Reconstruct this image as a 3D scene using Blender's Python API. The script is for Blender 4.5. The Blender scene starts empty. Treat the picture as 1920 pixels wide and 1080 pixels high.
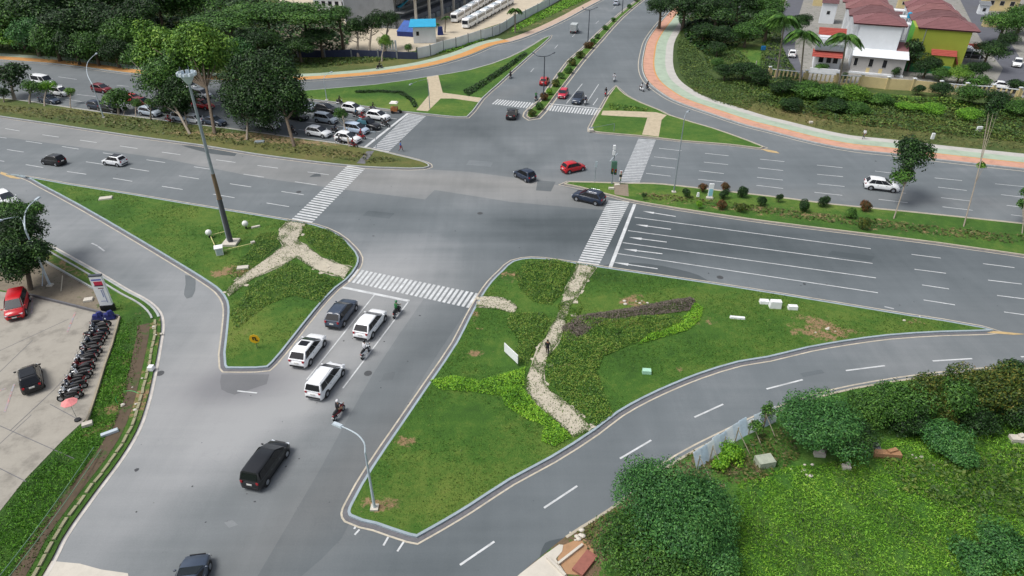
import bpy, bmesh, math, random
import numpy as np
from mathutils import Vector, Matrix
from mathutils.geometry import tessellate_polygon
random.seed(7)
R = np.random.default_rng(11)
sc = bpy.context.scene
rad = math.radians
# ------------------------------------------------------------------ camera
F, CX, CY, H, PITCH = 1223.0, 960.0, 540.0, 38.0, rad(32.63)
cam = bpy.data.cameras.new('camera')
cam.sensor_width = 36.0
cam.lens = F / 1920.0 * 36.0
cam.clip_start, cam.clip_end = 0.5, 6000
camo = bpy.data.objects.new('camera', cam)
sc.collection.objects.link(camo)
camo.location = (0, 0, H)
camo.rotation_euler = (rad(90) - PITCH, 0, 0)
sc.camera = camo
# ------------------------------------------------------------------ sky, sun, exposure
world = bpy.data.worlds.new('World')
sc.world = world
world.use_nodes = True
wn = world.node_tree
sky = wn.nodes.new('ShaderNodeTexSky')
sky.sky_type = 'NISHITA'
sky.sun_disc = False
SUN_EL, SUN_AZ = rad(60), rad(-105)       # azimuth clockwise from +Y
sky.sun_elevation = SUN_EL
sky.sun_rotation = SUN_AZ
sky.air_density, sky.dust_density, sky.ozone_density = 1.0, 4.0, 1.5
bg = wn.nodes['Background']
hs_ = wn.nodes.new('ShaderNodeHueSaturation'); hs_.inputs['Saturation'].default_value = 0.45   # thin cloud greys the blue
wn.links.new(sky.outputs[0], hs_.inputs['Color']); wn.links.new(hs_.outputs[0], bg.inputs[0])
bg.inputs[1].default_value = 0.11
sl = bpy.data.lights.new('sun', 'SUN')
sl.energy = 1.8
sl.angle = rad(26)
sl.color = (1.0, 0.97, 0.92)
slo = bpy.data.objects.new('sun', sl)
sc.collection.objects.link(slo)
d = Vector((math.sin(SUN_AZ) * math.cos(SUN_EL), math.cos(SUN_AZ) * math.cos(SUN_EL), math.sin(SUN_EL)))
slo.rotation_euler = d.to_track_quat('Z', 'Y').to_euler()
slo.location = (0, 0, 120)
vs = sc.view_settings
vs.view_transform = 'Standard'
vs.look = 'None'
vs.exposure = 0.3
vs.gamma = 1.0
vs.use_curve_mapping = False
sc.cycles.max_bounces = 5
sc.cycles.transparent_max_bounces = 4
sc.cycles.use_denoising = True

# ------------------------------------------------------------------ helpers
COS, SIN = math.cos(PITCH), math.sin(PITCH)
def at(px, py, z=0.0):
    """world point at height z on the sight line of photo pixel (px, py)"""
    a, b = (px - CX) / F, (py - CY) / F
    dx, dy, dz = a, COS - b * SIN, -SIN - b * COS
    t = (z - H) / dz
    return Vector((dx * t, dy * t, z))
def pix(p):
    x, y, z = p[0], p[1], p[2] - H
    w = y * COS - z * SIN
    return CX + F * x / w, CY - F * (y * SIN + z * COS) / w
def height_of(base, top_y):
    g = at(*base)
    lo, hi = 0.0, 36.0
    for _ in range(40):
        m = (lo + hi) / 2
        if pix((g.x, g.y, m))[1] > top_y: lo = m
        else: hi = m
    return lo
def mpp(p):
    """metres per photo pixel at a world point"""
    return (p[1] * COS - (p[2] - H) * SIN) / F
def S(r, g=None, b=None):
    if g is None: g = b = r
    f = lambda c: (c / 255) / 12.92 if c <= 10 else ((c / 255 + 0.055) / 1.055) ** 2.4
    return (f(r), f(g), f(b), 1.0)
def link(o, parent=None):
    sc.collection.objects.link(o)
    if parent is not None: o.parent = parent
    return o
def tag(o, label=None, cat=None, group=None, kind=None):
    if label: o['label'] = label
    if cat: o['category'] = cat
    if group: o['group'] = group
    if kind: o['kind'] = kind
    return o
def empty(name, loc=(0, 0, 0), rz=0.0, label=None, cat=None, group=None, kind=None, parent=None):
    o = bpy.data.objects.new(name, None)
    o.empty_display_size = 0.5
    o.location = loc
    o.rotation_euler = (0, 0, rz)
    link(o, parent)
    return tag(o, label, cat, group, kind)
def copy_tree(o, parent=None):
    c = o.copy()
    sc.collection.objects.link(c)
    c.parent = parent
    for ch in list(o.children): copy_tree(ch, c)
    return c
def mobj(name, verts, faces, mat=None, parent=None, smooth=False):
    me = bpy.data.meshes.new(name)
    me.from_pydata([tuple(v) for v in verts], [], faces)
    if mat: me.materials.append(mat)
    if smooth: me.polygons.foreach_set('use_smooth', [True] * len(me.polygons))
    return link(bpy.data.objects.new(name, me), parent)

# ---- materials
MATS = {}
class NT:
    def __init__(s, name):
        s.m = bpy.data.materials.new(name)
        s.m.use_nodes = True
        s.t = s.m.node_tree
        s.b = s.t.nodes['Principled BSDF']
        s.co = None
    def n(s, kind, **kw):
        x = s.t.nodes.new('ShaderNode' + kind)
        for k, v in kw.items(): setattr(x, k, v)
        return x
    def l(s, a, b): s.t.links.new(a, b)
    def coord(s):
        if s.co is None: s.co = s.n('TexCoord').outputs['Object']
        return s.co
    def noise(s, scale, detail=4, rough=0.55, stretch=None, rot=0, dist=0):
        v = s.coord()
        if stretch:
            mp = s.n('Mapping'); s.l(v, mp.inputs[0])
            mp.inputs['Scale'].default_value = stretch
            mp.inputs['Rotation'].default_value = (0, 0, rot)
            v = mp.outputs[0]
        x = s.n('TexNoise'); s.l(v, x.inputs['Vector'])
        x.inputs['Scale'].default_value = scale
        x.inputs['Detail'].default_value = detail
        x.inputs['Roughness'].default_value = rough
        x.inputs['Distortion'].default_value = dist
        return x.outputs['Fac']
    def ramp(s, fac, stops):
        x = s.n('ValToRGB'); s.l(fac, x.inputs[0])
        e = x.color_ramp.elements
        while len(e) < len(stops): e.new(0.5)
        for i, (p, c) in enumerate(stops):
            e[i].position = p
            e[i].color = c if len(c) == 4 else (*c, 1)
        return x.outputs[0]
    def mix(s, fac, a, b, mode='MIX'):
        x = s.n('MixRGB', blend_type=mode)
        for i, v in enumerate((fac, a, b)):
            if hasattr(v, 'is_linked') or isinstance(v, bpy.types.NodeSocket): s.l(v, x.inputs[i])
            else: x.inputs[i].default_value = v
        return x.outputs[0]
    def math(s, op, a, b=0.0, clamp=False):
        x = s.n('Math', operation=op, use_clamp=clamp)
        for i, v in enumerate((a, b)):
            if isinstance(v, bpy.types.NodeSocket): s.l(v, x.inputs[i])
            else: x.inputs[i].default_value = v
        return x.outputs[0]
    def attr(s, name):
        x = s.n('Attribute', attribute_name=name)
        sp = s.n('SeparateColor'); s.l(x.outputs['Color'], sp.inputs[0])
        return sp.outputs
    def base(s, c, rough=0.8, bump=None, strength=0.3, dist=0.05):
        if isinstance(c, bpy.types.NodeSocket): s.l(c, s.b.inputs['Base Color'])
        else: s.b.inputs['Base Color'].default_value = c
        s.b.inputs['Roughness'].default_value = rough
        if bump is not None:
            x = s.n('Bump'); s.l(bump, x.inputs['Height'])
            x.inputs['Strength'].default_value = strength
            x.inputs['Distance'].default_value = dist
            s.l(x.outputs[0], s.b.inputs['Normal'])
        return s.m
def mul(c, k): return (c[0] * k, c[1] * k, c[2] * k, 1)
def plain(name, col, rough=0.6, var=0.12, scale=3.0, metal=0.0, coat=0.0, bump=0.0):
    if name in MATS: return MATS[name]
    t = NT(name)
    n = t.noise(scale, 4)
    c = t.ramp(n, [(0.3, mul(col, 1 - var)), (0.7, mul(col, 1 + var))])
    m = t.base(c, rough, t.noise(scale * 8, 3) if bump else None, bump)
    t.b.inputs['Metallic'].default_value = metal
    t.b.inputs['Coat Weight'].default_value = coat
    MATS[name] = m
    return m
def leafmat(name, cols, rough=0.55, patch=None):
    """colour varies from leaf to leaf and, slowly, from clump to clump"""
    if name in MATS: return MATS[name]
    t = NT(name)
    g = t.n('NewGeometry')
    n = t.noise(patch or 0.35, 3)
    a = t.math('ADD', t.math('MULTIPLY', g.outputs['Random Per Island'], 0.55), t.math('MULTIPLY', n, 0.75))
    a = t.math('SUBTRACT', a, 0.15)
    k = len(cols)
    c = t.ramp(a, [(0.08 + 0.84 * i / (k - 1), cols[i]) for i in range(k)])
    m = t.base(c, rough)
    t.b.inputs['Specular IOR Level'].default_value = 0.3
    t.b.inputs['Subsurface Weight'].default_value = 0.0
    MATS[name] = m
    return m
# ---- geometry builders
class MB:
    def __init__(s): s.v, s.f, s.mi = [], [], []
    def add(s, vs, fs, mi=0):
        k = len(s.v)
        s.v += [tuple(v) for v in vs]
        s.f += [tuple(i + k for i in f) for f in fs]
        s.mi += [mi] * len(fs)
    def box(s, c, size, rz=0.0, mi=0, taper=1.0):
        hx, hy, hz = size[0] / 2, size[1] / 2, size[2] / 2
        ca, sa = math.cos(rz), math.sin(rz)
        vs = []
        for z in (-hz, hz):
            k = taper if z > 0 else 1.0
            for x, y in ((-hx, -hy), (hx, -hy), (hx, hy), (-hx, hy)):
                x, y = x * k, y * k
                vs.append((c[0] + x * ca - y * sa, c[1] + x * sa + y * ca, c[2] + z))
        s.add(vs, [(3, 2, 1, 0), (4, 5, 6, 7), (0, 1, 5, 4), (1, 2, 6, 5), (2, 3, 7, 6), (3, 0, 4, 7)], mi)
    def tube(s, pts, rs, n=8, mi=0, cap=True):
        pts = [Vector(p) for p in pts]
        if not hasattr(rs, '__len__'): rs = [rs] * len(pts)
        rings = []
        for i, p in enumerate(pts):
            a = pts[max(i - 1, 0)]; b = pts[min(i + 1, len(pts) - 1)]
            t = (b - a).normalized() if (b - a).length > 1e-9 else Vector((0, 0, 1))
            u = t.cross(Vector((0, 1, 0)) if abs(t.y) < 0.9 else Vector((1, 0, 0))).normalized()
            w = t.cross(u)
            rings.append([p + (u * math.cos(2 * math.pi * k / n) + w * math.sin(2 * math.pi * k / n)) * rs[i] for k in range(n)])
        vs = [v for r in rings for v in r]
        fs = []
        for i in range(len(pts) - 1):
            for k in range(n):
                fs.append((i * n + k, i * n + (k + 1) % n, (i + 1) * n + (k + 1) % n, (i + 1) * n + k))
        if cap:
            fs.append(tuple(reversed(range(n))))
            fs.append(tuple((len(pts) - 1) * n + k for k in range(n)))
        s.add(vs, fs, mi)
    def slab(s, quad, th, mi=0):
        """a plate of thickness th laid outwards on the polygon quad"""
        q = [Vector(p) for p in quad]
        nrm = (q[1] - q[0]).cross(q[2] - q[0]).normalized() * th
        n = len(q)
        vs = q + [p + nrm for p in q]
        fs = [tuple(reversed(range(n))), tuple(range(n, 2 * n))] + [(i, (i + 1) % n, n + (i + 1) % n, n + i) for i in range(n)]
        s.add(vs, fs, mi)
    def prism(s, poly, z0, z1, mi=0):
        n = len(poly)
        a = sum(poly[i][0] * poly[(i + 1) % n][1] - poly[(i + 1) % n][0] * poly[i][1] for i in range(n))
        if a < 0: poly = poly[::-1]
        vs = [(p[0], p[1], z0) for p in poly] + [(p[0], p[1], z1) for p in poly]
        fs = [tuple(reversed(range(n))), tuple(range(n, 2 * n))] + [(i, (i + 1) % n, n + (i + 1) % n, n + i) for i in range(n)]
        s.add(vs, fs, mi)
    def ball(s, c, r, n=10, m=6, mi=0, zmin=-1.0):
        c = Vector(c); r = Vector(r) if hasattr(r, '__len__') else Vector((r, r, r))
        vs, fs = [], []
        for i in range(m + 1):
            ph = math.pi * i / m
            for k in range(n):
                a = 2 * math.pi * k / n
                vs.append((c.x + r.x * math.sin(ph) * math.cos(a), c.y + r.y * math.sin(ph) * math.sin(a), c.z + r.z * max(math.cos(ph), zmin)))
        for i in range(m):
            for k in range(n):
                fs.append((i * n + k, (i + 1) * n + k, (i + 1) * n + (k + 1) % n, i * n + (k + 1) % n))
        s.add(vs, fs, mi)
    def build(s, name, mats, parent=None, smooth=False):
        me = bpy.data.meshes.new(name)
        me.from_pydata(s.v, [], s.f)
        for m in (mats if isinstance(mats, (list, tuple)) else [mats]): me.materials.append(m)
        if any(s.mi): me.polygons.foreach_set('material_index', s.mi)
        if smooth:
            me.polygons.foreach_set('use_smooth', [True] * len(me.polygons))
            try: me.set_sharp_from_angle(angle=rad(40))
            except Exception: pass
        return link(bpy.data.objects.new(name, me), parent)
def area2(p): return sum(p[i][0] * p[(i + 1) % len(p)][1] - p[(i + 1) % len(p)][0] * p[i][1] for i in range(len(p)))
def W(pts, z=0.0): return [at(x, y, z).to_2d() for x, y in pts]
def smooth_line(p, k=3, closed=True, sharp=0.9):
    """Catmull-Rom through p, corners sharper than `sharp` rad kept"""
    n = len(p); out = []
    rng = range(n) if closed else range(n - 1)
    def corner(i):
        if not closed and (i == 0 or i == n - 1): return True
        a = p[i] - p[i - 1]; b = p[(i + 1) % n] - p[i]
        return a.angle(b, 0) > sharp
    for i in rng:
        p1, p2 = p[i], p[(i + 1) % n]
        p0 = p1 - (p2 - p1) if corner(i) else p[i - 1]
        p3 = p2 + (p2 - p1) if corner((i + 1) % n) else p[(i + 2) % n]
        L = (p2 - p1).length
        # keep tangents proportional to this segment
        t1 = ((p2 - p1) / L + (p1 - p0) / max((p1 - p0).length, 1e-6)).normalized() * L
        t2 = ((p3 - p2) / max((p3 - p2).length, 1e-6) + (p2 - p1) / L).normalized() * L
        for j in range(k):
            t = j / k
            out.append(p1 * (2 * t**3 - 3 * t**2 + 1) + t1 * (t**3 - 2 * t**2 + t) + p2 * (-2 * t**3 + 3 * t**2) + t2 * (t**3 - t**2))
    if not closed: out.append(p[-1].copy())
    return out
def offset(p, d, closed=True):
    """shift polyline to its left by d"""
    n = len(p); out = []
    for i in range(n):
        a = p[i] - p[i - 1] if (closed or i > 0) else p[1] - p[0]
        b = p[(i + 1) % n] - p[i] if (closed or i < n - 1) else a
        na = Vector((-a.y, a.x)).normalized(); nb = Vector((-b.y, b.x)).normalized()
        m = na + nb
        if m.length < 1e-6: m = na
        m.normalize()
        out.append(p[i] + m * (d / max(m.dot(na), 0.45)))
    return out
def ribbon(name, p, d0, d1, z0, z1, mat, closed=True, parent=None, kind=None, label=None):
    """strip between left-offsets d0 < d1 from z0 up to z1 (top and both sides)"""
    a, b = offset(p, d0, closed), offset(p, d1, closed)
    n = len(p); vs = []
    for i in range(n): vs += [(a[i].x, a[i].y, z0), (a[i].x, a[i].y, z1), (b[i].x, b[i].y, z1), (b[i].x, b[i].y, z0)]
    fs = []
    for i in range(n if closed else n - 1):
        j = (i + 1) % n
        for k in range(3): fs.append((4 * i + k, 4 * j + k, 4 * j + k + 1, 4 * i + k + 1))
    o = mobj(name, vs, fs, mat, parent)
    bm = bmesh.new(); bm.from_mesh(o.data); bmesh.ops.recalc_face_normals(bm, faces=bm.faces)
    if sum(f.normal.z for f in bm.faces) < 0: bmesh.ops.reverse_faces(bm, faces=bm.faces)
    bm.to_mesh(o.data); bm.free()
    return tag(o, label, kind=kind)
def sheet(name, p, z, mat, parent=None, kind='structure', cell=None, field=None, label=None):
    """flat sheet inside polygon p; optional fine cells carrying a colour attribute from field(x, y)"""
    if area2(p) < 0: p = p[::-1]
    pts = [Vector((q[0], q[1], 0)) for q in p]
    tris = tessellate_polygon([pts])
    bm = bmesh.new()
    bv = [bm.verts.new((q.x, q.y, z)) for q in pts]
    for t in tris:
        try: bm.faces.new([bv[i] for i in t])
        except ValueError: pass
    bmesh.ops.recalc_face_normals(bm, faces=bm.faces)
    if sum(f.normal.z * f.calc_area() for f in bm.faces) < 0: bmesh.ops.reverse_faces(bm, faces=bm.faces)
    if cell:
        for _ in range(9):
            es = [e for e in bm.edges if e.calc_length() > cell]
            if not es: break
            bmesh.ops.subdivide_edges(bm, edges=es, cuts=1, use_grid_fill=False)
            bmesh.ops.triangulate(bm, faces=[f for f in bm.faces if len(f.verts) > 3])
    me = bpy.data.meshes.new(name)
    bm.to_mesh(me); bm.free()
    me.materials.append(mat)
    o = link(bpy.data.objects.new(name, me), parent)
    if field: paint(me, field)
    return tag(o, label, kind=kind)
def paint(me, field):
    n = len(me.vertices)
    co = np.empty(n * 3, dtype=np.float32); me.vertices.foreach_get('co', co); co = co.reshape(-1, 3)
    col = np.ones((n, 4), dtype=np.float32)
    col[:, :3] = field(co[:, 0], co[:, 1])
    at_ = me.color_attributes.new('field', 'FLOAT_COLOR', 'POINT')
    at_.data.foreach_set('color', col.ravel())
def blobs(lst):
    """lst: (px, py, radius along m, radius across m, angle deg, channel, value)"""
    prep = [(at(px, py), ra, rb, rad(an), ch, v) for px, py, ra, rb, an, ch, v in lst]
    def f(x, y):
        out = np.zeros((len(x), 3), dtype=np.float32) + 0.5
        for p, ra, rb, an, ch, v in prep:
            dx, dy = x - p.x, y - p.y
            u = (dx * math.cos(an) + dy * math.sin(an)) / ra
            w = (-dx * math.sin(an) + dy * math.cos(an)) / rb
            out[:, ch] += v * np.exp(-(u * u + w * w))
        return np.clip(out, 0, 1)
    return f
def quads_mesh(name, C, N, size, mat, parent=None, aspect=0.5, extra=None):
    """one pointed leaf (two triangles, slightly folded) per centre, facing N"""
    n = len(C)
    C = np.asarray(C, float); N = np.asarray(N, float)
    N /= np.linalg.norm(N, axis=1, keepdims=True) + 1e-9
    r = R.normal(size=(n, 3))
    U = np.cross(N, r); U /= np.linalg.norm(U, axis=1, keepdims=True) + 1e-9
    V = np.cross(N, U)
    s = np.broadcast_to(np.asarray(size, float), (n,))[:, None] * R.uniform(0.7, 1.3, (n, 1))
    v = np.empty((n, 4, 3))
    v[:, 0] = C - U * s; v[:, 1] = C - V * s * aspect + N * s * 0.12
    v[:, 2] = C + U * s; v[:, 3] = C + V * s * aspect + N * s * 0.12
    me = bpy.data.meshes.new(name)
    me.vertices.add(4 * n); me.vertices.foreach_set('co', v.astype(np.float32).ravel())
    me.loops.add(4 * n); me.loops.foreach_set('vertex_index', np.arange(4 * n, dtype=np.int32))
    me.polygons.add(n)
    me.polygons.foreach_set('loop_start', np.arange(0, 4 * n, 4, dtype=np.int32))
    me.polygons.foreach_set('loop_total', np.full(n, 4, dtype=np.int32))
    me.update(calc_edges=True)
    me.materials.append(mat)
    return link(bpy.data.objects.new(name, me), parent)
def inside(poly, x, y):
    n = len(poly); r = np.zeros(len(x), bool)
    px = np.array([p[0] for p in poly]); py = np.array([p[1] for p in poly])
    j = n - 1
    for i in range(n):
        c = ((py[i] > y) != (py[j] > y)) & (x < (px[j] - px[i]) * (y - py[i]) / (py[j] - py[i] + 1e-12) + px[i])
        r ^= c; j = i
    return r
def pts_in(poly, n):
    px = [p[0] for p in poly]; py = [p[1] for p in poly]
    X = np.empty(0); Y = np.empty(0)
    while len(X) < n:
        x = R.uniform(min(px), max(px), 4 * n + 50); y = R.uniform(min(py), max(py), 4 * n + 50)
        k = inside(poly, x, y); X = np.append(X, x[k]); Y = np.append(Y, y[k])
    return X[:n], Y[:n]
def lump(x, y, s, seed=0):
    """cheap smooth random height field 0..1"""
    r = np.random.default_rng(seed); out = 0
    for k in range(7):
        a = r.uniform(0, 6.28); f = s * r.uniform(0.6, 1.8)
        out = out + np.sin(f * (x * math.cos(a) + y * math.sin(a)) + r.uniform(0, 6.28))
    return np.clip(0.5 + out / 7, 0, 1)
def edge_dist(poly, x, y):
    d = np.full(len(x), 1e9)
    for i in range(len(poly)):
        a, b = poly[i - 1], poly[i]
        ux, uy = b[0] - a[0], b[1] - a[1]; L = ux * ux + uy * uy + 1e-9
        t = np.clip(((x - a[0]) * ux + (y - a[1]) * uy) / L, 0, 1)
        d = np.minimum(d, np.hypot(x - a[0] - t * ux, y - a[1] - t * uy))
    return d
def groundcover(name, px, dens, h, leaf, mat, z=0.14, label=None, cat=None, kind='stuff', group=None, seed=1, lumps=0.9, up=1.2, parent=None, poly=None, aspect=0.5, gap=0.0):
    """leaves over a lumpy bed: each leaf on the bed's surface or a little under it"""
    poly = poly or W(px)
    A = abs(area2(poly)) / 2
    n = max(30, int(A * dens))
    x, y = pts_in(poly, n)
    e = np.clip(edge_dist(poly, x, y) / (h * 1.2 + 0.15), 0.12, 1) ** 0.6
    hh = h * (0.35 + 0.65 * lump(x, y, lumps, seed)) * (0.75 + 0.25 * lump(x, y, lumps * 4, seed + 1)) * e
    zz = z + hh * R.uniform(0.45, 1.0, n) ** 0.5 + 0.02
    N = R.normal(size=(n, 3)); N[:, 2] = np.abs(N[:, 2]) + up
    P = np.column_stack([x, y, zz])
    if gap:
        k = lump(x, y, lumps * 2.3, seed + 7) + R.uniform(-.22, .22, n) > gap
        P, N = P[k], N[k]
    o = quads_mesh(name, P, N, leaf * R.choice([.7, 1, 1, 1.5], len(P)), mat, parent, aspect=aspect)
    return tag(o, label, cat, group, kind)
# ------------------------------------------------------------------ surface materials
def asphalt_mat():
    t = NT('asphalt')
    f = t.attr('field')
    n1 = t.noise(0.09, 5, 0.6)
    st = t.noise(0.5, 5, 0.65, stretch=(0.05, 1.5, 1), rot=rad(3))
    st2 = t.noise(0.5, 5, 0.65, stretch=(1.4, 0.05, 1), rot=rad(35))
    fine = t.noise(9, 3, 0.7)
    a = t.math('ADD', f[0], t.math('MULTIPLY', t.math('SUBTRACT', n1, 0.5), 0.6))
    a = t.math('ADD', a, t.math('MULTIPLY', t.math('SUBTRACT', st, 0.5), 0.24))
    a = t.math('ADD', a, t.math('MULTIPLY', t.math('SUBTRACT', st2, 0.5), 0.2))
    a = t.math('ADD', a, t.math('MULTIPLY', t.math('SUBTRACT', fine, 0.5), 0.22), clamp=True)
    cool = t.ramp(a, [(0.0, S(74, 82, 86)), (0.5, S(108, 115, 119)), (1.0, S(152, 155, 158))])
    warm = t.ramp(a, [(0.0, S(92, 94, 95)), (0.5, S(128, 129, 128)), (1.0, S(162, 161, 159))])
    c = t.mix(f[1], cool, warm)
    spots = t.ramp(t.noise(1.1, 5, 0.75), [(0.27, (0.55, 0.55, 0.55, 1)), (0.33, (1, 1, 1, 1))])
    c = t.mix(1.0, c, spots, 'MULTIPLY')
    # a few thin cracks sealed with tar
    cr = t.n('TexVoronoi', feature='DISTANCE_TO_EDGE'); cr.inputs['Scale'].default_value = 0.045
    wv = t.n('VectorMath', operation='ADD')
    nz = t.n('TexNoise'); nz.inputs['Scale'].default_value = 0.6; t.l(t.coord(), nz.inputs['Vector'])
    sc_ = t.n('VectorMath', operation='SCALE'); t.l(nz.outputs['Color'], sc_.inputs[0]); sc_.inputs['Scale'].default_value = 4.0
    t.l(t.coord(), wv.inputs[0]); t.l(sc_.outputs[0], wv.inputs[1]); t.l(wv.outputs[0], cr.inputs['Vector'])
    crk = t.ramp(cr.outputs['Distance'], [(0.0, (0.8, 0.8, 0.8, 1)), (0.0026, (1, 1, 1, 1))])
    c = t.mix(0.22, c, crk, 'MULTIPLY')
    dk = t.ramp(f[2], [(0.5, (1, 1, 1, 1)), (1.0, (0.62, 0.62, 0.65, 1))])
    c = t.mix(1.0, c, dk, 'MULTIPLY')
    return t.base(c, 0.82, t.noise(40, 2), 0.25, 0.02)
M_ASPH = asphalt_mat()
def grass_mat(name, g1, g2, g3, dirt, dthr=0.66):
    """field: 0 dirt, 1 dryness, 2 lushness"""
    t = NT(name)
    f = t.attr('field')
    n1 = t.noise(0.16, 5, 0.6); n2 = t.noise(1.1, 6, 0.7); n3 = t.noise(7, 4, 0.7)
    a = t.math('ADD', t.math('MULTIPLY', n1, 0.45), t.math('MULTIPLY', n2, 0.40))
    a = t.math('ADD', a, t.math('MULTIPLY', n3, 0.35))
    a = t.math('ADD', a, t.math('SUBTRACT', t.math('MULTIPLY', f[1], 0.8), 0.50))
    a = t.math('SUBTRACT', a, t.math('SUBTRACT', t.math('MULTIPLY', f[2], 0.6), 0.30))
    c = t.ramp(a, [(0.22, g1), (0.46, g2), (0.66, g3), (0.9, mul(dirt, 0.75))])
    dd = t.math('ADD', f[0], t.math('MULTIPLY', t.math('SUBTRACT', t.noise(0.75, 8, 0.8), 0.5), 1.9))
    dm = t.ramp(dd, [(dthr, (0, 0, 0, 1)), (dthr + 0.14, (1, 1, 1, 1))])
    dc = t.mix(t.noise(3, 5, 0.7), mul(dirt, 0.6), mul(dirt, 1.35))
    c = t.mix(dm, c, dc)
    return t.base(c, 0.95, t.noise(9, 5, 0.75), 0.9, 0.12)
M_LAWN = grass_mat('lawn_grass', S(36, 70, 18), S(64, 104, 28), S(106, 126, 50), S(150, 124, 92), 0.86)
M_DRY = grass_mat('verge_grass', S(40, 62, 26), S(70, 90, 38), S(106, 106, 56), S(150, 128, 96), 0.84)
M_SCRUB = grass_mat('scrub_soil', S(36, 66, 22), S(62, 108, 32), S(96, 130, 50), S(120, 100, 78), 0.9)
def stone_mat(name, col, green=0.0, scale=2.5, dark=0.5):
    t = NT(name)
    n = t.noise(scale, 6, 0.7)
    c = t.ramp(n, [(0.25, mul(col, 1 - dark)), (0.5, col), (0.75, mul(col, 1.15))])
    c = t.mix(t.math('MULTIPLY', t.noise(12, 3, 0.7), 0.3), c, mul(col, 0.6))
    if green:
        g = t.ramp(t.math('ADD', t.noise(0.8, 6, 0.8), 0.0), [(1 - green, (0, 0, 0, 1)), (1 - green + 0.05, (1, 1, 1, 1))])
        c = t.mix(g, c, S(66, 84, 40))
    return t.base(c, 0.9, t.noise(scale * 8, 4), 0.5, 0.03)
M_KERB = stone_mat('kerb_concrete', S(176, 180, 180), dark=0.3, scale=0.9)
M_KERBBLUE = stone_mat('kerb_pale_blue', S(158, 172, 180), dark=0.25, scale=0.9)
M_KERBTAN = stone_mat('kerb_tan', S(186, 178, 160), dark=0.3, scale=0.7)
M_GUTTER = stone_mat('gutter_concrete', S(112, 112, 116), dark=0.35)
M_PATH = stone_mat('path_stone', S(190, 182, 164), green=0.40, scale=1.3, dark=0.35)
M_CONC = stone_mat('lot_concrete', S(162, 157, 147), scale=0.4, dark=0.55)
M_CONCPALE = stone_mat('apron_concrete', S(206, 200, 188), scale=0.5, dark=0.15)
M_SOIL = stone_mat('bare_soil', S(140, 112, 88), green=0.35, scale=1.2, dark=0.35)
M_SOILDK = stone_mat('ditch_soil', S(92, 78, 62), green=0.44, scale=1.5, dark=0.4)
def paint_mat(name, col, wear=0.35):
    t = NT(name)
    w = t.ramp(t.noise(3.0, 6, 0.8), [(wear - 0.06, (0.0,) * 3), (wear + 0.06, (1.0,) * 3)])
    w2 = t.ramp(t.noise(0.9, 6, 0.7), [(0.3, (0.6,) * 3), (0.7, (1.0,) * 3)])
    c = t.mix(w, S(150, 154, 160), t.mix(1.0, col, w2, 'MULTIPLY'))
    return t.base(c, 0.6)
M_WHITE = paint_mat('road_paint', S(222, 225, 226), 0.385)
M_WORN = paint_mat('worn_road_paint', S(205, 208, 210), 0.44)
M_EDGE = paint_mat('edge_line_paint', S(212, 202, 182), 0.40)
M_ORANGE = stone_mat('orange_paving', S(206, 152, 92), scale=0.6, dark=0.18)
M_SALMON = stone_mat('salmon_paving', S(204, 156, 134), scale=0.6, dark=0.35)
M_MINT = stone_mat('green_paving', S(168, 184, 164), scale=0.5, dark=0.3)
M_GREYPAVE = stone_mat('grey_paving', S(190, 188, 182), scale=0.5, dark=0.2)

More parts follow.
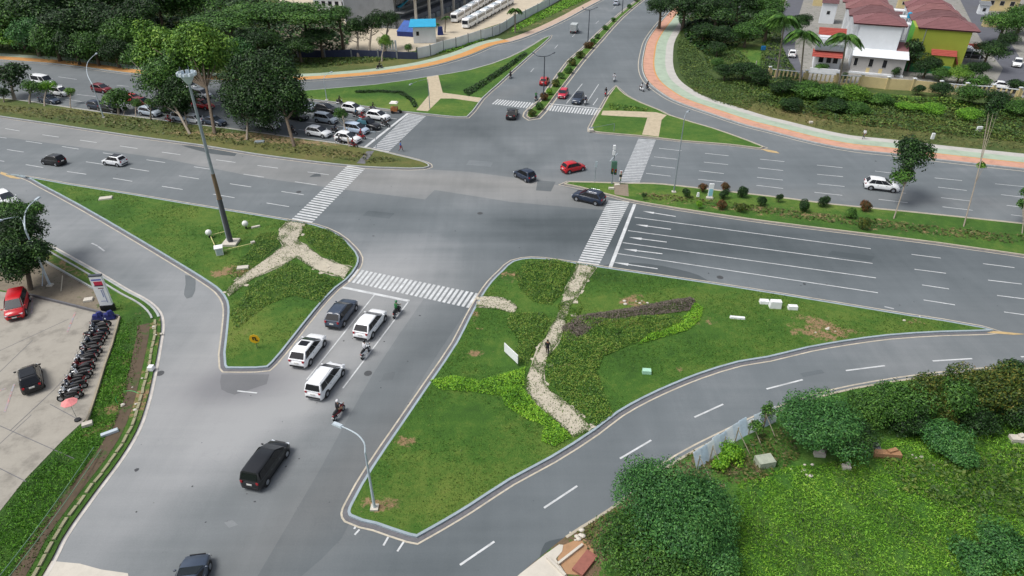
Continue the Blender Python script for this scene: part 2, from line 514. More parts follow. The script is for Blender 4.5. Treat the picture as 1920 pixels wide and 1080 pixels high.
# ------------------------------------------------------------------ ground and road
def flat(x, y): return np.zeros((len(x), 3), dtype=np.float32) + 0.5
sheet('ground', [Vector(q) for q in ((-1500, -300), (1500, -300), (1500, 2500), (-1500, 2500))], -0.06, M_SCRUB, field=flat)
ROADF = blobs([
    (250, 880, 26, 14, 40, 0, 0.2), (420, 760, 14, 10, 50, 0, 0.16), (330, 560, 16, 8, -50, 0, 0.22), (160, 420, 26, 6, -38, 0, 0.2),
    (560, 620, 16, 6, 55, 0, 0.26), (620, 720, 18, 5, 55, 0, 0.22), (700, 830, 16, 4, 55, 0, -0.20), (820, 620, 18, 4.5, 55, 0, -0.18),
    (560, 1010, 12, 8, 0, 0, -0.10), (740, 470, 12, 9, 50, 0, 0.22), (830, 430, 14, 5, 55, 0, 0.12), (930, 430, 16, 5, 0, 0, -0.14), (1020, 290, 18, 10, 45, 0, 0.05),
    (1400, 450, 40, 6, -8, 0, -0.26), (1700, 520, 40, 9, -8, 0, -0.16), (1230, 430, 16, 9, -8, 0, -0.24), (1500, 545, 24, 3, -8, 0, 0.10), (1300, 500, 16, 3, -8, 0, 0.12),
    (1500, 340, 60, 10, -5, 0, -0.04), (300, 170, 60, 12, -5, 0, -0.14), (640, 225, 26, 9, -5, 0, -0.26), (500, 235, 26, 6, -5, 0, -0.16),
    (1130, 90, 60, 14, 62, 0, -0.04), (1230, 60, 14, 7, 70, 0, -0.14), (820, 120, 60, 6, 8, 0, -0.12), (700, 145, 40, 4, 4, 0, -0.18),
    (1200, 780, 40, 4.5, 40, 0, -0.02), (900, 1000, 16, 6, 40, 0, -0.10), (760, 1060, 10, 5, 0, 0, -0.1), (1700, 670, 20, 4, 5, 0, 0.05),
    (800, 260, 20, 6, 20, 0, -0.12), (900, 230, 10, 5, 60, 0, -0.1),
    (560, 620, 16, 9, 55, 1, 0.35), (760, 800, 20, 2.5, 55, 1, 0.4), (700, 900, 8, 3, 55, 1, 0.3), (250, 880, 30, 20, 40, 1, 0.05),
    (900, 350, 34, 4.5, -10, 1, 0.35), (1140, 420, 6, 6, 0, 1, -0.2), (1400, 360, 60, 2.5, -6, 1, 0.3), (940, 180, 10, 2.5, 60, 1, 0.35),
    (1660, 320, 60, 14, 0, 1, -0.25), (1130, 70, 80, 20, 62, 1, -0.3), (1400, 470, 70, 10, -8, 1, -0.25), (1200, 800, 40, 8, 40, 1, -0.3), (150, 300, 60, 6, -8, 1, -0.1),
    (860, 345, 30, 1.2, -8, 0, -.12), (900, 410, 34, 1.3, -7, 0, -.16), (900, 440, 34, 1.1, -7, 0, -.14), (850, 470, 26, 1.0, -7, 0, -.1), (560, 790, 24, 1.2, 55, 0, -.10), (470, 900, 22, 1.4, 55, 0, -.10), (640, 640, 14, .6, 55, 0, -.10), (250, 520, 30, 1.2, -45, 0, -.1), (340, 800, 20, 1.6, 62, 0, -.1), (1000, 300, 14, 1.5, 60, 0, -.12), (950, 280, 10, 1.2, 120, 0, -.2), (820, 640, 16, 1.0, 55, 0, -.1),
    (440, 715, 2.5, 4, -60, 2, 0.5), (470, 720, 5, 2, 0, 2, 0.3), (220, 860, 1, 1, 0, 2, 0.0)])
def road_field(x, y):
    f = ROADF(x, y)
    f[:, 1] = np.clip(f[:, 1] - 0.3, 0, 1)
    return f
def road_plane():
    st = 1.3
    xs = np.arange(-260, 260.1, st); ys = np.arange(4, 400.1, st)
    nx, ny = len(xs), len(ys)
    X, Y = np.meshgrid(xs, ys)
    v = np.column_stack([X.ravel(), Y.ravel(), np.zeros(nx * ny)])
    i = np.arange((ny - 1) * nx).reshape(ny - 1, nx)[:, :-1].ravel()
    f = np.column_stack([i, i + 1, i + nx + 1, i + nx])
    me = bpy.data.meshes.new('road')
    me.vertices.add(len(v)); me.vertices.foreach_set('co', v.astype(np.float32).ravel())
    me.loops.add(f.size); me.loops.foreach_set('vertex_index', f.astype(np.int32).ravel())
    me.polygons.add(len(f)); me.polygons.foreach_set('loop_start', np.arange(0, f.size, 4, dtype=np.int32))
    me.polygons.foreach_set('loop_total', np.full(len(f), 4, dtype=np.int32))
    me.update(calc_edges=True); me.materials.append(M_ASPH)
    paint(me, road_field)
    return tag(link(bpy.data.objects.new('road', me)), kind='structure')
road_plane()
def patch(px, dt, dw, z=0.004, name='asphalt_patch', ds=0.0, k=1):
    p = W(px)
    if k > 1: p = smooth_line(p, k)
    def f(x, y):
        g = road_field(x, y); g[:, 0] += dt; g[:, 1] += dw; g[:, 2] += ds
        return np.clip(g, 0, 1)
    return sheet(name, p, z, M_ASPH, cell=2.2, field=f)
patch([(-60, 212), (0, 222), (345, 271), (480, 291), (620, 311), (806, 318), (880, 322), (1000, 338), (1057, 350), (1130, 372), (1140, 376), (1132, 394), (960, 379),
       (815, 356), (797, 374), (655, 357), (480, 332), (300, 296), (0, 256), (-60, 248)], 0.12, 0.45)
patch([(1122, 499), (1160, 493), (1210, 494), (1272, 505), (1310, 516), (1335, 531), (1235, 515)], -0.42, 0.1, k=2)
patch([(1008, 338), (1042, 341), (1033, 359), (1005, 357)], -0.28, -0.2, z=0.008)
patch([(1012, 1045), (1022, 1018), (1040, 1012), (1060, 1008), (1050, 1024), (1036, 1034)], -0.45, 0, z=0.008, k=2)
patch([(347, 516), (366, 518), (366, 545), (360, 557), (350, 560), (345, 552), (348, 534)], -0.45, 0, z=0.008, k=2)
patch([(340, 273), (360, 273), (444, 288), (440, 293), (395, 288)], -0.45, 0, z=0.012, k=2)
patch([(590, 326), (600, 324), (602, 331), (580, 332)], -0.4, 0, z=0.008, k=2)
patch([(795, 560), (880, 575), (760, 760), (700, 880), (640, 1010), (560, 1085), (480, 1085), (600, 880), (700, 700)], -0.12, -0.1, z=0.004, k=2)
patch([(415, 702), (505, 702), (500, 720), (440, 740), (415, 730)], -0.28, 0.1, z=0.006, k=2)

for q in ([(420, 980), (436, 975), (446, 984), (430, 990)], [(720, 700), (742, 697), (736, 712), (714, 714)], [(880, 300), (925, 304), (920, 313), (874, 309)], [(1500, 700), (1540, 693), (1546, 699), (1506, 707)], [(240, 400), (262, 408), (250, 414), (229, 405)], [(1560, 470), (1640, 481), (1634, 489), (1552, 478)], [(690, 395), (740, 400), (730, 410), (680, 404)]):
    patch(q, random.choice([-.2, .14, -.14]), -0.05, z=0.010)
spm = plain('oil_stain', S(62, 64, 68), .6, .2)
spots = []
for i in range(150):
    px_, py_ = random.choice([(random.uniform(250, 620), random.uniform(740, 1060)), (random.uniform(540, 860), random.uniform(560, 760)), (random.uniform(600, 1100), random.uniform(330, 480)), (random.uniform(0, 600), random.uniform(270, 390)), (random.uniform(1200, 1900), random.uniform(420, 600)), (random.uniform(1200, 1900), random.uniform(270, 400))])
    c = at(px_, py_); spots.append((c.x, c.y, random.uniform(.03, .10) * (2.0 if random.random() < .1 else 1)))
vs, fs = [], []
for x, y, r_ in spots:
    k0 = len(vs); vs += [(x + math.cos(k * .785) * r_ * random.uniform(.6, 1.3), y + math.sin(k * .785) * r_ * random.uniform(.6, 1.3), .0105) for k in range(8)]; fs.append(tuple(range(k0, k0 + 8)))
tag(mobj('oil_stains', vs, fs, spm), 'small dark oil spots on the asphalt', kind='stuff')
M_IRON = plain('cast_iron', S(74, 76, 78), .6, .2)
for q, lb in (((690, 700), 'round iron manhole in the open lane right of the near queue'), ((760, 900), 'round iron manhole beside the tip of the big island'), ((300, 700), 'round iron manhole in the slip road mouth'), ((900, 400), 'round iron manhole in the middle of the junction'), ((1350, 520), 'round iron manhole near the near kerb of the right approach'), ((560, 300 + 60), 'round iron manhole before the left zebra')):
    c = at(*q); g = MB(); g.tube([(c.x, c.y, .004), (c.x, c.y, .016)], .36, 16); tag(g.build('manhole_cover', M_IRON), lb, 'manhole cover')
# ------------------------------------------------------------------ land round the road, kerbs, footways
NW = [(-420, 86), (0, 113), (60, 117), (100, 120), (160, 127), (225, 136), (330, 147), (450, 153), (577, 151), (650, 146), (715, 140), (805, 126), (880, 105), (930, 85), (960, 78.5), (1004, 63), (1062, 36), (1098, 16), (1128, 0), (1180, -28)]
NE = [(1500, -130), (1330, -45), (1284, -8), (1262, 14), (1242, 37), (1227, 55), (1212, 78), (1206, 100), (1203, 122), (1206, 140), (1215, 155), (1235, 172), (1265, 190), (1330, 213), (1400, 236), (1440, 246), (1530, 269), (1600, 282), (1677, 290), (1765, 301), (1920, 318), (2400, 366)]
SE = [(2400, 655), (2100, 676), (1920, 690), (1800, 700), (1680, 715), (1560, 738), (1480, 763), (1420, 787), (1380, 806), (1275, 860), (1210, 905), (1140, 957), (1060, 1008), (1020, 1040), (975, 1078), (930, 1120), (860, 1190)]
SW = [(20, 1190), (68, 1100), (97, 1050), (117, 1010), (175, 927), (225, 860), (255, 810), (272, 765), (287, 702), (297, 650), (302, 610), (297, 588), (275, 566), (240, 547), (190, 517), (100, 466), (0, 411), (-150, 333), (-420, 215)]
def land(px, far_px, z, mat, cell, field, name):
    e = smooth_line(W(px), 3, closed=False)
    o = sheet(name, e + [Vector(q) for q in far_px], z, mat, cell=cell, field=field)
    return e, o
NWF = blobs([(300, 118, 80, 3, 0, 1, 0.12), (40, 90, 30, 4, 0, 0, 0.25), (700, 115, 24, 5, 0, 1, 0.1), (640, 118, 14, 4, 0, 0, 0.1), (900, 70, 10, 8, 0, 1, -0.1),
             (1060, 20, 20, 4, 30, 0, 0.35), (1010, 45, 12, 4, 30, 0, 0.3), (960, 60, 10, 2, 30, 0, 0.2), (20, 60, 20, 12, 0, 2, 0.4)])
NEF = blobs([(1290, 110, 8, 22, 0, 2, 0.3), (1310, 130, 5, 18, 0, 0, 0.14), (1700, 225, 60, 7, -6, 1, 0.16), (1650, 220, 20, 5, 0, 0, 0.22), (1800, 235, 40, 6, -6, 0, 0.12), (1450, 215, 20, 6, -10, 1, 0.12),
             (1400, 110, 20, 12, 0, 1, 0.04), (1850, 195, 30, 8, 0, 2, 0.2)])
SEF = blobs([(1240, 890, 16, 1.2, 40, 0, 0.4), (1100, 1000, 10, 3, 40, 0, 0.5), (1080, 1050, 8, 4, 40, 0, 0.3), (1400, 870, 8, 2, 20, 0, 0.35), (1720, 1040, 3, 3, 0, 0, 0.15), (1480, 960, 2, 1, 0, 0, 0.2)])
SWF = blobs([(280, 620, 3, 7, 0, 0, 0.3), (262, 720, 2, 5, 10, 0, 0.26), (240, 770, 3, 4, 0, 0, 0.3), (230, 560, 5, 3, 0, 0, 0.12), (120, 500, 8, 2.5, -45, 0, 0.4), (190, 880, 1.5, 12, 30, 0, 0.12), (105, 1010, 1.5, 6, 30, 0, 0.2), (60, 900, 6, 10, 30, 2, 0.3), (220, 650, 2, 10, 0, 2, 0.25)])
nw_e, _ = land(NW, [(300, 620), (-600, 620), (-600, 200)], 0.10, M_DRY, 3.0, NWF, 'north_west_verge')
ne_e, _ = land(NE, [(600, 150), (600, 620), (280, 640)], 0.10, M_DRY, 3.0, NEF, 'north_east_verge')
se_e, _ = land(SE, [(-6, -5), (300, -40), (400, 50)], 0.10, M_SCRUB, 2.0, SEF, 'south_east_verge')
sw_e, _ = land(SW, [(-500, 90), (-400, -60), (-40, -20)], 0.10, M_LAWN, 1.6, SWF, 'south_west_verge')
# north-west footway: road edge on the right of the polyline, land on its left
ribbon('kerb', nw_e, -0.02, 0.22, 0.0, 0.15, M_KERB, False, kind='structure')
ribbon('edge_line', nw_e, -0.75, -0.6, 0.004, 0.008, M_EDGE, False, kind='structure')
cut = [p for p in nw_e if pix((p.x, p.y, 0))[0] < 962]
ribbon('footpath_orange', cut, 0.5, 3.0, 0.1, 0.13, M_ORANGE, False, kind='structure')
ribbon('footpath_green', cut, 3.0, 5.4, 0.1, 0.126, M_MINT, False, kind='structure')
cut2 = [p for p in nw_e if pix((p.x, p.y, 0))[0] > 950]
ribbon('dirt_shoulder', cut2, 0.24, 2.9, 0.1, 0.125, stone_mat('pinkish_soil', S(190, 168, 150), scale=0.5, dark=0.25), False, kind='structure')
ribbon('kerb', ne_e, -0.02, 0.22, 0.0, 0.15, M_KERB, False, kind='structure')
ribbon('edge_line', ne_e, -0.85, -0.66, 0.004, 0.008, M_EDGE, False, kind='structure')
ribbon('footpath_salmon', ne_e, 0.35, 2.6, 0.1, 0.13, M_SALMON, False, kind='structure')
ribbon('footpath_line', ne_e, 2.6, 2.9, 0.1, 0.134, M_ORANGE, False, kind='structure')
ribbon('footpath_green', ne_e, 2.9, 5.4, 0.1, 0.13, M_MINT, False, kind='structure')
ribbon('footpath_grey', ne_e, 5.4, 7.2, 0.1, 0.126, M_GREYPAVE, False, kind='structure')
ribbon('kerb', [p for p in se_e if pix((p.x, p.y, 0))[0] > 1050], -0.02, 0.18, 0.0, 0.14, M_KERBTAN, False, kind='structure')
ribbon('edge_line', [p for p in se_e if 1180 < pix((p.x, p.y, 0))[0]], -0.5, -0.36, 0.004, 0.008, M_EDGE, False, kind='structure')
ribbon('edge_line', sw_e, -0.34, -0.14, 0.004, 0.02, paint_mat('white_edge_paint', S(214, 208, 200), 0.3), False, kind='structure')
lo = [p for p in sw_e if pix((p.x, p.y, 0))[1] > 596]
ribbon('drain_edge', lo, 0.0, 0.28, 0.0, 0.09, M_SOILDK, False, kind='structure')
ribbon('ditch', lo, 1.0, 2.1, 0.1, 0.118, M_SOILDK, False, kind='structure')
up_ = [p for p in sw_e if pix((p.x, p.y, 0))[1] < 598]
ribbon('kerb', up_, -0.02, 0.2, 0.0, 0.14, M_KERB, False, kind='structure')
ribbon('kerb_back', up_, 0.62, 0.8, 0.1, 0.2, M_KERB, False, kind='structure')
# old kerb stones lying along the ditch, one by one
def along(p, step, start=0.0):
    out, d0 = [], start
    for a, b in zip(p[:-1], p[1:]):
        L = (b - a).length
        while d0 < L:
            out.append((a + (b - a) * (d0 / L), math.atan2(b.y - a.y, b.x - a.x))); d0 += step
        d0 -= L
    return out
km = MB(); km.box((0, 0, 0.07), (0.85, 0.22, 0.14)); 
ko = None
M_MOSS = stone_mat('mossy_kerbstone', S(158, 154, 124), green=0.4, scale=2.5, dark=0.4)
ks_root = empty('kerbstone_row', (0, 0, 0), kind='structure')
for i, (p, a) in enumerate(along(offset(lo, 0.48, False), 0.98)):
    if pix((p.x, p.y, 0))[1] > 1090: continue
    if ko is None: ko = km.build('kerbstone', M_MOSS, ks_root); o = ko
    else: o = ko.copy(); sc.collection.objects.link(o)
    o.location = (p.x + random.uniform(-.04, .04), p.y + random.uniform(-.04, .04), 0.1 - random.uniform(0, 0.06))
    o.rotation_euler = (random.uniform(-.06, .06), random.uniform(-.05, .05), a + random.uniform(-.08, .08))

# ------------------------------------------------------------------ traffic islands
def island(px, mat, field, kerb=M_KERB, cell=1.2, k=2, line=(0.36, 0.5), gut=True, h=0.15, sharp=0.75):
    p = smooth_line(W(px), k, True, sharp)
    if area2(p) < 0: p = p[::-1]
    o = sheet('traffic_island', offset(p, 0.16), h - 0.02, mat, cell=cell, field=field)
    ribbon('kerb', p, 0.0, 0.2, 0.0, h, kerb, True, o)
    if gut: ribbon('gutter', p, -0.32, -0.0, 0.004, 0.012, M_GUTTER, True, o)
    ribbon('edge_line', p, -line[1], -line[0], 0.012, 0.016, M_EDGE, True, o)
    return p, o
I1 = [(-400, 145), (-60, 181), (15, 186), (140, 204), (225, 216), (350, 232), (437, 243), (560, 260), (627, 269), (695, 280), (750, 293), (790, 303), (804, 309), (805, 313), (795, 316), (740, 316), (687, 314), (630, 309), (555, 300), (480, 290), (375, 273), (250, 256), (175, 245), (0, 219), (-60, 211), (-400, 166)]
I1F = blobs([(560, 268, 14, 1.6, -8, 0, 0.45), (400, 252, 14, 1.6, -8, 0, 0.35), (640, 290, 6, 2, -8, 0, 0.3), (500, 255, 8, 1.4, 0, 0, 0.35), (160, 215, 40, 1.4, -6, 0, 0.22), (100, 210, 40, 2, -6, 1, 0.16), (500, 275, 60, 4, -8, 1, 0.14), (660, 300, 20, 3, -8, 1, 0.1), (720, 300, 8, 1, 0, 2, 0.2)])
island(I1, M_DRY, I1F, M_KERB)
I2 = [(16, 328), (70, 336), (125, 346), (250, 366), (350, 383), (467, 402), (545, 415), (590, 423), (630, 439), (660, 464), (673, 484), (670, 500), (650, 526), (630, 541), (592, 582), (542, 645), (512, 681), (502, 690), (480, 692), (425, 692), (421, 687), (422, 640), (427, 590), (425, 567), (412, 547), (397, 535), (350, 505), (250, 445), (150, 387), (75, 347), (45, 332)]
I2F = blobs([(427, 512, 2.2, 1.6, 0, 0, 0.55), (460, 505, 1.5, 1, 0, 0, 0.45), (648, 482, 1.6, 1.2, 0, 0, 0.35), (500, 470, 3, 2, 0, 2, 0.3), (330, 405, 8, 3, -10, 1, 0.10), (430, 620, 3, 4, 0, 1, 0.08), (490, 630, 4, 3, 0, 1, 0.08), (250, 400, 10, 3, -10, 2, 0.12), (400, 470, 6, 2, -20, 0, 0.12), (600, 540, 3, 6, 60, 2, 0.2)])
p2_, _ = island(I2, M_LAWN, I2F, M_KERBBLUE)
I3 = [(942, 508), (962, 491), (997, 485), (1040, 489), (1082, 495), (1120, 501), (1200, 513), (1330, 532), (1500, 559), (1700, 592), (1840, 615), (1862, 621), (1840, 622.5), (1765, 624.5), (1665, 631), (1590, 641), (1515, 654), (1440, 672), (1385, 681), (1310, 704), (1260, 724), (1210, 747), (1160, 775), (1115, 809), (1035, 860), (957, 902), (880, 952), (830, 982), (782, 1009), (767, 1006), (705, 985), (656, 970), (652, 961), (657, 947), (697, 877), (747, 803), (805, 718), (855, 644), (880, 595), (902, 556), (920, 530)]
I3F = blobs([(1190, 568, 2.6, 1.6, 0, 0, 0.55), (1320, 602, 1.8, 1.4, 0, 0, 0.42), (1550, 625, 3.2, 2.0, 0, 0, 0.55), (1525, 605, 2, 2, 0, 0, 0.25), (1715, 605, 1.6, 1, 0, 0, 0.3), (760, 831, 1.4, 1.0, 0, 0, 0.55), (702, 950, 1.2, 0.9, 0, 0, 0.5),
             (890, 665, 1.6, 0.7, 0, 0, 0.5), (900, 620, 2, 1.2, 0, 0, 0.25), (893, 590, 1.0, 1.4, 0, 0, 0.4), (955, 520, 1.6, 2.4, 0, 0, 0.42), (745, 942, 1.2, 0.8, 0, 0, 0.35), (1440, 600, 3, 1.4, 0, 0, 0.2), (1280, 695, 1.2, 0.8, 0, 0, 0.3),
             (820, 880, 10, 6, 40, 1, 0.05), (1400, 590, 20, 4, -8, 1, 0.06), (1280, 650, 10, 4, 20, 2, 0.12), (1150, 520, 8, 2, -8, 2, 0.2), (900, 760, 8, 5, 40, 2, 0.18), (1010, 520, 6, 4, 0, 2, 0.2), (850, 930, 10, 3, 40, 1, 0.08), (940, 700, 4, 3, 0, 0, 0.12)])
p3_, _ = island(I3, M_LAWN, I3F, M_KERBBLUE)
I4 = [(1057, 346), (1066, 342), (1110, 343), (1175, 345), (1225, 345.5), (1264, 349), (1369, 361), (1481, 374), (1556, 384), (1690, 397), (1920, 421), (2300, 462), (2300, 532), (1920, 480), (1760, 457), (1600, 437), (1440, 417), (1335, 402), (1210, 382), (1175, 375), (1140, 366), (1087, 352)]
I4F = blobs([(1250, 368, 6, 1.4, -8, 0, 0.30), (1400, 392, 16, 1.2, -8, 0, 0.32), (1560, 412, 16, 1.2, -8, 0, 0.30), (1800, 440, 20, 1.6, -8, 0, 0.3), (1300, 372, 30, 2, -8, 1, 0.1), (1700, 425, 40, 4, -8, 2, 0.16), (1750, 405, 20, 1, -8, 0, 0.22), (1120, 352, 6, 1.5, -8, 0, 0.15)])
island(I4, M_LAWN, I4F, M_KERBTAN)
I5 = [(987, 218), (995, 205), (1015, 189), (1037, 157), (1055, 132), (1070, 112.5), (1096, 90), (1115, 70), (1135, 51), (1164, 25.5), (1193, 3), (1250, -42), (1263, -42), (1205, 0), (1165, 33), (1125, 77), (1091, 115), (1067, 146), (1043, 177), (1022, 205), (1007, 221), (994, 223)]
island(I5, M_LAWN, flat, M_KERBTAN, line=(0.5, 0.75))
I6 = [(478, 181), (577, 170), (705, 159), (800, 145), (880, 132), (955, 108), (1004, 82), (1018, 73), (1033, 67), (1029, 73), (1001, 98), (960, 135), (933, 160), (905, 185), (888, 208), (876, 220), (855, 220), (805, 215), (755, 210), (667, 198), (580, 187), (500, 183)]
I6F = blobs([(640, 190, 14, 2.5, 0, 1, 0.16), (760, 202, 8, 2, 0, 1, 0.14), (700, 180, 10, 3, 0, 2, 0.1), (850, 165, 14, 5, 20, 2, 0.2), (770, 165, 10, 4, 0, 2, 0.2)])
island(I6, M_LAWN, I6F, M_KERB)
I7 = [(1155, 162), (1172, 178), (1200, 193), (1235, 207), (1255, 217), (1335, 241), (1400, 264), (1432, 277), (1425, 279), (1369, 272), (1275, 264.5), (1200, 255.5), (1125, 249), (1107, 246), (1107, 240), (1127, 205), (1141, 180)]
island(I7, M_LAWN, blobs([(1180, 230, 8, 3, 0, 2, 0.1), (1300, 250, 10, 1.4, 0, 0, 0.12)]), M_KERBTAN)
M_NOSE = stone_mat('tan_paint', S(196, 170, 124), scale=1, dark=.25)
# tan painted nose at island tips
for q in ([(1862, 621), (1850, 624), (1900, 628), (1925, 627), (1880, 622)], [(2, 322), (18, 327), (40, 336), (20, 334), (0, 326)], [(1442, 281), (1425, 279), (1440, 285), (1462, 288), (1456, 284)]):
    sheet('painted_nose', W(q), 0.02, M_NOSE)

# ------------------------------------------------------------------ stone footpaths over the islands
def path(px, z=0.145, mat=None, name='footpath', k=2, rough=0.35):
    p = smooth_line(W(px), k)
    q = []
    for i, v in enumerate(p):
        q.append(v + Vector((random.uniform(-1, 1), random.uniform(-1, 1))) * rough * 0.5)
    return sheet(name, q, z, mat or M_PATH)
M_FARPATH = stone_mat('far_path_stone', S(192, 178, 152), green=.2, scale=1.5, dark=.3)
path([(540, 415), (577, 421), (566, 440), (560, 455), (575, 462), (605, 484), (640, 496), (660, 503), (648, 524), (625, 518), (585, 506), (556, 484), (530, 500), (480, 522), (432, 558), (425, 548), (440, 530), (480, 500), (532, 462), (522, 450), (525, 432)])
path([(1080, 496), (1119, 502), (1100, 530), (1084, 557), (1070, 575), (1062, 610), (1045, 645), (1028, 672), (1020, 700), (1020, 718), (1050, 748), (1085, 775), (1108, 803), (1098, 814), (1075, 822), (1050, 800), (1010, 765), (985, 735), (985, 710), (1000, 680), (1012, 650), (1030, 618), (1050, 585), (1054, 557), (1068, 527)], k=2)
path([(900, 556), (925, 558), (955, 566), (972, 580), (960, 588), (925, 582), (892, 578)], k=2)
path([(800, 145), (822, 142), (830, 175), (868, 180), (903, 185), (896, 193), (850, 186), (826, 186), (802, 210), (781, 208), (806, 178)], k=1, rough=0.1, mat=M_FARPATH)
path([(1130, 209), (1160, 209), (1230, 212), (1250, 217), (1240, 226), (1235, 258), (1204, 254), (1214, 222), (1160, 219), (1127, 217)], k=1, rough=0.1, mat=M_FARPATH)
path([(688, 285), (702, 284), (684, 309), (668, 308)], k=1, rough=0.1, mat=M_GUTTER)
path([(1150, 347), (1178, 347), (1178, 370), (1152, 366)], k=1, rough=0.1, mat=stone_mat('brown_paving', S(140, 128, 112), scale=2, dark=0.3))
# loose flat slabs scattered in the path (each lifts away)
sl_ = MB(); sl_.box((0, 0, 0.015), (0.62, 0.45, 0.03))
slab0 = None
sr = empty('path_slabs', kind='structure')
M_SLAB = stone_mat('pale_slab', S(196, 188, 170), green=0.34, scale=2.0, dark=0.3)
for seg, n in (([(1100, 510), (1070, 560), (1040, 640), (1010, 700), (1050, 770), (1088, 806)], 34), ([(558, 425), (540, 470), (480, 512), (432, 548)], 22), ([(560, 470), (600, 500), (650, 515)], 12), ([(905, 566), (965, 578)], 7)):
    line = smooth_line(W(seg), 8, False, 3)
    for i in range(n):
        c = line[random.randrange(len(line))]
        o = (slab0.copy() if slab0 else sl_.build('slab', M_SLAB, sr))
        if slab0: sc.collection.objects.link(o)
        slab0 = slab0 or o
        o.location = (c.x + random.uniform(-1.1, 1.1), c.y + random.uniform(-0.9, 0.9), 0.135 + random.uniform(-0.01, 0.02))
        o.rotation_euler = (0, 0, random.uniform(0, 3.14)); k = random.uniform(0.6, 1.25); o.scale = (k, k, 1)

# ------------------------------------------------------------------ painted markings
def mark(name, quad, mat=None, z=0.0085, parent=None, kind=None):
    p = [Vector(q) for q in quad]
    if area2(p) < 0: p = p[::-1]
    return tag(mobj(name, [(q.x, q.y, z) for q in p], [tuple(range(len(p)))], mat or M_WHITE, parent), kind=kind)
def line_w(a, b, w):
    a, b = Vector(a), Vector(b)
    n = Vector((-(b - a).y, (b - a).x)).normalized() * w / 2
    return [a + n, b + n, b - n, a - n]
def crosswalk(A, B, C, D, n, duty=0.55, mat=None):
    """stripes run A->B at one end to D->C at the other"""
    A, B, C, D = W([A, B, C, D])
    root = empty('crosswalk', kind='structure')
    for i in range(n):
        t0 = (i + 0.5 - duty / 2) / n; t1 = (i + 0.5 + duty / 2) / n
        mark('stripe', [A.lerp(D, t0), B.lerp(C, t0), B.lerp(C, t1), A.lerp(D, t1)], mat, 0.0125, root)
    return root
crosswalk((652, 310), (686, 315), (584, 419), (546, 412), 27)
crosswalk((669, 504), (650, 527.5), (881, 578), (899, 551), 27, 0.58)
crosswalk((1141, 375.5), (1181, 378), (1122, 499), (1082, 493.5), 31, 0.62)
crosswalk((1197, 260), (1230, 262), (1198.5, 344.5), (1161, 343.5), 30, 0.68, M_WORN)
crosswalk((767.5, 212.5), (799, 217.5), (727.5, 286), (695.6, 281), 26, 0.66, M_WORN)
crosswalk((932, 186), (921, 195), (994, 204), (1002, 193), 14, 0.55)
crosswalk((1029, 197), (1023, 207), (1122, 217), (1128, 206), 19, 0.55)
lm = empty('stop_lines', kind='structure')
for a, b, w in (((1190, 383), (1144, 502), 0.42), ((641, 538.5), (767, 564.5), 0.38), ((765, 212.5), (682, 278), 0.5), ((1030, 194.5), (1127, 204), 0.4)):
    mark('stop_line', line_w(at(*a).to_2d(), at(*b).to_2d(), w), None, 0.0125, lm)
lr = empty('lane_lines', kind='structure')
for a, b in (((1190, 407.5), (1632.5, 466.5)), ((1177.5, 432.5), (1636, 494)), ((1167.5, 455), (1642.5, 521.2)), ((1157.5, 475.5), (1646, 549)),
             ((702, 553), (575, 712)), ((767, 564), (643, 728)), ((1092, 157), (1062, 194)), ((1122.5, 158), (1102.5, 189)), ((1121, 184), (1112, 197)),
             ((744, 223), (560, 202)), ((728, 235), (560, 210)), ((713, 247), (575, 229)), ((700, 260), (560, 243)), ((445, 733), (482, 737)),
             ((668, 985), (664, 992)), ((674, 993), (665, 1003)), ((728, 1007), (719, 1023)), ((757, 1016), (745, 1034))):
    A, B = at(*a).to_2d(), at(*b).to_2d()
    mark('lane_line', line_w(A, B, 0.14), None, 0.0125, lr)
ld = empty('lane_dashes', kind='structure')
def dash(a, b, w=0.14, mat=None): mark('dash', line_w(at(*a).to_2d(), at(*b).to_2d(), w), mat or M_WHITE, 0.0125, ld)
def Z(ox, oy, s, pts): return [(ox + x / s, oy + y / s) for x, y in pts]
SS = 5.3333
rows = [Z(1200, 250, SS, [(190, 150), (650, 200), (1200, 258), (1770, 318)]) + Z(1560, 280, SS, [(430, 218), (1025, 286), (1630, 345)]),
        Z(1200, 250, SS, [(140, 235), (640, 288), (1180, 345), (1770, 410)]) + Z(1560, 280, SS, [(445, 305), (1060, 378), (1690, 453)]),
        Z(1200, 250, SS, [(110, 322), (590, 375), (1170, 440), (1775, 505)]) + Z(1560, 280, SS, [(455, 405), (1090, 483), (1745, 560)]),
        Z(1200, 250, SS, [(60, 400), (580, 460), (1165, 520), (1745, 590)]) + Z(1560, 280, SS, [(465, 500), (1105, 575), (1790, 655)]),
        Z(0, 190, SS, [(50, 272), (425, 335), (800, 388), (1200, 447), (1620, 508)]) + Z(300, 240, SS, [(560, 318), (975, 375), (1475, 440)]),
        Z(0, 190, SS, [(-90, 345), (258, 398), (620, 452), (1030, 515), (1465, 585)]) + Z(300, 240, SS, [(340, 388), (835, 462), (1350, 538)]),
        Z(0, 190, SS, [(70, 482), (460, 543), (860, 605), (1300, 670), (1790, 745)]) + Z(300, 240, SS, [(700, 558), (1215, 635)]),
        Z(0, 190, SS, [(-130, 575), (258, 633), (670, 702), (1130, 768), (1620, 850)]) + Z(300, 240, SS, [(530, 662), (1065, 750)])]
for r_ in rows:
    p = W(r_)
    if (p[-2] - p[0]).length < 1: continue
    p = [q for i, q in enumerate(p) if i == 0 or (q - p[i - 1]).length > 3]
    for i, q in enumerate(p):
        dr = ((p[i + 1] - q) if i + 1 < len(p) else (q - p[i - 1])).normalized()
        mark('dash', line_w(q, q + dr * 3.6, 0.14), M_WHITE, 0.0125, ld)
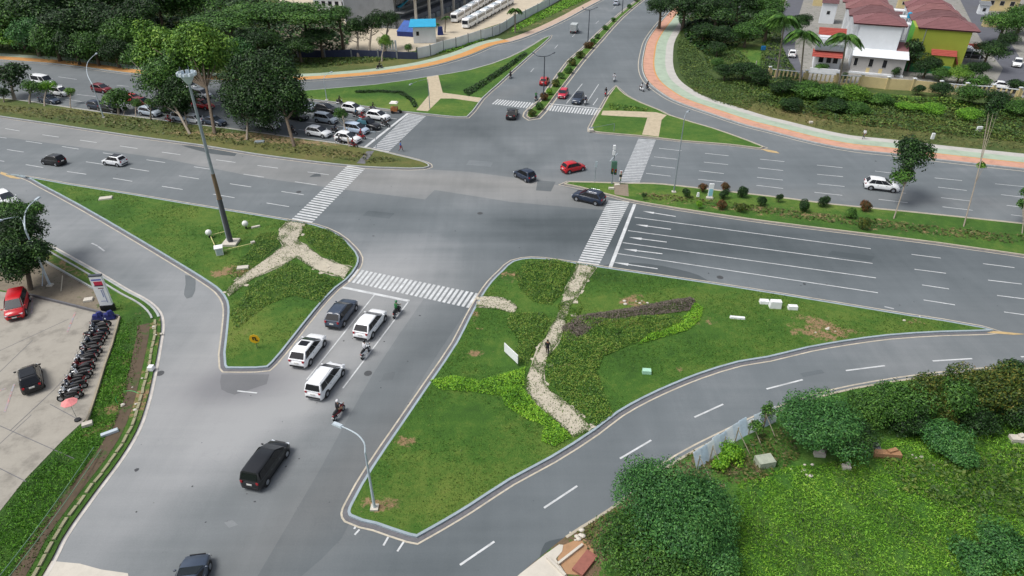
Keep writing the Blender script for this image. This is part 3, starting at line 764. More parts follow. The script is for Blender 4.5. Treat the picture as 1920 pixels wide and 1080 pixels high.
for a, b in (((862.5, 1059.5), (927, 1015.5)), ((1020, 952.5), (1082.5, 911.2)), ((1162.5, 860), (1221, 825.5)), ((1302, 782.5), (1356, 758)), ((1437, 729.5), (1505, 712)), ((1586, 695), (1659, 685.7)), ((1748.7, 677), (1822.5, 672.5)), ((1914, 669), (1985, 668))):
    dash(a, b, 0.16)
for a, b in (((1709, 477), (1764, 484)), ((1714.7, 505), (1773.8, 512.5)), ((1728.7, 534.3), (1779.4, 541.8)), ((1731.6, 562.4), (1790.6, 571.8)), ((1843, 494.4), (1902, 501.9)), ((1852.5, 525.3), (1916, 532.8)), ((1869.4, 554), (1925, 561)), ((1882.5, 585), (1940, 593))):
    dash(a, b)
for a, b in (((109, 144), (144, 149)), ((144, 177), (179, 181)), ((122, 186), (162, 192)), ((100, 158), (116, 159)), ((219, 160), (241, 162)), ((227, 201), (249, 204)), ((405, 196), (421, 198)), ((340, 180), (356, 182)), ((300, 195), (316, 197)), ((1123, 39), (1117, 44)), ((1046, 84), (1040, 91)), ((1001, 128), (995, 135)), ((1080, 62), (1073, 69)), ((1155, 12), (1150, 17)), ((184, 462), (196, 471)), ((1658, 575), (1676, 579)), ((172, 456), (183, 461))):
    dash(a, b, 0.18, M_WORN)
def arrow(tail, tip, turn=False):
    A, B = at(*tail).to_2d(), at(*tip).to_2d()
    d_ = (B - A); L = d_.length; d_ = d_ / L; n_ = Vector((-d_.y, d_.x))
    P = lambda u, v: A + d_ * u + n_ * v
    if not turn: q = [P(0, -.09), P(L * .66, -.09), P(L * .66, -.28), P(L, 0), P(L * .66, .28), P(L * .66, .09), P(0, .09)]
    else: q = [P(0, -.09), P(L * .45, -.09), P(L * .58, -.55), P(L * .50, -.75), P(L * .82, -.9), P(L * .80, -.3), P(L * .74, -.42), P(L * .66, .09), P(0, .09)]
    me = sheet('arrow', q, 0.0125, M_WHITE, parent=lr, kind=None)
    return me
for tl, tp, tr in (((1267, 406), (1205, 396), 1), ((1258, 430), (1192, 421), 1), ((1250, 454), (1179, 445), 0), ((1242, 476), (1169, 467), 0), ((1233, 504), (1150, 492), 0)):
    arrow(tl, tp, False)

# ------------------------------------------------------------------ concrete lots, drives
lot = [(55, 557), (120, 573), (180, 588), (224, 598), (196, 690), (167, 783), (120, 826), (47, 902), (0, 962), (-120, 1100), (-500, 1100), (-500, 640), (-200, 520), (0, 548)]
pl = W(lot)
o = sheet('concrete_lot', pl, 0.125, M_CONC)
jr = []
for a, b in (((0, 800), (140, 862)), ((60, 780), (0, 835)), ((0, 660), (130, 600)), ((62, 640), (0, 700)), ((95, 760), (150, 790)), ((0, 880), (50, 905)), ((20, 810), (100, 735)), ((100, 735), (175, 660))):
    jz_ = 0.128 + 0.0012 * len(o.children); mark('joint', line_w(at(*a).to_2d(), at(*b).to_2d(), 0.06), M_GUTTER, jz_, o)
M_PINK = paint_mat('faded_red_paint', S(205, 150, 140), 0.52)
for a, b in (((127, 625), (142, 588)), ((10, 775), (28, 722)), ((0, 735), (12, 730)), ((62, 560), (60, 590))):
    mark('painted_line', line_w(at(*a).to_2d(), at(*b).to_2d(), 0.16), M_PINK, 0.142, o)
wall_px = [(20, 550), (55, 557), (120, 573), (180, 588), (224, 598)]
ribbon('lot_kerb', W(wall_px), 0.0, 0.16, 0.1, 0.4, M_GUTTER, False, kind='structure')
ribbon('lot_kerb', W([(224, 598), (210, 650), (196, 690), (181, 740), (167, 783), (160, 800)]), -0.0, 0.16, 0.1, 0.35, stone_mat('weathered_kerb', S(160, 150, 130), scale=1, dark=0.35), False, kind='structure')
sheet('dirt_yard', W([(0, 478), (60, 480), (85, 492), (140, 520), (180, 545), (205, 562), (190, 585), (120, 570), (55, 555), (0, 545), (-60, 535), (-60, 470)]), 0.108, stone_mat('yard_soil', S(128, 118, 102), green=0.42, scale=0.8, dark=0.4))
sheet('bottom_drive', W([(97, 1052), (150, 1057), (190, 1068), (240, 1075), (250, 1130), (60, 1130), (70, 1090)]), 0.013, M_CONCPALE)
sheet('concrete_apron', W([(975, 1078), (1020, 1043), (1048, 1023), (1056, 1024), (1054, 1036), (1042, 1050), (1062, 1080), (1075, 1110), (930, 1120)]), 0.135, M_CONCPALE)
sheet('bare_patch', W([(1056, 1024), (1090, 1010), (1110, 1024), (1115, 1045), (1085, 1080), (1062, 1078), (1045, 1050)]), 0.112, stone_mat('orange_soil', S(176, 138, 104), green=0.3, scale=1.0, dark=0.3))
# ------------------------------------------------------------------ vehicles
def carpaint(name, col, rough=0.28):
    if name in MATS: return MATS[name]
    t = NT(name)
    n = t.noise(1.5, 3)
    c = t.ramp(n, [(0.3, mul(col, 0.9)), (0.7, mul(col, 1.05))])
    m = t.base(c, rough)
    t.b.inputs['Coat Weight'].default_value = 0.35
    t.b.inputs['Coat Roughness'].default_value = 0.12
    MATS[name] = m
    return m
P_WHITE = carpaint('white_paint', S(246, 248, 250)); P_BLACK = carpaint('black_paint', S(26, 28, 32)); P_RED = carpaint('red_paint', S(196, 28, 38))
P_SILVER = carpaint('silver_paint', S(176, 188, 200)); P_NAVY = carpaint('navy_paint', S(38, 50, 70)); P_GREY = carpaint('grey_paint', S(62, 74, 92))
P_DKRED = carpaint('dark_red_paint', S(120, 22, 32)); P_PINK = carpaint('bright_red_paint', S(210, 56, 78)); P_PALE = carpaint('pale_blue_paint', S(190, 206, 226))
M_GLASS = plain('tinted_glass', S(20, 23, 28), 0.12, 0.05); M_WGLASS = plain('windscreen_glass', S(38, 44, 52), 0.12, 0.1)
M_TYRE = plain('tyre_rubber', S(28, 28, 29), 0.85); M_RIM = plain('wheel_rim', S(170, 174, 180), 0.35, 0.05, metal=0.6)
M_PLASTIC = plain('black_plastic', S(34, 35, 38), 0.6); M_LAMPR = plain('red_lamp', S(168, 30, 40), 0.25); M_LAMPW = plain('clear_lamp', S(215, 222, 230), 0.15)
M_PLATE = plain('plate_white', S(214, 214, 210), 0.5); M_CHROME = plain('chrome', S(190, 194, 200), 0.2, metal=0.8)

SPEC = {  # L, W, body stations (x/L, z top, width factor), cabin x fractions (windscreen base, top, rear top, rear base), belt, roof, roof width
    'suv': dict(L=4.5, W=1.84, top=[(0, .62, .72), (.012, .80, .84), (.05, .96, .94), (.12, 1.02, .99), (.5, 1.05, 1), (.70, 1.04, 1), (.74, 1.03, .99), (.82, 1.0, .97), (.90, .94, .95), (.955, .85, .90), (.985, .70, .83), (1, .5, .74)],
                cab=(.775, .53, .15, .02), belt=1.0, roof=1.62, rw=.74, clear=.24),
    'mpv': dict(L=4.45, W=1.78, top=[(0, .62, .76), (.012, .85, .87), (.05, .98, .95), (.12, 1.02, 1), (.5, 1.02, 1), (.74, 1.02, 1), (.80, .99, .985), (.88, .93, .97), (.94, .85, .92), (.98, .68, .85), (1, .48, .76)],
                cab=(.835, .60, .08, .012), belt=.99, roof=1.68, rw=.76, clear=.2),
    'hatch': dict(L=3.75, W=1.68, top=[(0, .55, .72), (.02, .78, .86), (.06, .92, .94), (.13, .95, 1), (.5, .94, 1), (.72, .93, 1), (.78, .91, .98), (.87, .84, .96), (.94, .74, .91), (.98, .60, .83), (1, .42, .74)],
                  cab=(.79, .56, .14, .03), belt=.93, roof=1.50, rw=.73, clear=.18),
    'sedan': dict(L=4.5, W=1.76, top=[(0, .62, .80), (.015, .86, .90), (.05, .95, .97), (.16, .96, 1), (.3, .95, 1), (.68, .94, 1), (.73, .93, 1), (.88, .82, .96), (.97, .68, .88), (.99, .54, .80), (1, .42, .72)],
                  cab=(.75, .53, .27, .13), belt=.93, roof=1.46, rw=.74, clear=.17),
    'van': dict(L=4.9, W=1.86, top=[(0, .66, .88), (.01, .92, .96), (.04, 1.06, 1), (.14, 1.10, 1), (.5, 1.10, 1), (.84, 1.08, 1), (.88, 1.04, 1), (.95, .90, .96), (.985, .74, .92), (1, .5, .84)],
                cab=(.90, .76, .02, .008), belt=1.08, roof=2.05, rw=.86, clear=.2),
    'pickup': dict(L=5.1, W=1.84, top=[(0, .62, .88), (.01, .94, .96), (.04, 1.0, .99), (.14, 1.02, 1), (.37, 1.02, 1), (.5, 1.05, 1), (.72, 1.05, 1), (.75, 1.04, 1), (.90, .96, .98), (.97, .84, .9), (.99, .66, .82), (1, .5, .76)],
                   cab=(.755, .63, .41, .375), belt=1.04, roof=1.74, rw=.78, clear=.28),
}
def lerp(a, b, t): return a + (b - a) * t
def build_car(kind, paint_m, glassy_roof=None, sunroof=False, rails=False):
    s = SPEC[kind]; L, Wd = s['L'], s['W']; hw = Wd / 2
    root = empty('parked_car')
    X = lambda u: (u - 0.5) * L
    def ring(x, zt, w, zb):
        w *= hw; m = lerp(zb, zt, .45)
        return [(x, -w * .90, zb), (x, -w * .985, lerp(zb, zt, .22)), (x, -w, m), (x, -w * .985, lerp(zb, zt, .80)), (x, -w * .93, zt - .05), (x, -w * .84, zt), (x, 0, zt + .025),
                (x, w * .84, zt), (x, w * .93, zt - .05), (x, w * .985, lerp(zb, zt, .80)), (x, w, m), (x, w * .985, lerp(zb, zt, .22)), (x, w * .90, zb)]
    b = MB(); vs, fs = [], []
    for u, zt, w in s['top']: vs += ring(X(u), zt, w, s['clear'] + (0.12 if u in (0, 1) else 0.0))
    n, k = 13, len(s['top'])
    for i in range(k - 1):
        for j in range(n): fs.append((i * n + j, i * n + (j + 1) % n, (i + 1) * n + (j + 1) % n, (i + 1) * n + j))
    fs += [tuple(reversed(range(n))), tuple((k - 1) * n + j for j in range(n))]
    b.add(vs, fs)
    wb, wt, rt, rb = [X(u) for u in s['cab']]
    zb, zr = s['belt'], s['roof']; yb, yr = hw * .93, hw * s['rw']
    def cring(x, y, z, crown):
        return [(x, -y, z), (x, -y * .93, z + crown * .55), (x, -y * .7, z + crown * .9), (x, 0, z + crown), (x, y * .7, z + crown * .9), (x, y * .93, z + crown * .55), (x, y, z)]
    rows_ = [(rb, yb * .93, zb, 0), (lerp(rb, rt, .85), lerp(yb, yr, .8), lerp(zb, zr, .85), .0), (rt, yr * .97, zr - .05, .05), (lerp(rt, wt, .3), yr, zr - .03, .06), (lerp(rt, wt, .6), yr, zr - .03, .06), (wt, yr * .92, zr - .09, .04), (wb, yb * .93, zb, 0)]
    # cabin: roof skin plus side skirts down to the belt
    vs = []; fs = []
    for x, y, z, c in rows_:
        vs += [(x, -yb if abs(z - zb) > .01 else -y, zb - .02)] + cring(x, y, z, c) + [(x, yb if abs(z - zb) > .01 else y, zb - .02)]
    m = 9
    for i in range(len(rows_) - 1):
        for j in range(m - 1): fs.append((i * m + j, i * m + j + 1, (i + 1) * m + j + 1, (i + 1) * m + j))
    b.add(vs, fs)
    body = b.build('body', [paint_m], root, True)
    bmx = bmesh.new(); bmx.from_mesh(body.data); bmesh.ops.recalc_face_normals(bmx, faces=bmx.faces); bmx.to_mesh(body.data); bmx.free()
    # glass
    def sp(x_b, x_t, t, side):   # point on the side plane
        return Vector((lerp(x_b, x_t, t), side * (lerp(yb, yr, t) + .004), lerp(zb, zr - .03, t)))
    for nm, xb_, xt_, y0, y1, sg in (('windscreen', wb, wt, yb * .90, yr * .88, 1), ('rear_window', rb, rt, yb * .84, yr * .84, -1)):
        t0, t1 = (.08, .95) if sg > 0 else (.16, .88)
        pts = []
        for t, sd in ((t0, -1), (t0, 1), (t1, 1), (t1, -1)):
            xx = lerp(xb_, xt_, t) + sg * .025
            pts.append((xx, sd * lerp(y0, y1, t), lerp(zb, zr - (.08 if sg > 0 else .05), t) + .02))
        if sg < 0: pts = pts[::-1]
        g = MB(); g.slab(pts, .012); g.build(nm, M_WGLASS if sg > 0 else M_GLASS, root)
    fr, rr = (wb - .16, wt - .05), (rb + .26, rt + .16)
    if kind in ('van',): splits = [0.0, .62, .70, 1.0]
    elif kind == 'pickup': splits = [0, .45, .52, 1.0]
    else: splits = [0.0, .27, .285, .64, .655, 1.0]
    for side in (-1, 1):
        for i in range(0, len(splits) - 1, 2):
            a, c = splits[i], splits[i + 1]
            q = []
            for u, t in ((a, .06), (c, .06), (c, .90), (a, .90)):
                q.append(sp(lerp(rr[0], fr[0], u), lerp(rr[1], fr[1], u), t, side))
            if side > 0: q = q[::-1]
            g = MB(); g.slab(q, .014); g.build('side_window', M_GLASS, root)
    if glassy_roof or sunroof:
        g = MB(); x0, x1 = (lerp(rt, wt, .12), lerp(rt, wt, .95)) if glassy_roof else (lerp(rt, wt, .45), lerp(rt, wt, .86))
        k_ = .84 if glassy_roof else .62
        g.box(((x0 + x1) / 2, 0, zr + .028), (x1 - x0, yr * 2 * k_, .03)); g.build('roof_panel' if glassy_roof else 'sunroof', M_GLASS, root)
    if rails:
        for sd in (-1, 1):
            g = MB(); g.tube([(lerp(rt, wt, .05), sd * yr * .86, zr + .02), (lerp(rt, wt, .12), sd * yr * .86, zr + .07), (lerp(rt, wt, .88), sd * yr * .86, zr + .07), (lerp(rt, wt, .95), sd * yr * .86, zr + .02)], .018, 5)
            g.build('roof_rail', M_CHROME, root)
    rw_ = .33 if kind != 'hatch' else .29
    wx = (X(.185), X(.815)) if kind != 'van' else (X(.2), X(.84))
    for x in wx:
        for sd in (-1, 1):
            a = MB(); a.tube([(x, sd * (hw - .25), rw_ + .02), (x, sd * (hw + .006), rw_ + .02)], rw_ + .07, 16); a.build('wheel_arch', M_PLASTIC, root)
            w_ = MB(); w_.tube([(x, sd * (hw - .2), rw_), (x, sd * (hw - .02), rw_), (x, sd * (hw + .02), rw_)], [rw_, rw_, rw_ * .94], 18)
            wo = w_.build('wheel', M_TYRE, root, True)
            r_2 = MB(); r_2.tube([(x, sd * (hw + .0), rw_), (x, sd * (hw + .028), rw_)], [rw_ * .64, rw_ * .58], 12); r_2.build('rim', M_RIM, wo)
    for sd in (-1, 1):
        g = MB(); g.box((X(.955), sd * hw * .66, s['top'][-3][1] - .17), (.22, .34, .12), sd * -.32); g.build('headlight', M_LAMPW, root)
        g = MB(); g.box((X(.016), sd * hw * .71, .90 if kind != 'hatch' else .80), (.12, .17, .15 if kind in ('hatch', 'sedan') else .2)); g.build('taillight', M_LAMPR, root)
        g = MB(); g.ball((wb - .22, sd * (yb + .14), zb + .1), (.07, .12, .08), 8, 5); g.build('side_mirror', paint_m, root)
        for u in (.36, .60): g = MB(); g.box((X(u), sd * (hw + .004), zb - .14), (.16, .02, .03)); g.build('door_handle', M_CHROME, root)
    g = MB(); g.box((X(.993), 0, .56), (.05, Wd * .56, .2)); g.build('grille', M_PLASTIC, root)
    g = MB(); g.box((X(.0) - .012, 0, .40), (.06, Wd * .74, .16)); g.build('rear_bumper', M_PLASTIC, root)
    g = MB(); g.box((X(1.0) + .01, 0, .32), (.06, Wd * .62, .12)); g.build('front_bumper', M_PLASTIC, root)
    g = MB(); g.box((X(0) - .01, 0, .74), (.04, .42, .14)); g.build('number_plate', M_PLATE, root)
    g = MB(); g.box((X(1) + .03, 0, .46), (.03, .42, .12)); g.build('number_plate', M_PLATE, root)
    for sd in (-1, 1): g = MB(); g.box((0, sd * (hw * .965), s['clear'] + .07), (L * .46, .05, .12)); g.build('side_sill', M_PLASTIC, root)
    if kind == 'pickup':
        g = MB(); g.box((X(.185), 0, 1.035), (L * .31, Wd * .78, .04)); g.build('load_bed', M_PLASTIC, root)
    return root
PROTO = {}
GENC = {'suv': 'suv', 'mpv': 'minivan', 'hatch': 'hatchback', 'sedan': 'sedan', 'van': 'van', 'pickup': 'pickup truck'}
def car(kind, paint_m, pos, dpx, label, group='vehicles on the roads', zc=0.8, opts=(), cat=None):
    key = (kind, opts)
    if key not in PROTO:
        PROTO[key] = [build_car(kind, paint_m, 'glass' in opts, 'sun' in opts, 'rails' in opts), False]
    pr, used = PROTO[key]
    o = copy_tree(pr) if used else pr
    PROTO[key][1] = True
    nm = {'suv': 'suv', 'mpv': 'minivan', 'hatch': 'hatchback_car', 'sedan': 'sedan_car', 'van': 'van', 'pickup': 'pickup_truck'}[kind]
    o.name = nm
    for ch in o.children:
        if ch.name.startswith(('body', 'side_mirror')):
            ch.material_slots[0].link = 'OBJECT'; ch.material_slots[0].material = paint_m
    p = at(pos[0], pos[1], zc)
    q = at(pos[0] + dpx[0], pos[1] + dpx[1], zc)
    o.location = (p.x, p.y, 0.012)
    o.rotation_euler = (0, 0, math.atan2(q.y - p.y, q.x - p.x))
    if 'road' not in group: o.location.z = 0.13
    return tag(o, label, cat or GENC[kind], group)
RD = 'vehicles on the roads'
car('hatch', P_BLACK, (99, 298), (-50, -7), 'black hatchback driving on the main road, second car from the edge')
car('hatch', P_WHITE, (214, 299), (-50, -7), 'white hatchback with a dark roof driving on the main road', opts=('glass',))
car('hatch', P_NAVY, (984, 325), (-38, -19), 'dark navy hatchback crossing the middle of the junction')
car('hatch', P_RED, (1075, 311), (42, -9), 'red hatchback turning inside the junction beside the navy hatchback')
car('suv', P_NAVY, (1104, 367), (-60, -14), 'black suv at the pointed tip of the grass median', opts=('rails',))
car('suv', P_WHITE, (1654, 345), (60, 7), 'white suv driving alone on the far carriageway beside the slim dark tree')
car('suv', P_BLACK, (960, 211), (9, -22), 'black suv entering the side road across the far zebra crossing')
car('hatch', P_RED, (1021, 150), (13, -19), 'red hatchback passing the double street lamp')
car('hatch', P_PINK, (1056, 174), (-14, 20), 'bright red car waiting beside the planted median')
car('suv', P_GREY, (1084, 183), (-13, 20), 'grey suv with a pale bonnet waiting at the far stop line', opts=('glass',))
car('sedan', P_SILVER, (1156, 4), (14, -16), 'silver sedan furthest along the side road')
A_ = (0.78 * 40, -40)
car('suv', P_GREY, (640, 583), A_, 'dark grey suv waiting first at the near stop line', opts=('rails',))
car('suv', P_WHITE, (694, 603), A_, 'white suv with a black rear window waiting beside the grey suv')
car('suv', P_WHITE, (577, 652), A_, 'white suv with a black sunroof behind the grey suv', opts=('sun',))
car('mpv', P_WHITE, (610, 708), A_, 'white minivan with roof rails, last in the near queue', opts=('rails',))
car('mpv', P_BLACK, (498, 865), (0.72 * 40, -40), 'large black minivan driving towards the queue')
car('sedan', P_GREY, (352, 1095), (0.3 * 40, -40), 'dark blue grey sedan cut off by the bottom edge')
car('mpv', P_RED, (31, 571), (-8, 30), 'red minivan parked at the corner of the concrete lot', 'cars parked on the lot', opts=())
car('hatch', P_BLACK, (56, 706), (-7, -36), 'black hatchback parked in the open part of the concrete lot', 'cars parked on the lot', opts=('glass',))
car('suv', P_WHITE, (10, 371), (60, 34), 'white suv half hidden behind the round dark tree')
D_ = (50, 8)
car('van', P_WHITE, (79, 150), D_, 'white panel van near the small yellowish tree', zc=1.0)
car('mpv', P_WHITE, (112, 171), D_, 'white minivan just in front of the panel van', opts=('rails',))
car('sedan', P_GREY, (92, 185), D_, 'dark grey sedan beside the kerb below the white minivan')
car('suv', P_DKRED, (190, 165), D_, 'dark red suv behind the lamp post, on the inner lane')
car('hatch', P_NAVY, (181, 196), D_, 'navy hatchback at the foot of the curved lamp post')
car('sedan', P_BLACK, (205, 201), D_, 'black sedan half hidden under a small tree')
car('hatch', P_RED, (250, 183), D_, 'red hatchback seen between two small trees')
car('suv', P_DKRED, (267, 191), D_, 'maroon suv behind the red hatchback in the queue')
car('suv', P_SILVER, (281, 208), D_, 'silver suv beside the median at the end of the tree gap', opts=('rails',))
car('pickup', P_BLACK, (316, 203), D_, 'black pickup beside the silver suv')
car('suv', P_BLACK, (348, 184), D_, 'black suv in the shade of the big light green tree')
car('mpv', P_SILVER, (343, 219), D_, 'silver minivan behind the tall mast, next to the median')
car('hatch', P_WHITE, (366, 222), D_, 'white hatchback just right of the tall mast')
car('hatch', P_WHITE, (355, 160), D_, 'white hatchback at the back beneath the floodlight head')
car('mpv', P_WHITE, (377, 175), D_, 'white minivan behind the tree trunk near the floodlight head')
car('suv', P_RED, (380, 195), D_, 'bright red suv in the queue between tree trunks')
car('sedan', P_GREY, (401, 225), D_, 'grey sedan next to the median between two tree trunks')
car('hatch', P_SILVER, (428, 183), D_, 'silver hatchback partly covered by the darkest tree')
car('suv', P_WHITE, (502, 231), D_, 'white suv showing beneath the darkest tree')
car('sedan', P_BLACK, (556, 215), D_, 'black sedan coming out from behind the darkest tree')
car('suv', P_SILVER, (571, 198), D_, 'silver suv on the inner lane touching the tree crown')
car('suv', P_BLACK, (612, 203), D_, 'large black suv behind the slim pale lamp post', opts=('rails',))
car('mpv', P_SILVER, (611, 221), D_, 'silver minivan in the middle lane of the waiting queue')
car('suv', P_WHITE, (597, 246), D_, 'white suv in the kerb lane behind two motorcycles')
car('suv', P_WHITE, (662, 202), D_, 'white suv on the inner lane by the grass island', opts=('rails',))
car('suv', P_WHITE, (709, 216), D_, 'white suv with dark windows leading the inner lane')
car('pickup', P_BLACK, (687, 232), D_, 'black pickup with a tarpaulin load near the stop line')
car('mpv', P_PALE, (668, 240), D_, 'pale blue minivan between the pickup and the kerb lane')
car('suv', P_WHITE, (652, 257), D_, 'white suv leading the kerb lane', opts=('rails',))
G2 = 'cars in the housing estate'
car('suv', P_WHITE, (1486, 100), (10, -40), 'white suv parked on the estate lane behind the palms', G2)
car('mpv', P_BLACK, (1824, 103), (50, 4), 'black minivan under the carport by the dark tree', G2)
car('suv', P_WHITE, (1908, 118), (-10, 40), 'white suv parked on the estate road by the frame edge', G2)
car('sedan', P_WHITE, (1880, 160), (50, 6), 'white sedan behind the picket part of the boundary wall', G2)
# tarpaulin load
g = MB(); pk = at(680, 229, 1.2); g.box((pk.x, pk.y, 1.35), (1.9, 1.3, .6), -.15, taper=.8); tag(g.build('tarpaulin_load', plain('teal_tarpaulin', S(70, 120, 135), .6, .3)), 'blue green tarpaulin load on the black pickup', 'cargo')
# box van on the side road
def box_truck():
    p = at(1077, 53, 1.1); q = at(1077 + 14, 53 - 16, 1.1)
    r = empty('box_truck', (p.x, p.y, 0.01), math.atan2(q.y - p.y, q.x - p.x), 'small grey white box truck driving up the side road', 'truck', RD)
    g = MB(); g.box((-.6, 0, 1.55), (3.1, 1.75, 1.75)); g.build('cargo_box', plain('box_grey_white', S(186, 192, 192), .5), r)
    g = MB(); g.box((-2.16, -.42, 1.52), (.03, .8, 1.55)); g.box((-2.16, .42, 1.52), (.03, .8, 1.55)); g.build('rear_door', plain('box_door', S(168, 172, 172), .5), r)
    g = MB(); g.prism([(1.0, -.82), (2.45, -.8), (2.5, 0), (2.45, .8), (1.0, .82)], .5, 1.15); g.box((1.6, 0, 1.5), (1.1, 1.5, .75), taper=.85); g.build('cab', P_WHITE, r)
    g = MB(); g.box((2.1, 0, 1.5), (.1, 1.3, .5)); g.build('windscreen', M_WGLASS, r)
    g = MB(); g.box((0, 0, .5), (4.2, 1.3, .2)); g.build('chassis', M_PLASTIC, r)
    for x in (-1.4, 1.75):
        for sd in (-1, 1):
            g = MB(); g.tube([(x, sd * .6, .34), (x, sd * .86, .34)], .34, 14); w_ = g.build('wheel', M_TYRE, r)
            g = MB(); g.tube([(x, sd * .86, .34), (x, sd * .88, .34)], .18, 10); g.build('rim', M_RIM, w_)
    for sd in (-1, 1):
        g = MB(); g.box((-2.17, sd * .72, .62), (.05, .2, .14)); g.build('taillight', M_LAMPR, r)
box_truck()

# ------------------------------------------------------------------ people
def skin_body(name, pose, mats):
    """pose: dict joint -> (x, y, z, r). One continuous skin-modified figure with fingers; mats = [skin, shirt, trousers, shoes]"""
    V, E, RR, tagm = [], [], [], []
    idx = {}
    def j(nm, p, r):
        idx[nm] = len(V); V.append(p); RR.append(r); return idx[nm]
    def e(a, b): E.append((idx[a], idx[b]))
    for nm, v in pose.items(): j(nm, v[:3], v[3])
    for a, b in (('pelvis', 'waist'), ('waist', 'chest'), ('chest', 'neck'), ('neck', 'head'), ('head', 'crown'), ('chest', 'shL'), ('shL', 'elL'), ('elL', 'wrL'), ('wrL', 'hdL'), ('chest', 'shR'), ('shR', 'elR'), ('elR', 'wrR'), ('wrR', 'hdR'),
                 ('pelvis', 'hipL'), ('hipL', 'knL'), ('knL', 'anL'), ('anL', 'toL'), ('pelvis', 'hipR'), ('hipR', 'knR'), ('knR', 'anR'), ('anR', 'toR')): e(a, b)
    for s_ in 'LR':
        h = Vector(pose['hd' + s_][:3]); w = Vector(pose['wr' + s_][:3]); d_ = (h - w).normalized()
        sd = d_.cross(Vector((0, 0, 1)))
        sd = sd.normalized() if sd.length > .1 else Vector((1, 0, 0))
        for k in range(4):
            a = h + sd * (k - 1.5) * .021; b = a + d_ * (.045 + .008 * (k in (1, 2))) + Vector((0, 0, -.012)); c = b + d_ * .025 + Vector((0, 0, -.022))
            j(f'f{s_}{k}a', b, .009); j(f'f{s_}{k}b', c, .008); E.append((idx['hd' + s_], idx[f'f{s_}{k}a'])); E.append((idx[f'f{s_}{k}a'], idx[f'f{s_}{k}b']))
        t1 = w + d_ * .035 + sd * .04; t2 = t1 + d_ * .035 + sd * .012
        j(f't{s_}a', t1, .011); j(f't{s_}b', t2, .009); E.append((idx['wr' + s_], idx[f't{s_}a'])); E.append((idx[f't{s_}a'], idx[f't{s_}b']))
    me = bpy.data.meshes.new(name); me.from_pydata([tuple(v) for v in V], E, [])
    o = bpy.data.objects.new(name, me); sc.collection.objects.link(o)
    m = o.modifiers.new('s', 'SKIN'); m.use_smooth_shade = True
    for i, d_ in enumerate(me.skin_vertices[0].data): d_.radius = (RR[i], RR[i]); d_.use_root = (i == idx['pelvis'])
    o.modifiers.new('u', 'SUBSURF').levels = 1
    bpy.context.view_layer.update()
    dg = bpy.context.evaluated_depsgraph_get()
    nm_ = bpy.data.meshes.new_from_object(o.evaluated_get(dg))
    bpy.data.objects.remove(o)
    for m_ in mats: nm_.materials.append(m_)
    # colour each face by the joint it lies nearest to
    reg = {}
    for nme in idx:
        k = nme[:2]
        reg[nme] = 1 if nme in ('chest', 'waist', 'shL', 'shR', 'elL', 'elR') else 2 if nme in ('pelvis', 'hipL', 'hipR', 'knL', 'knR') else 3 if k in ('an', 'to') else 0
    keys = list(idx); K = np.array([V[idx[k]] for k in keys], float)
    for pl_ in nm_.polygons:
        c = np.array(pl_.center)
        pl_.material_index = reg[keys[int(np.argmin(((K - c) ** 2).sum(1)))]]
    return nm_
M_SKIN = plain('skin', S(150, 108, 82), .6, .05); M_HAIR = plain('dark_hair', S(24, 20, 18), .8); M_SHOE = plain('dark_shoe', S(36, 32, 32), .7)
RIDE = dict(pelvis=(-.12, 0, .86, .15), waist=(-.10, 0, 1.02, .13), chest=(-.02, 0, 1.27, .155), neck=(.02, 0, 1.44, .055), head=(.05, 0, 1.56, .09), crown=(.05, 0, 1.66, .075),
            shL=(.0, .17, 1.36, .06), elL=(.2, .27, 1.14, .042), wrL=(.42, .27, 1.10, .03), hdL=(.49, .27, 1.09, .032), shR=(.0, -.17, 1.36, .06), elR=(.2, -.27, 1.14, .042), wrR=(.42, -.27, 1.10, .03), hdR=(.49, -.27, 1.09, .032),
            hipL=(-.06, .11, .84, .10), knL=(.33, .17, .72, .065), anL=(.22, .16, .36, .042), toL=(.36, .17, .31, .035), hipR=(-.06, -.11, .84, .10), knR=(.33, -.17, .72, .065), anR=(.22, -.16, .36, .042), toR=(.36, -.17, .31, .035))
WALK = dict(pelvis=(0, 0, .92, .14), waist=(0, 0, 1.08, .125), chest=(.02, 0, 1.32, .15), neck=(.03, 0, 1.5, .055), head=(.05, 0, 1.62, .09), crown=(.05, 0, 1.71, .07),
            shL=(.02, .18, 1.42, .06), elL=(-.1, .23, 1.16, .042), wrL=(.0, .24, .94, .03), hdL=(.03, .24, .87, .032), shR=(.02, -.18, 1.42, .06), elR=(.12, -.22, 1.17, .042), wrR=(.26, -.2, 1.0, .03), hdR=(.31, -.2, .95, .032),
            hipL=(.02, .1, .88, .095), knL=(.22, .1, .52, .062), anL=(.28, .1, .09, .042), toL=(.42, .11, .05, .035), hipR=(-.02, -.1, .88, .095), knR=(-.06, -.1, .48, .062), anR=(-.34, -.1, .14, .042), toR=(-.26, -.11, .04, .035))
CL = lambda n, c: plain('cloth_' + n, c, .8, .12, 12)
C_WHITE, C_DARK, C_GREEN, C_NAVY, C_GREY, C_RED, C_TAN = CL('white', S(214, 214, 218)), CL('dark', S(34, 34, 40)), CL('green', S(40, 110, 60)), CL('navy', S(34, 42, 66)), CL('grey', S(110, 112, 120)), CL('red', S(160, 44, 50)), CL('tan', S(176, 150, 120))
me_ride = skin_body('rider', RIDE, [M_SKIN, C_DARK, C_NAVY, M_SHOE]); me_walk = skin_body('walker', WALK, [M_SKIN, C_DARK, C_NAVY, M_SHOE])
hm = MB(); hm.ball((.05, 0, 1.60), (.145, .13, .14), 14, 9); helmet_me = hm.build('helmet', [P_WHITE], None, True).data; bpy.data.objects.remove(bpy.data.objects['helmet'])
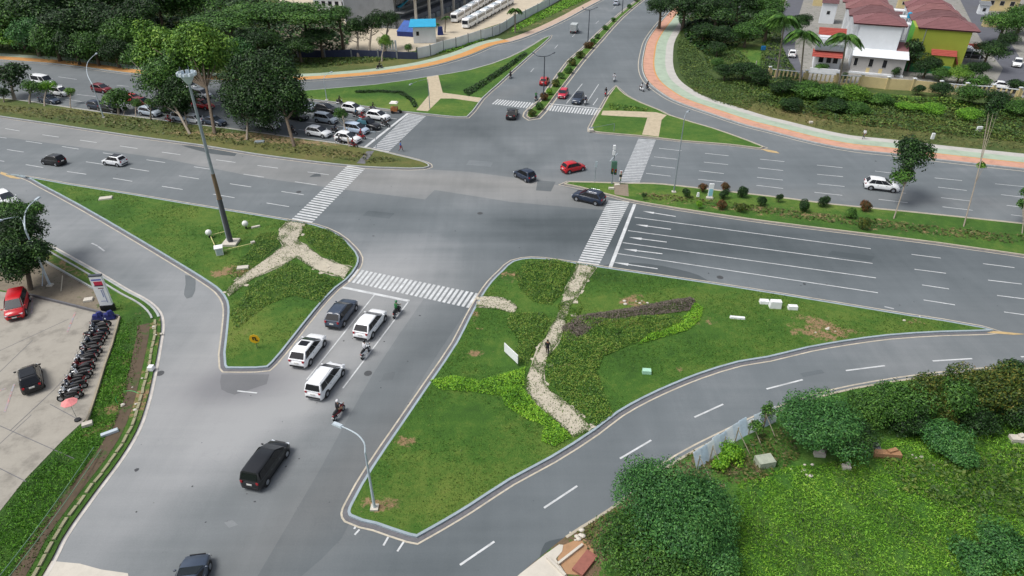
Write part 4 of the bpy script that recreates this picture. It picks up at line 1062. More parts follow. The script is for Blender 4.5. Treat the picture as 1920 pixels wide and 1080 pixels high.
hv = MB(); hv.box((.155, 0, 1.59), (.05, .17, .09)); visor_me = hv.build('visor', [M_GLASS]).data; bpy.data.objects.remove(bpy.data.objects['visor'])
hh = MB(); hh.ball((.035, 0, 1.665), (.105, .1, .105), 12, 8, zmin=-.35); hair_me = hh.build('hair', [M_HAIR], None, True).data; bpy.data.objects.remove(bpy.data.objects['hair'])
hf = MB(); hf.box((.15, 0, 1.60), (.03, .025, .04)); hf.ball((.135, .035, 1.625), .014, 6, 4); hf.ball((.135, -.035, 1.625), .014, 6, 4); hf.box((.14, 0, 1.565), (.02, .05, .012)); hf.ball((.04, .095, 1.61), (.015, .02, .03), 6, 4); hf.ball((.04, -.095, 1.61), (.015, .02, .03), 6, 4)
face_me = hf.build('face', [M_SKIN]).data; bpy.data.objects.remove(bpy.data.objects['face'])
def person(mesh, loc, rz, shirt, trousers, label, group, hat=None, z=0.0):
    o = bpy.data.objects.new('person', mesh); link(o)
    o.location = (loc[0], loc[1], z); o.rotation_euler = (0, 0, rz)
    for i, m in ((1, shirt), (2, trousers)): o.material_slots[i].link = 'OBJECT'; o.material_slots[i].material = m
    if hat is not None:
        h = link(bpy.data.objects.new('helmet', helmet_me), o); h.material_slots[0].link = 'OBJECT'; h.material_slots[0].material = hat
        link(bpy.data.objects.new('visor', visor_me), h)
    else:
        link(bpy.data.objects.new('hair', hair_me), o); link(bpy.data.objects.new('face', face_me), o)
    return tag(o, label, 'person', group)
# ------------------------------------------------------------------ motorcycles
def build_bike():
    r = empty('motorcycle')
    for x, nm in ((-.62, 'rear'), (.62, 'front')):
        g = MB(); n = 16
        g.tube([(x, -.05, .29), (x, .05, .29)], .29, n); w_ = g.build('wheel', M_TYRE, r)
        g = MB(); g.tube([(x, -.058, .29), (x, .058, .29)], .17, 10); g.build('rim', M_RIM, w_)
    g = MB(); g.tube([(-.72, 0, .62), (-.45, 0, .60), (-.15, 0, .48), (.12, 0, .34), (.36, 0, .36), (.44, 0, .62), (.40, 0, .86)], [.06, .13, .15, .12, .13, .15, .07], 10)
    g.build('body', [P_BLACK], r, True)
    g = MB(); g.tube([(-.78, 0, .80), (-.5, 0, .80), (-.15, 0, .76), (.08, 0, .74)], [.08, .13, .13, .06], 10); so = g.build('seat', M_PLASTIC, r, True)
    for sd in (-1, 1): g = MB(); g.tube([(.62, sd * .07, .29), (.44, sd * .06, .86)], .022, 6); g.build('fork_leg', M_CHROME, r)
    g = MB(); g.tube([(.36, -.34, 1.04), (.42, -.18, 1.02), (.44, 0, .94), (.42, .18, 1.02), (.36, .34, 1.04)], .016, 6); hb = g.build('handlebar', M_PLASTIC, r)
    for sd in (-1, 1):
        g = MB(); g.tube([(.42, sd * .22, 1.03), (.44, sd * .3, 1.22)], .008, 4); g.ball((.44, sd * .3, 1.24), (.015, .055, .035), 8, 5); g.build('mirror', M_CHROME, hb)
    g = MB(); g.ball((.50, 0, .88), (.07, .09, .09), 10, 6); g.build('headlight', M_LAMPW, r)
    g = MB(); g.tube([(.84, 0, .48), (.72, 0, .60), (.58, 0, .60), (.42, 0, .5)], [.03, .055, .055, .03], 6); g.build('front_mudguard', [P_BLACK], r)
    g = MB(); g.box((-.86, 0, .68), (.05, .14, .08)); g.build('taillight', M_LAMPR, r)
    g = MB(); g.box((-.92, 0, .52), (.02, .2, .12), 0); g.build('number_plate', M_PLATE, r)
    g = MB(); g.tube([(-.05, -.13, .3), (-.5, -.16, .34), (-.78, -.16, .4)], [.03, .045, .05], 7); g.build('exhaust', M_CHROME, r)
    return r
BP = [build_bike(), False]
def bike(pos, ang_px=None, rz=None, paint_m=P_BLACK, label='', group='motorcycles on the roads', z=0.01, world=None):
    o = copy_tree(BP[0]) if BP[1] else BP[0]
    BP[1] = True; o.name = 'motorcycle'
    for ch in o.children:
        if ch.name.startswith(('body', 'front_mud')): ch.material_slots[0].link = 'OBJECT'; ch.material_slots[0].material = paint_m
    p = world or at(pos[0], pos[1], 0.5)
    if rz is None:
        q = at(pos[0] + ang_px[0], pos[1] + ang_px[1], 0.5); rz = math.atan2(q.y - p.y, q.x - p.x)
    o.location = (p.x, p.y, z); o.rotation_euler = (0, 0, rz)
    tag(o, label, 'motorcycle', group)
    return p, rz
def ridden(pos, dpx, paint_m, shirt, tr, hat, lab, plab):
    pos = (pos[0], pos[1] + 3)
    p, rz = bike(pos, dpx, paint_m=paint_m, label=lab)
    person(me_ride, p, rz, shirt, tr, plab, 'riders on motorcycles', hat, 0.01)
H_BLK = plain('helmet_black', S(24, 24, 28), .25); H_WHT = plain('helmet_white', S(225, 225, 228), .3); H_GRN = plain('helmet_green', S(36, 120, 70), .3); H_GRY = plain('helmet_grey', S(120, 124, 132), .3); H_RED = plain('helmet_red', S(176, 40, 50), .3)
for a in [
    ((744, 580), A_, P_BLACK, C_GREEN, C_DARK, H_GRN, 'black motorcycle waiting beside the white suv near the stop line', 'person in a green jacket on a motorcycle near the stop line'),
    ((685, 655), A_, P_WHITE, C_WHITE, C_DARK, H_BLK, 'white motorcycle on the lane line behind the white suv', 'person in a white shirt and black helmet riding behind the suv'),
    ((635, 768), A_, P_DKRED, C_DARK, C_TAN, H_WHT, 'dark motorcycle following last behind the near queue', 'person in a black jacket and white helmet riding last'),
    ((1152, 145), (-10, 18), P_WHITE, C_WHITE, C_GREY, H_BLK, 'white motorcycle above the triangular island tip', 'person in a white top riding above the triangular island'),
    ((1136, 172), (-10, 18), P_RED, C_DARK, C_DARK, H_BLK, 'red motorcycle beside the triangular island kerb', 'person in dark clothes riding beside the triangular island'),
    ((1098, 188), (-12, 18), P_WHITE, C_NAVY, C_DARK, H_WHT, 'white motorcycle waiting next to the grey suv', 'person in navy waiting next to the grey suv'),
    ((1203, 163), (18, 9), P_WHITE, C_WHITE, C_DARK, H_BLK, 'white motorcycle in the slip lane by the orange footpath', 'person in white riding in the slip lane by the orange footpath'),
    ((1214, 160), (16, 12), P_BLACK, C_DARK, C_DARK, H_BLK, 'black motorcycle hugging the kerb of the orange footpath', 'person in black riding at the orange footpath kerb'),
    ((1005, 180), (12, -16), P_GREY, C_GREEN, C_GREY, H_GRY, 'grey motorcycle riding up beside the median bushes', 'person in a grey green jacket riding up beside the median'),
    ((957, 139), (14, -17), P_BLACK, C_DARK, C_DARK, H_BLK, 'black motorcycle at the kerb of the far grass island', 'person in black riding along the far grass island'),
    ((723, 230), D_, P_BLACK, C_DARK, C_DARK, H_BLK, 'black motorcycle ahead of the leading white suv', 'person in black ahead of the leading white suv'),
    ((700, 201), D_, P_BLACK, C_DARK, C_GREY, H_BLK, 'black motorcycle by the far kerb of the queue', 'person in a dark jacket by the far kerb of the queue'),
    ((668, 212), D_, P_BLACK, CL('blue', S(40, 96, 130)), C_DARK, H_BLK, 'black motorcycle between two white suvs', 'person in a blue jacket between two white suvs'),
    ((679, 216), D_, P_RED, C_RED, C_DARK, H_WHT, 'red motorcycle squeezed beside the pickup', 'person in red with a white helmet beside the pickup'),
    ((637, 188), D_, P_BLACK, C_DARK, C_DARK, H_BLK, 'black motorcycle behind the inner lane white suv', 'person in black behind the inner lane white suv'),
    ((677, 252), D_, P_RED, C_RED, C_DARK, H_RED, 'red motorcycle in front of the pale blue minivan', 'person in red ahead of the pale blue minivan'),
    ((637, 262), D_, P_BLACK, C_DARK, C_NAVY, H_WHT, 'black motorcycle squeezing along the median kerb', 'person in dark clothes squeezing along the median kerb'),
    ((662, 268), D_, P_DKRED, C_RED, C_DARK, H_BLK, 'maroon motorcycle at the front of the kerb lane', 'person in a red shirt at the front of the kerb lane'),
    ((629, 242), D_, P_BLACK, C_NAVY, C_DARK, H_BLK, 'black motorcycle between the two kerb lane suvs', 'person in navy between the two kerb lane suvs'),
    ((549, 244), D_, P_BLACK, C_DARK, C_DARK, H_BLK, 'black motorcycle beside the leaning tree trunk', 'person in black beside the leaning tree trunk'),
    ((317, 222), D_, P_DKRED, C_RED, C_DARK, H_WHT, 'maroon motorcycle in the queue left of the mast', 'person with a white helmet left of the mast'),
    ((712, 122), (14, -3), P_BLACK, C_DARK, C_DARK, H_BLK, 'black motorcycle stopped beside the orange and green footpath', 'person in black stopped by the orange footpath')]: ridden(*a)
p = at(1026, 668); person(me_walk, p, rad(80), C_DARK, C_DARK, 'person in dark clothes walking on the broken stone path', 'people on foot', None, .15)
p = at(1618, 262); person(me_walk, p, rad(200), C_WHITE, C_NAVY, 'person in a white shirt walking on the green footpath', 'people on foot', None, .14)
p = at(752, 284); person(me_walk, p, rad(0), CL('blueflag', S(70, 110, 180)), C_RED, 'person in blue and red on the far zebra crossing edge', 'people on foot', None, .02)
# parked row on the lot
Pa, Pb = at(219, 612), at(163, 748)
PC = [P_BLACK, P_NAVY, P_BLACK, P_GREY, P_BLACK, P_DKRED, P_BLACK, P_WHITE]
ax = (Pb - Pa).normalized(); nx_ = Vector((ax.y, -ax.x, 0)); nrow = 25
if nx_.x > 0: nx_ = -nx_
rzr = math.atan2(nx_.y, nx_.x)
col_l = ['black', 'navy', 'black', 'grey', 'black', 'dark red', 'black', 'white']
ORD = 'first second third fourth fifth sixth seventh eighth ninth tenth eleventh twelfth thirteenth fourteenth fifteenth sixteenth seventeenth eighteenth nineteenth twentieth twenty-first twenty-second twenty-third twenty-fourth twenty-fifth'.split()
for i in range(nrow):
    w_ = Pa.lerp(Pb, (i + random.uniform(-.25, .25)) / (nrow - 1)) + nx_ * (1.2 + random.uniform(-.22, .22))
    k = (i * 3 + i // 4) % 8
    bike(None, rz=rzr + random.uniform(-.2, .2) + (math.pi if random.random() < .15 else 0), paint_m=PC[k], world=w_, z=0.13,
         label=f"{col_l[k]} motorcycle parked {ORD[i]} from the banner in the lot row", group='motorcycles parked in a row on the lot')
M_COVER = plain('blue_cover', S(36, 44, 110), .6, .2)
for q, lb in (((186, 602), 'blue covered bundle beneath the banner, on the outer side'), ((206, 600), 'blue covered bundle beneath the banner, by the lot kerb')):
    w_ = at(*q); g = MB(); g.box((0, 0, .4), (1.2, .6, .6), .3, taper=.6); g.box((.2, .1, .75), (.7, .5, .35), .8, taper=.5); o = g.build('covered_bundle', M_COVER); o.location = (w_.x, w_.y, .12); tag(o, lb, 'tarpaulin')
# pink parasol
w_ = at(147, 790); r_ = empty('parasol', (w_.x, w_.y, .12), 0, 'pink parasol standing at the end of the parked motorcycle row', 'parasol')
g = MB(); n = 8
vs = [(0, 0, 2.25)] + [(math.cos(k * math.pi / 4) * .62, math.sin(k * math.pi / 4) * .62, 1.95) for k in range(8)] + [(0, 0, 2.2)] + [(math.cos(k * math.pi / 4) * .6, math.sin(k * math.pi / 4) * .6, 1.92) for k in range(8)]
g.add(vs, [(0, k + 1, (k + 1) % 8 + 1) for k in range(8)] + [(9, (k + 1) % 8 + 10, k + 10) for k in range(8)] + [(k + 1, k + 10, (k + 1) % 8 + 10, (k + 1) % 8 + 1) for k in range(8)])
g.build('canopy', plain('pink_cloth', S(226, 138, 138), .8), r_); g = MB(); g.tube([(0, 0, 0), (0, 0, 2.2)], .025, 6); g.build('pole', M_CHROME, r_)
g = MB(); g.tube([(0, 0, 0), (0, 0, .12)], .25, 10); g.build('base', M_PLASTIC, r_)
# food cart with white canopy in the queue
w_ = at(744, 212); r_ = empty('vendor_cart', (w_.x, w_.y, .01), -.1, 'orange vendor cart with a white canopy at the far kerb', 'cart')
g = MB(); g.box((-.4, 0, .75), (1.2, 1.0, .7)); g.build('box', plain('orange_wood', S(170, 110, 64), .7, .3), r_)
g = MB(); g.box((-.4, 0, 2.0), (1.5, 1.3, .22), taper=.7); g.build('canopy', plain('white_cloth', S(232, 228, 222), .7, .05), r_)
for x in (-.9, .1):
    for y in (-.45, .45):
        g = MB(); g.tube([(x, y, 1.1), (x, y, 1.95)], .025, 5); g.build('post', M_CHROME, r_)
for x, y in ((-.7, .5), (-.7, -.5), (.75, 0)):
    g = MB(); g.tube([(x, y - .04, .28), (x, y + .04, .28)], .28, 12); g.build('wheel', M_TYRE, r_)
g = MB(); g.tube([(.15, 0, .5), (.6, 0, .55), (.75, 0, .85)], [.1, .14, .05], 8); g.build('frame', P_BLACK, r_)
# ------------------------------------------------------------------ trees
L_DARK = leafmat('leaves_dark', [S(14, 28, 14), S(26, 50, 22), S(46, 80, 32), S(86, 122, 50)])
L_MID = leafmat('leaves_mid', [S(28, 50, 24), S(48, 84, 32), S(76, 118, 44), S(112, 148, 62)])
L_LIGHT = leafmat('leaves_light', [S(44, 74, 26), S(74, 116, 38), S(110, 150, 50), S(148, 178, 72)])
L_BLUE = leafmat('leaves_bluegreen', [S(30, 58, 34), S(48, 92, 46), S(74, 124, 58), S(106, 150, 78)])
L_LIME = leafmat('leaves_lime', [S(44, 82, 18), S(76, 128, 26), S(116, 166, 38), S(156, 194, 60)])
L_CROTON = leafmat('leaves_croton', [S(26, 46, 20), S(44, 70, 26), S(70, 92, 32), S(104, 104, 38), S(134, 88, 46)])
L_REDTIP = leafmat('leaves_redtip', [S(34, 50, 24), S(62, 66, 30), S(112, 70, 38), S(148, 84, 50)])
L_PURPLE = leafmat('leaves_purple', [S(62, 58, 52), S(92, 84, 78), S(118, 106, 98), S(80, 96, 52)])
L_WEED = leafmat('leaves_weed', [S(50, 84, 28), S(80, 130, 34), S(118, 172, 46), S(164, 196, 80)], patch=0.3)
L_WEED2 = leafmat('leaves_rank_weed', [S(30, 52, 24), S(52, 80, 34), S(82, 106, 42), S(116, 126, 58)], patch=0.12)
L_DRYW = leafmat('leaves_dry_weed', [S(42, 56, 28), S(72, 82, 40), S(98, 98, 52), S(124, 110, 74)], patch=0.15)
L_BLADE = leafmat('grass_blades', [S(40, 70, 24), S(66, 100, 34), S(90, 122, 44), S(124, 138, 66)], patch=0.2)
L_COVER = leafmat('leaves_cover', [S(34, 54, 24), S(52, 88, 28), S(76, 116, 36), S(122, 144, 56), S(104, 96, 60)], patch=0.6)
M_BARK = stone_mat('bark', S(104, 92, 78), scale=3, dark=0.4); M_BARKPALE = stone_mat('pale_bark', S(148, 138, 124), scale=3, dark=0.35)
def crown_cloud(n, lobes, flat=0.75, spread=0.62, seed=0, low=-0.35, shell=0.16):
    """leaf centres and normals of a unit crown made of overlapping uneven lobes"""
    r = np.random.default_rng(seed)
    C = []; 
    for i in range(lobes):
        v = r.normal(size=3); v /= np.linalg.norm(v); v[2] = abs(v[2]) * 1.1 + low * r.uniform(0, 1)
        k = spread * r.uniform(0.55, 1.1)
        C.append((v[0] * k, v[1] * k, v[2] * k * flat, r.uniform(0.32, 0.52)))
    C.append((0, 0, 0.0, 0.62)); C.append((0.2, 0.1, -0.25, 0.5))
    C = np.array(C)
    w = C[:, 3] ** 2; w /= w.sum()
    idx = r.choice(len(C), n, p=w)
    d = r.normal(size=(n, 3)); d /= np.linalg.norm(d, axis=1, keepdims=True)
    d[:, 2] = np.where(r.random(n) < .72, np.abs(d[:, 2]), d[:, 2])
    rr = C[idx, 3] * (1 - np.abs(r.normal(0, shell, n)))
    # twigs: leaves gather in small sprays
    k = max(8, n // 14)
    sd = r.normal(size=(k, 3)); sd /= np.linalg.norm(sd, axis=1, keepdims=True)
    P = C[idx, :3] + d * rr[:, None] * np.array([1, 1, flat])
    P += 0.028 * r.normal(size=P.shape)
    N = d + r.normal(size=d.shape) * 0.55
    N[:, 2] += 0.35
    return P, N
CROWNS = {}
def crown_mesh(key, n, lobes, size, mat, **kw):
    k = (key, mat.name)
    if k not in CROWNS:
        P, N = crown_cloud(n, lobes, seed=len(CROWNS) + 3, **kw)
        o = quads_mesh('crown', P, N, size, mat)
        CROWNS[k] = o.data
        bpy.data.objects.remove(o)
    return CROWNS[k]
def trunk_mesh(h, r, seed=0, limbs=5, lean=(0, 0), spread=0.45, start=0.45):
    rr = random.Random(seed); g = MB()
    top = Vector((lean[0], lean[1], h))
    pts = [Vector((0, 0, -0.1)), Vector((lean[0] * .2 + rr.uniform(-.02, .02) * h, lean[1] * .2, h * .3)), Vector((lean[0] * .6, lean[1] * .6 + rr.uniform(-.02, .02) * h, h * .65)), top]
    g.tube(pts, [r * 1.25, r * .9, r * .65, r * .3], 9)
    for i in range(limbs):
        t = start + (0.95 - start) * i / max(1, limbs - 1)
        p = Vector((lean[0] * t, lean[1] * t, h * t)); a = rr.uniform(0, 6.28); L = h * spread * rr.uniform(.6, 1)
        d_ = Vector((math.cos(a), math.sin(a), rr.uniform(.35, .9)))
        g.tube([p, p + d_ * L * .5 + Vector((0, 0, -.03 * L)), p + d_ * L], [r * .45, r * .28, r * .08], 6)
    return g
def tree(pos, rpx, zc, mat, label, kind='round', group=None, cat='tree', n=None, leaf=None, vr=0.8, name='tree', bark=None, base=None, lean=True, depthk=1.0):
    c = at(pos[0], pos[1], zc)
    s = mpp(c) * rpx * {'bush': 1.5, 'small': 1.25}.get(kind, 1.15)
    b = at(*base) if base else Vector((c.x, c.y, 0))
    root = empty(name, (b.x, b.y, 0.1), 0, label, cat, group)
    q = {'round': (7000, 16, .042), 'broad': (9000, 22, .036), 'fine': (9000, 22, .03), 'small': (2200, 9, .065), 'big': (26000, 40, .018), 'bush': (2200, 7, .075)}[kind]
    me = crown_mesh(kind + str(random.randrange(3) if kind in ('round', 'broad', 'small', 'bush') else len(CROWNS)), n or q[0], q[1], leaf or q[2], mat,
                    flat=.6 if kind == 'broad' else .85, spread=.72 if kind in ('broad', 'big') else .6)
    o = link(bpy.data.objects.new('crown', me), root)
    o.location = (c.x - b.x, c.y - b.y, zc - 0.1); o.scale = (s, s * depthk, s * vr); o.rotation_euler = (0, 0, random.uniform(0, 6.28))
    h = zc - .1 + s * vr * .25
    g = trunk_mesh(h, max(.05, min(.4, s * .05 + .02 * h)), random.randrange(999), 5, (c.x - b.x, c.y - b.y), spread=min(.5, s * .8 / max(h, .5)))
    g.build('trunk', bark or M_BARK, root, True)
    return root
# --- forest behind the orange footway
FT = 'trees of the dark roadside wood'
dirs = ['dense dark tree', 'tall dark green tree', 'shaggy dark tree']
forest = [(-30, 40, 50, 7), (25, 30, 46, 8), (60, 66, 36, 5), (100, 78, 32, 4.5), (70, 20, 52, 9), (140, 92, 26, 3.6), (135, 50, 44, 7), (175, 90, 28, 4), (190, 45, 46, 7.5), (215, 98, 24, 3.5), (150, 5, 56, 9), (228, 70, 34, 5.5),
          (265, 25, 30, 10), (280, 108, 26, 3.6), (300, 95, 26, 4), (340, 112, 26, 4), (385, 110, 26, 4), (425, 105, 28, 4), (20, -10, 60, 10), (95, -20, 60, 10), (200, -18, 60, 11), (290, -12, 60, 11), (350, 10, 46, 8), (452, 98, 26, 4.5)]
ORDW = 'first second third fourth fifth sixth seventh eighth ninth tenth eleventh twelfth thirteenth'.split()
rowof = lambda y: 'lowest row' if y > 80 else 'topmost row' if y < 15 else 'middle row'
cnt = {}
for i, (x, y, r, z) in enumerate(sorted(forest)):
    k = rowof(y); cnt[k] = cnt.get(k, 0) + 1
    m = (L_DARK, L_DARK, L_MID, L_BLUE)[i % 4] if y > 60 or x < 130 else (L_MID, L_DARK)[i % 2]
    tree((x, y), r * 1.25, z, m, f'{dirs[i % 3]}, {ORDW[cnt[k] - 1]} from the frame edge in the {k} of the wood', 'broad' if r > 34 else 'round', FT, vr=.85 if y < 60 else 1.0)
groundcover('undergrowth', [(40, 92), (150, 106), (280, 118), (420, 118), (560, 108), (640, 104), (660, 70), (640, 40), (560, 20), (300, -30), (-60, -30), (-60, 30), (20, 40)], 6, 4.2, .42, L_DARK, z=.1, seed=41, label='dark undergrowth filling the roadside wood', lumps=.25)
groundcover('undergrowth', [(1270, 30), (1285, 75), (1330, 110), (1400, 80), (1440, 70), (1470, 20), (1440, -30), (1280, -30)], 6, 3.0, .42, L_DARK, z=.1, seed=42, label='dark undergrowth of the far right clump', lumps=.3)
groundcover('undergrowth', [(1420, 150), (1500, 168), (1600, 176), (1700, 184), (1800, 192), (1930, 205), (1930, 225), (1800, 208), (1700, 200), (1600, 200), (1500, 195), (1430, 178)], 20, 1.8, .2, L_COVER, z=.1, seed=43, label='bushy undergrowth below the cream wall', lumps=.4)
for i, (x, y, r, z, m, lab) in enumerate([(430, 40, 62, 9, L_MID, 'wide flat crowned rain tree behind the light green tree'), (500, 25, 66, 9.5, L_MID, 'wide flat crowned rain tree in the middle of the three'), (570, 32, 62, 9, L_MID, 'wide flat crowned rain tree nearest the yard'),
                                          (480, 75, 46, 6, L_DARK, 'dark lower tree under the rain trees'), (560, 85, 34, 4, L_DARK, 'dark shrubby tree under the rain tree canopy'), (600, 70, 34, 5, L_DARK, 'dark tree between rain tree and yard wall'),
                                          (635, 30, 30, 8, L_MID, 'fresh green edge tree beside the yard, at the rain tree tips'), (520, 92, 26, 3.5, L_DARK, 'low dark bushy tree on the verge below the rain trees')]):
    tree((x, y), r, z, m, lab, 'broad', 'rain trees and undergrowth trees', vr=.45 if r > 50 else .7)
for x, y, r, z, m, lab, b in [(672, 55, 24, 5.5, L_DARK, 'slim dark tree directly in front of the white yard buildings', (672, 108)), (700, 45, 24, 6.5, L_DARK, 'taller dark tree with gaps, second from the rain trees', (692, 108)), (730, 40, 20, 6.5, L_DARK, 'dark tree beneath the big blue roof', (722, 100)), (722, 80, 15, 3.2, L_LIGHT, 'small fresh green tree at the navy wall', (716, 116)), (765, 90, 8, 1.8, L_MID, 'small shrub like tree at the end of the navy wall', None), (785, 95, 6, 1.5, L_MID, 'little tree where navy wall meets white fence', None)]:
    tree((x, y), r, z, m, lab, 'round' if r > 12 else 'small', 'trees at the yard', base=b, vr=1.05, bark=M_BARKPALE)
# --- the median's own trees
def near_tree(base, crowns, r, mat, label, leaves, leaf, bark=M_BARK, name='tree', group='trees on the long median'):
    """crowns: (px, py, z, radius px, vertical ratio, material)"""
    b = at(*base); root = empty(name, (b.x, b.y, .1), 0, label, 'tree', group)
    g = MB(); first = None
    cs = []
    for px_, py_, z, rp, vr, m in crowns:
        c = at(px_, py_, z); s = mpp(c) * rp; cs.append((c, s, vr, m))
        loc = Vector((c.x - b.x, c.y - b.y, z - .1))
        s *= 1.1
        P, N = crown_cloud(int(leaves * 1.25 * (s / cs[0][1] / 1.12) ** 2), 24, flat=.95, seed=random.randrange(9999), spread=.64, low=-1.0)
        o = quads_mesh('crown', P * np.array([s, s, s * vr]), N, leaf, m, root); o.location = loc
    top = Vector((cs[0][0].x - b.x, cs[0][0].y - b.y, cs[0][0].z))
    g.tube([Vector((0, 0, -.1)), top * .33 + Vector((.05, 0, 0)), top * .7, top], [r * 1.2, r * .95, r * .7, r * .3], 10)
    for c, s, vr, m in cs:
        loc = Vector((c.x - b.x, c.y - b.y, c.z))
        st = top * (0.5 if loc.z > .6 * top.z else .35)
        for k in range(4):
            a = random.uniform(0, 6.28); e = loc + Vector((math.cos(a), math.sin(a), random.uniform(-.2, .6))) * s * .55
            g.tube([st, st.lerp(e, .5) + Vector((0, 0, .1 * s)), e], [r * .5, r * .3, r * .08], 7)
    g.build('trunk', bark, root, True)
    return root
near_tree((403, 253), [(372, 85, 11.5, 62, .9, L_LIGHT), (300, 85, 10, 52, .95, L_LIGHT), (330, 130, 7.5, 46, .8, L_MID), (395, 115, 9, 38, .8, L_LIGHT)], .26, L_LIGHT, 'biggest light green tree, its crown above the floodlight head', 9000, .26)
near_tree((357, 253), [(298, 150, 6.5, 46, 1.0, L_MID), (335, 182, 4.4, 38, 1.0, L_DARK), (312, 192, 3.6, 26, 1.0, L_DARK), (258, 110, 8, 30, .9, L_MID)], .2, L_MID, 'mid green tree with low hanging crown just left of the mast', 6000, .2, M_BARKPALE)
near_tree((552, 276), [(512, 140, 9, 56, 1.0, L_DARK), (538, 180, 6.2, 46, 1.05, L_DARK), (555, 200, 4.6, 24, 1.0, L_DARK), (466, 132, 9.5, 40, .9, L_DARK), (490, 185, 6, 50, 1.0, L_DARK)], .24, L_DARK, 'darkest tree with a leaning forked trunk over the queue', 8500, .2, M_BARK)
near_tree((463, 264), [(465, 185, 5.2, 54, 1.05, L_DARK), (495, 218, 3.2, 40, 1.25, L_DARK), (450, 205, 3.6, 34, 1.1, L_DARK), (440, 165, 6.4, 38, 1.0, L_DARK)], .17, L_DARK, 'drooping dark tree with a pale short trunk beside the darkest tree', 6000, .17, M_BARKPALE)
for x, y, r, z, m, lab, b in [(222, 188, 26, 2.2, L_MID, 'small bushy tree right of the curved lamp post', (223, 216)), (22, 145, 32, 3.8, L_DARK, 'dark small tree beside the white panel van', (28, 188)), (8, 175, 12, 1.6, L_DARK, 'dark round sapling at the frame edge', (8, 193)),
                              (62, 165, 18, 2.6, L_MID, 'mid green sapling in front of the panel van', (56, 195)), (90, 164, 16, 2.4, L_LIME, 'yellowish green sapling below the panel van', (84, 200)), (133, 172, 10, 2.2, L_LIGHT, 'wispy pale sapling in front of the white minivan', (133, 204)),
                              (255, 195, 11, 1.6, L_MID, 'narrow sapling before the red hatchback', (255, 220)), (641, 215, 14, 2.8, L_MID, 'thin light sapling in front of the silver minivan', (655, 276)), (345, 205, 14, 2.5, L_DARK, 'dark sapling touching the tall mast', (352, 238)),
                              (285, 195, 12, 3.0, L_MID, 'ragged sapling above the silver suv', (283, 226)), (236, 204, 6, .9, L_DARK, 'knee high dark bush at the median kerb', (232, 218))]:
    tree((x, y), r, z, m, lab, 'small', 'saplings on the long median', base=b, vr=.95, bark=M_BARKPALE)
near_tree((1675, 412), [(1713, 293, 6.3, 36, 1.0, L_DARK), (1703, 270, 7.2, 22, .8, L_DARK), (1693, 330, 4.2, 21, 1.1, L_MID)], .07, L_DARK, 'slim dark tree on the right median in front of the white suv', 3000, .17, M_BARKPALE, group='trees on the right median')
near_tree((1806, 427), [(1864, 205, 11.2, 15, 2.0, L_DARK), (1841, 311, 5.4, 9, .8, L_LIGHT)], .07, L_DARK, 'very tall thin tree with a leaf tuft halfway, right median', 900, .15, M_BARKPALE, group='trees on the right median')
near_tree((1916, 440), [(1919, 384, 2.6, 11, 1.0, L_MID), (1925, 360, 4, 10, 1, L_MID)], .06, L_MID, 'thin young tree cut by the frame edge on the right median', 500, .13, M_BARKPALE, group='trees on the right median')
t_ = near_tree((58, 545), [(38, 435, 5.4, 50, .95, L_DARK), (45, 495, 2.8, 36, .9, L_DARK), (68, 470, 4.6, 28, .95, L_DARK), (20, 400, 6.2, 34, .8, L_MID), (15, 490, 4.2, 40, .9, L_DARK), (55, 395, 6.0, 28, .7, L_MID)], .22, L_DARK, 'round dark tree with lighter top beside the parking lot', 7000, .13, group='trees round the lot')
# --- lower right: fine leaved acacia, its neighbours, hedge
near_tree((1265, 1060), [(1265, 960, 2.6, 118, .62, L_BLUE), (1210, 905, 3.0, 60, .7, L_BLUE), (1320, 940, 2.6, 66, .7, L_BLUE), (1180, 1010, 2.0, 66, .7, L_MID), (1330, 1040, 1.8, 76, .6, L_BLUE), (1250, 1075, 1.6, 80, .6, L_MID)], .2, L_BLUE, 'huge feathery bush tree spreading over the near verge', 22000, .085, group='trees near the lower verge')
near_tree((1545, 850), [(1545, 795, 2.6, 82, .62, L_BLUE), (1500, 775, 2.6, 40, .7, L_BLUE), (1590, 815, 2.0, 50, .6, L_DARK)], .16, L_BLUE, 'dark feathery tree beside the tin fence', 16000, .09, group='trees near the lower verge')
near_tree((1775, 860), [(1772, 818, 1.3, 46, .6, L_BLUE), (1800, 850, .9, 36, .6, L_BLUE)], .1, L_BLUE, 'low blue green shrub tree in front of the mixed hedge', 6000, .09, group='trees near the lower verge')
near_tree((1428, 812), [(1440, 770, 1.8, 13, 1.6, L_MID), (1418, 800, 1.2, 14, 1.2, L_MID)], .04, L_MID, 'thin upright sapling growing through the tin fence', 500, .09, group='trees near the lower verge')
near_tree((1370, 875), [(1372, 850, .8, 26, .8, L_LIME), (1352, 868, .6, 18, .8, L_LIME)], .04, L_LIME, 'bright green bush behind the tin fence struts', 1800, .09, group='trees near the lower verge')
near_tree((1890, 1010), [(1890, 1030, 1.0, 60, .5, L_BLUE), (1830, 1050, .8, 50, .5, L_BLUE)], .06, L_BLUE, 'spreading dark shrub in the lower corner of the scrub', 5000, .09, group='trees near the lower verge')
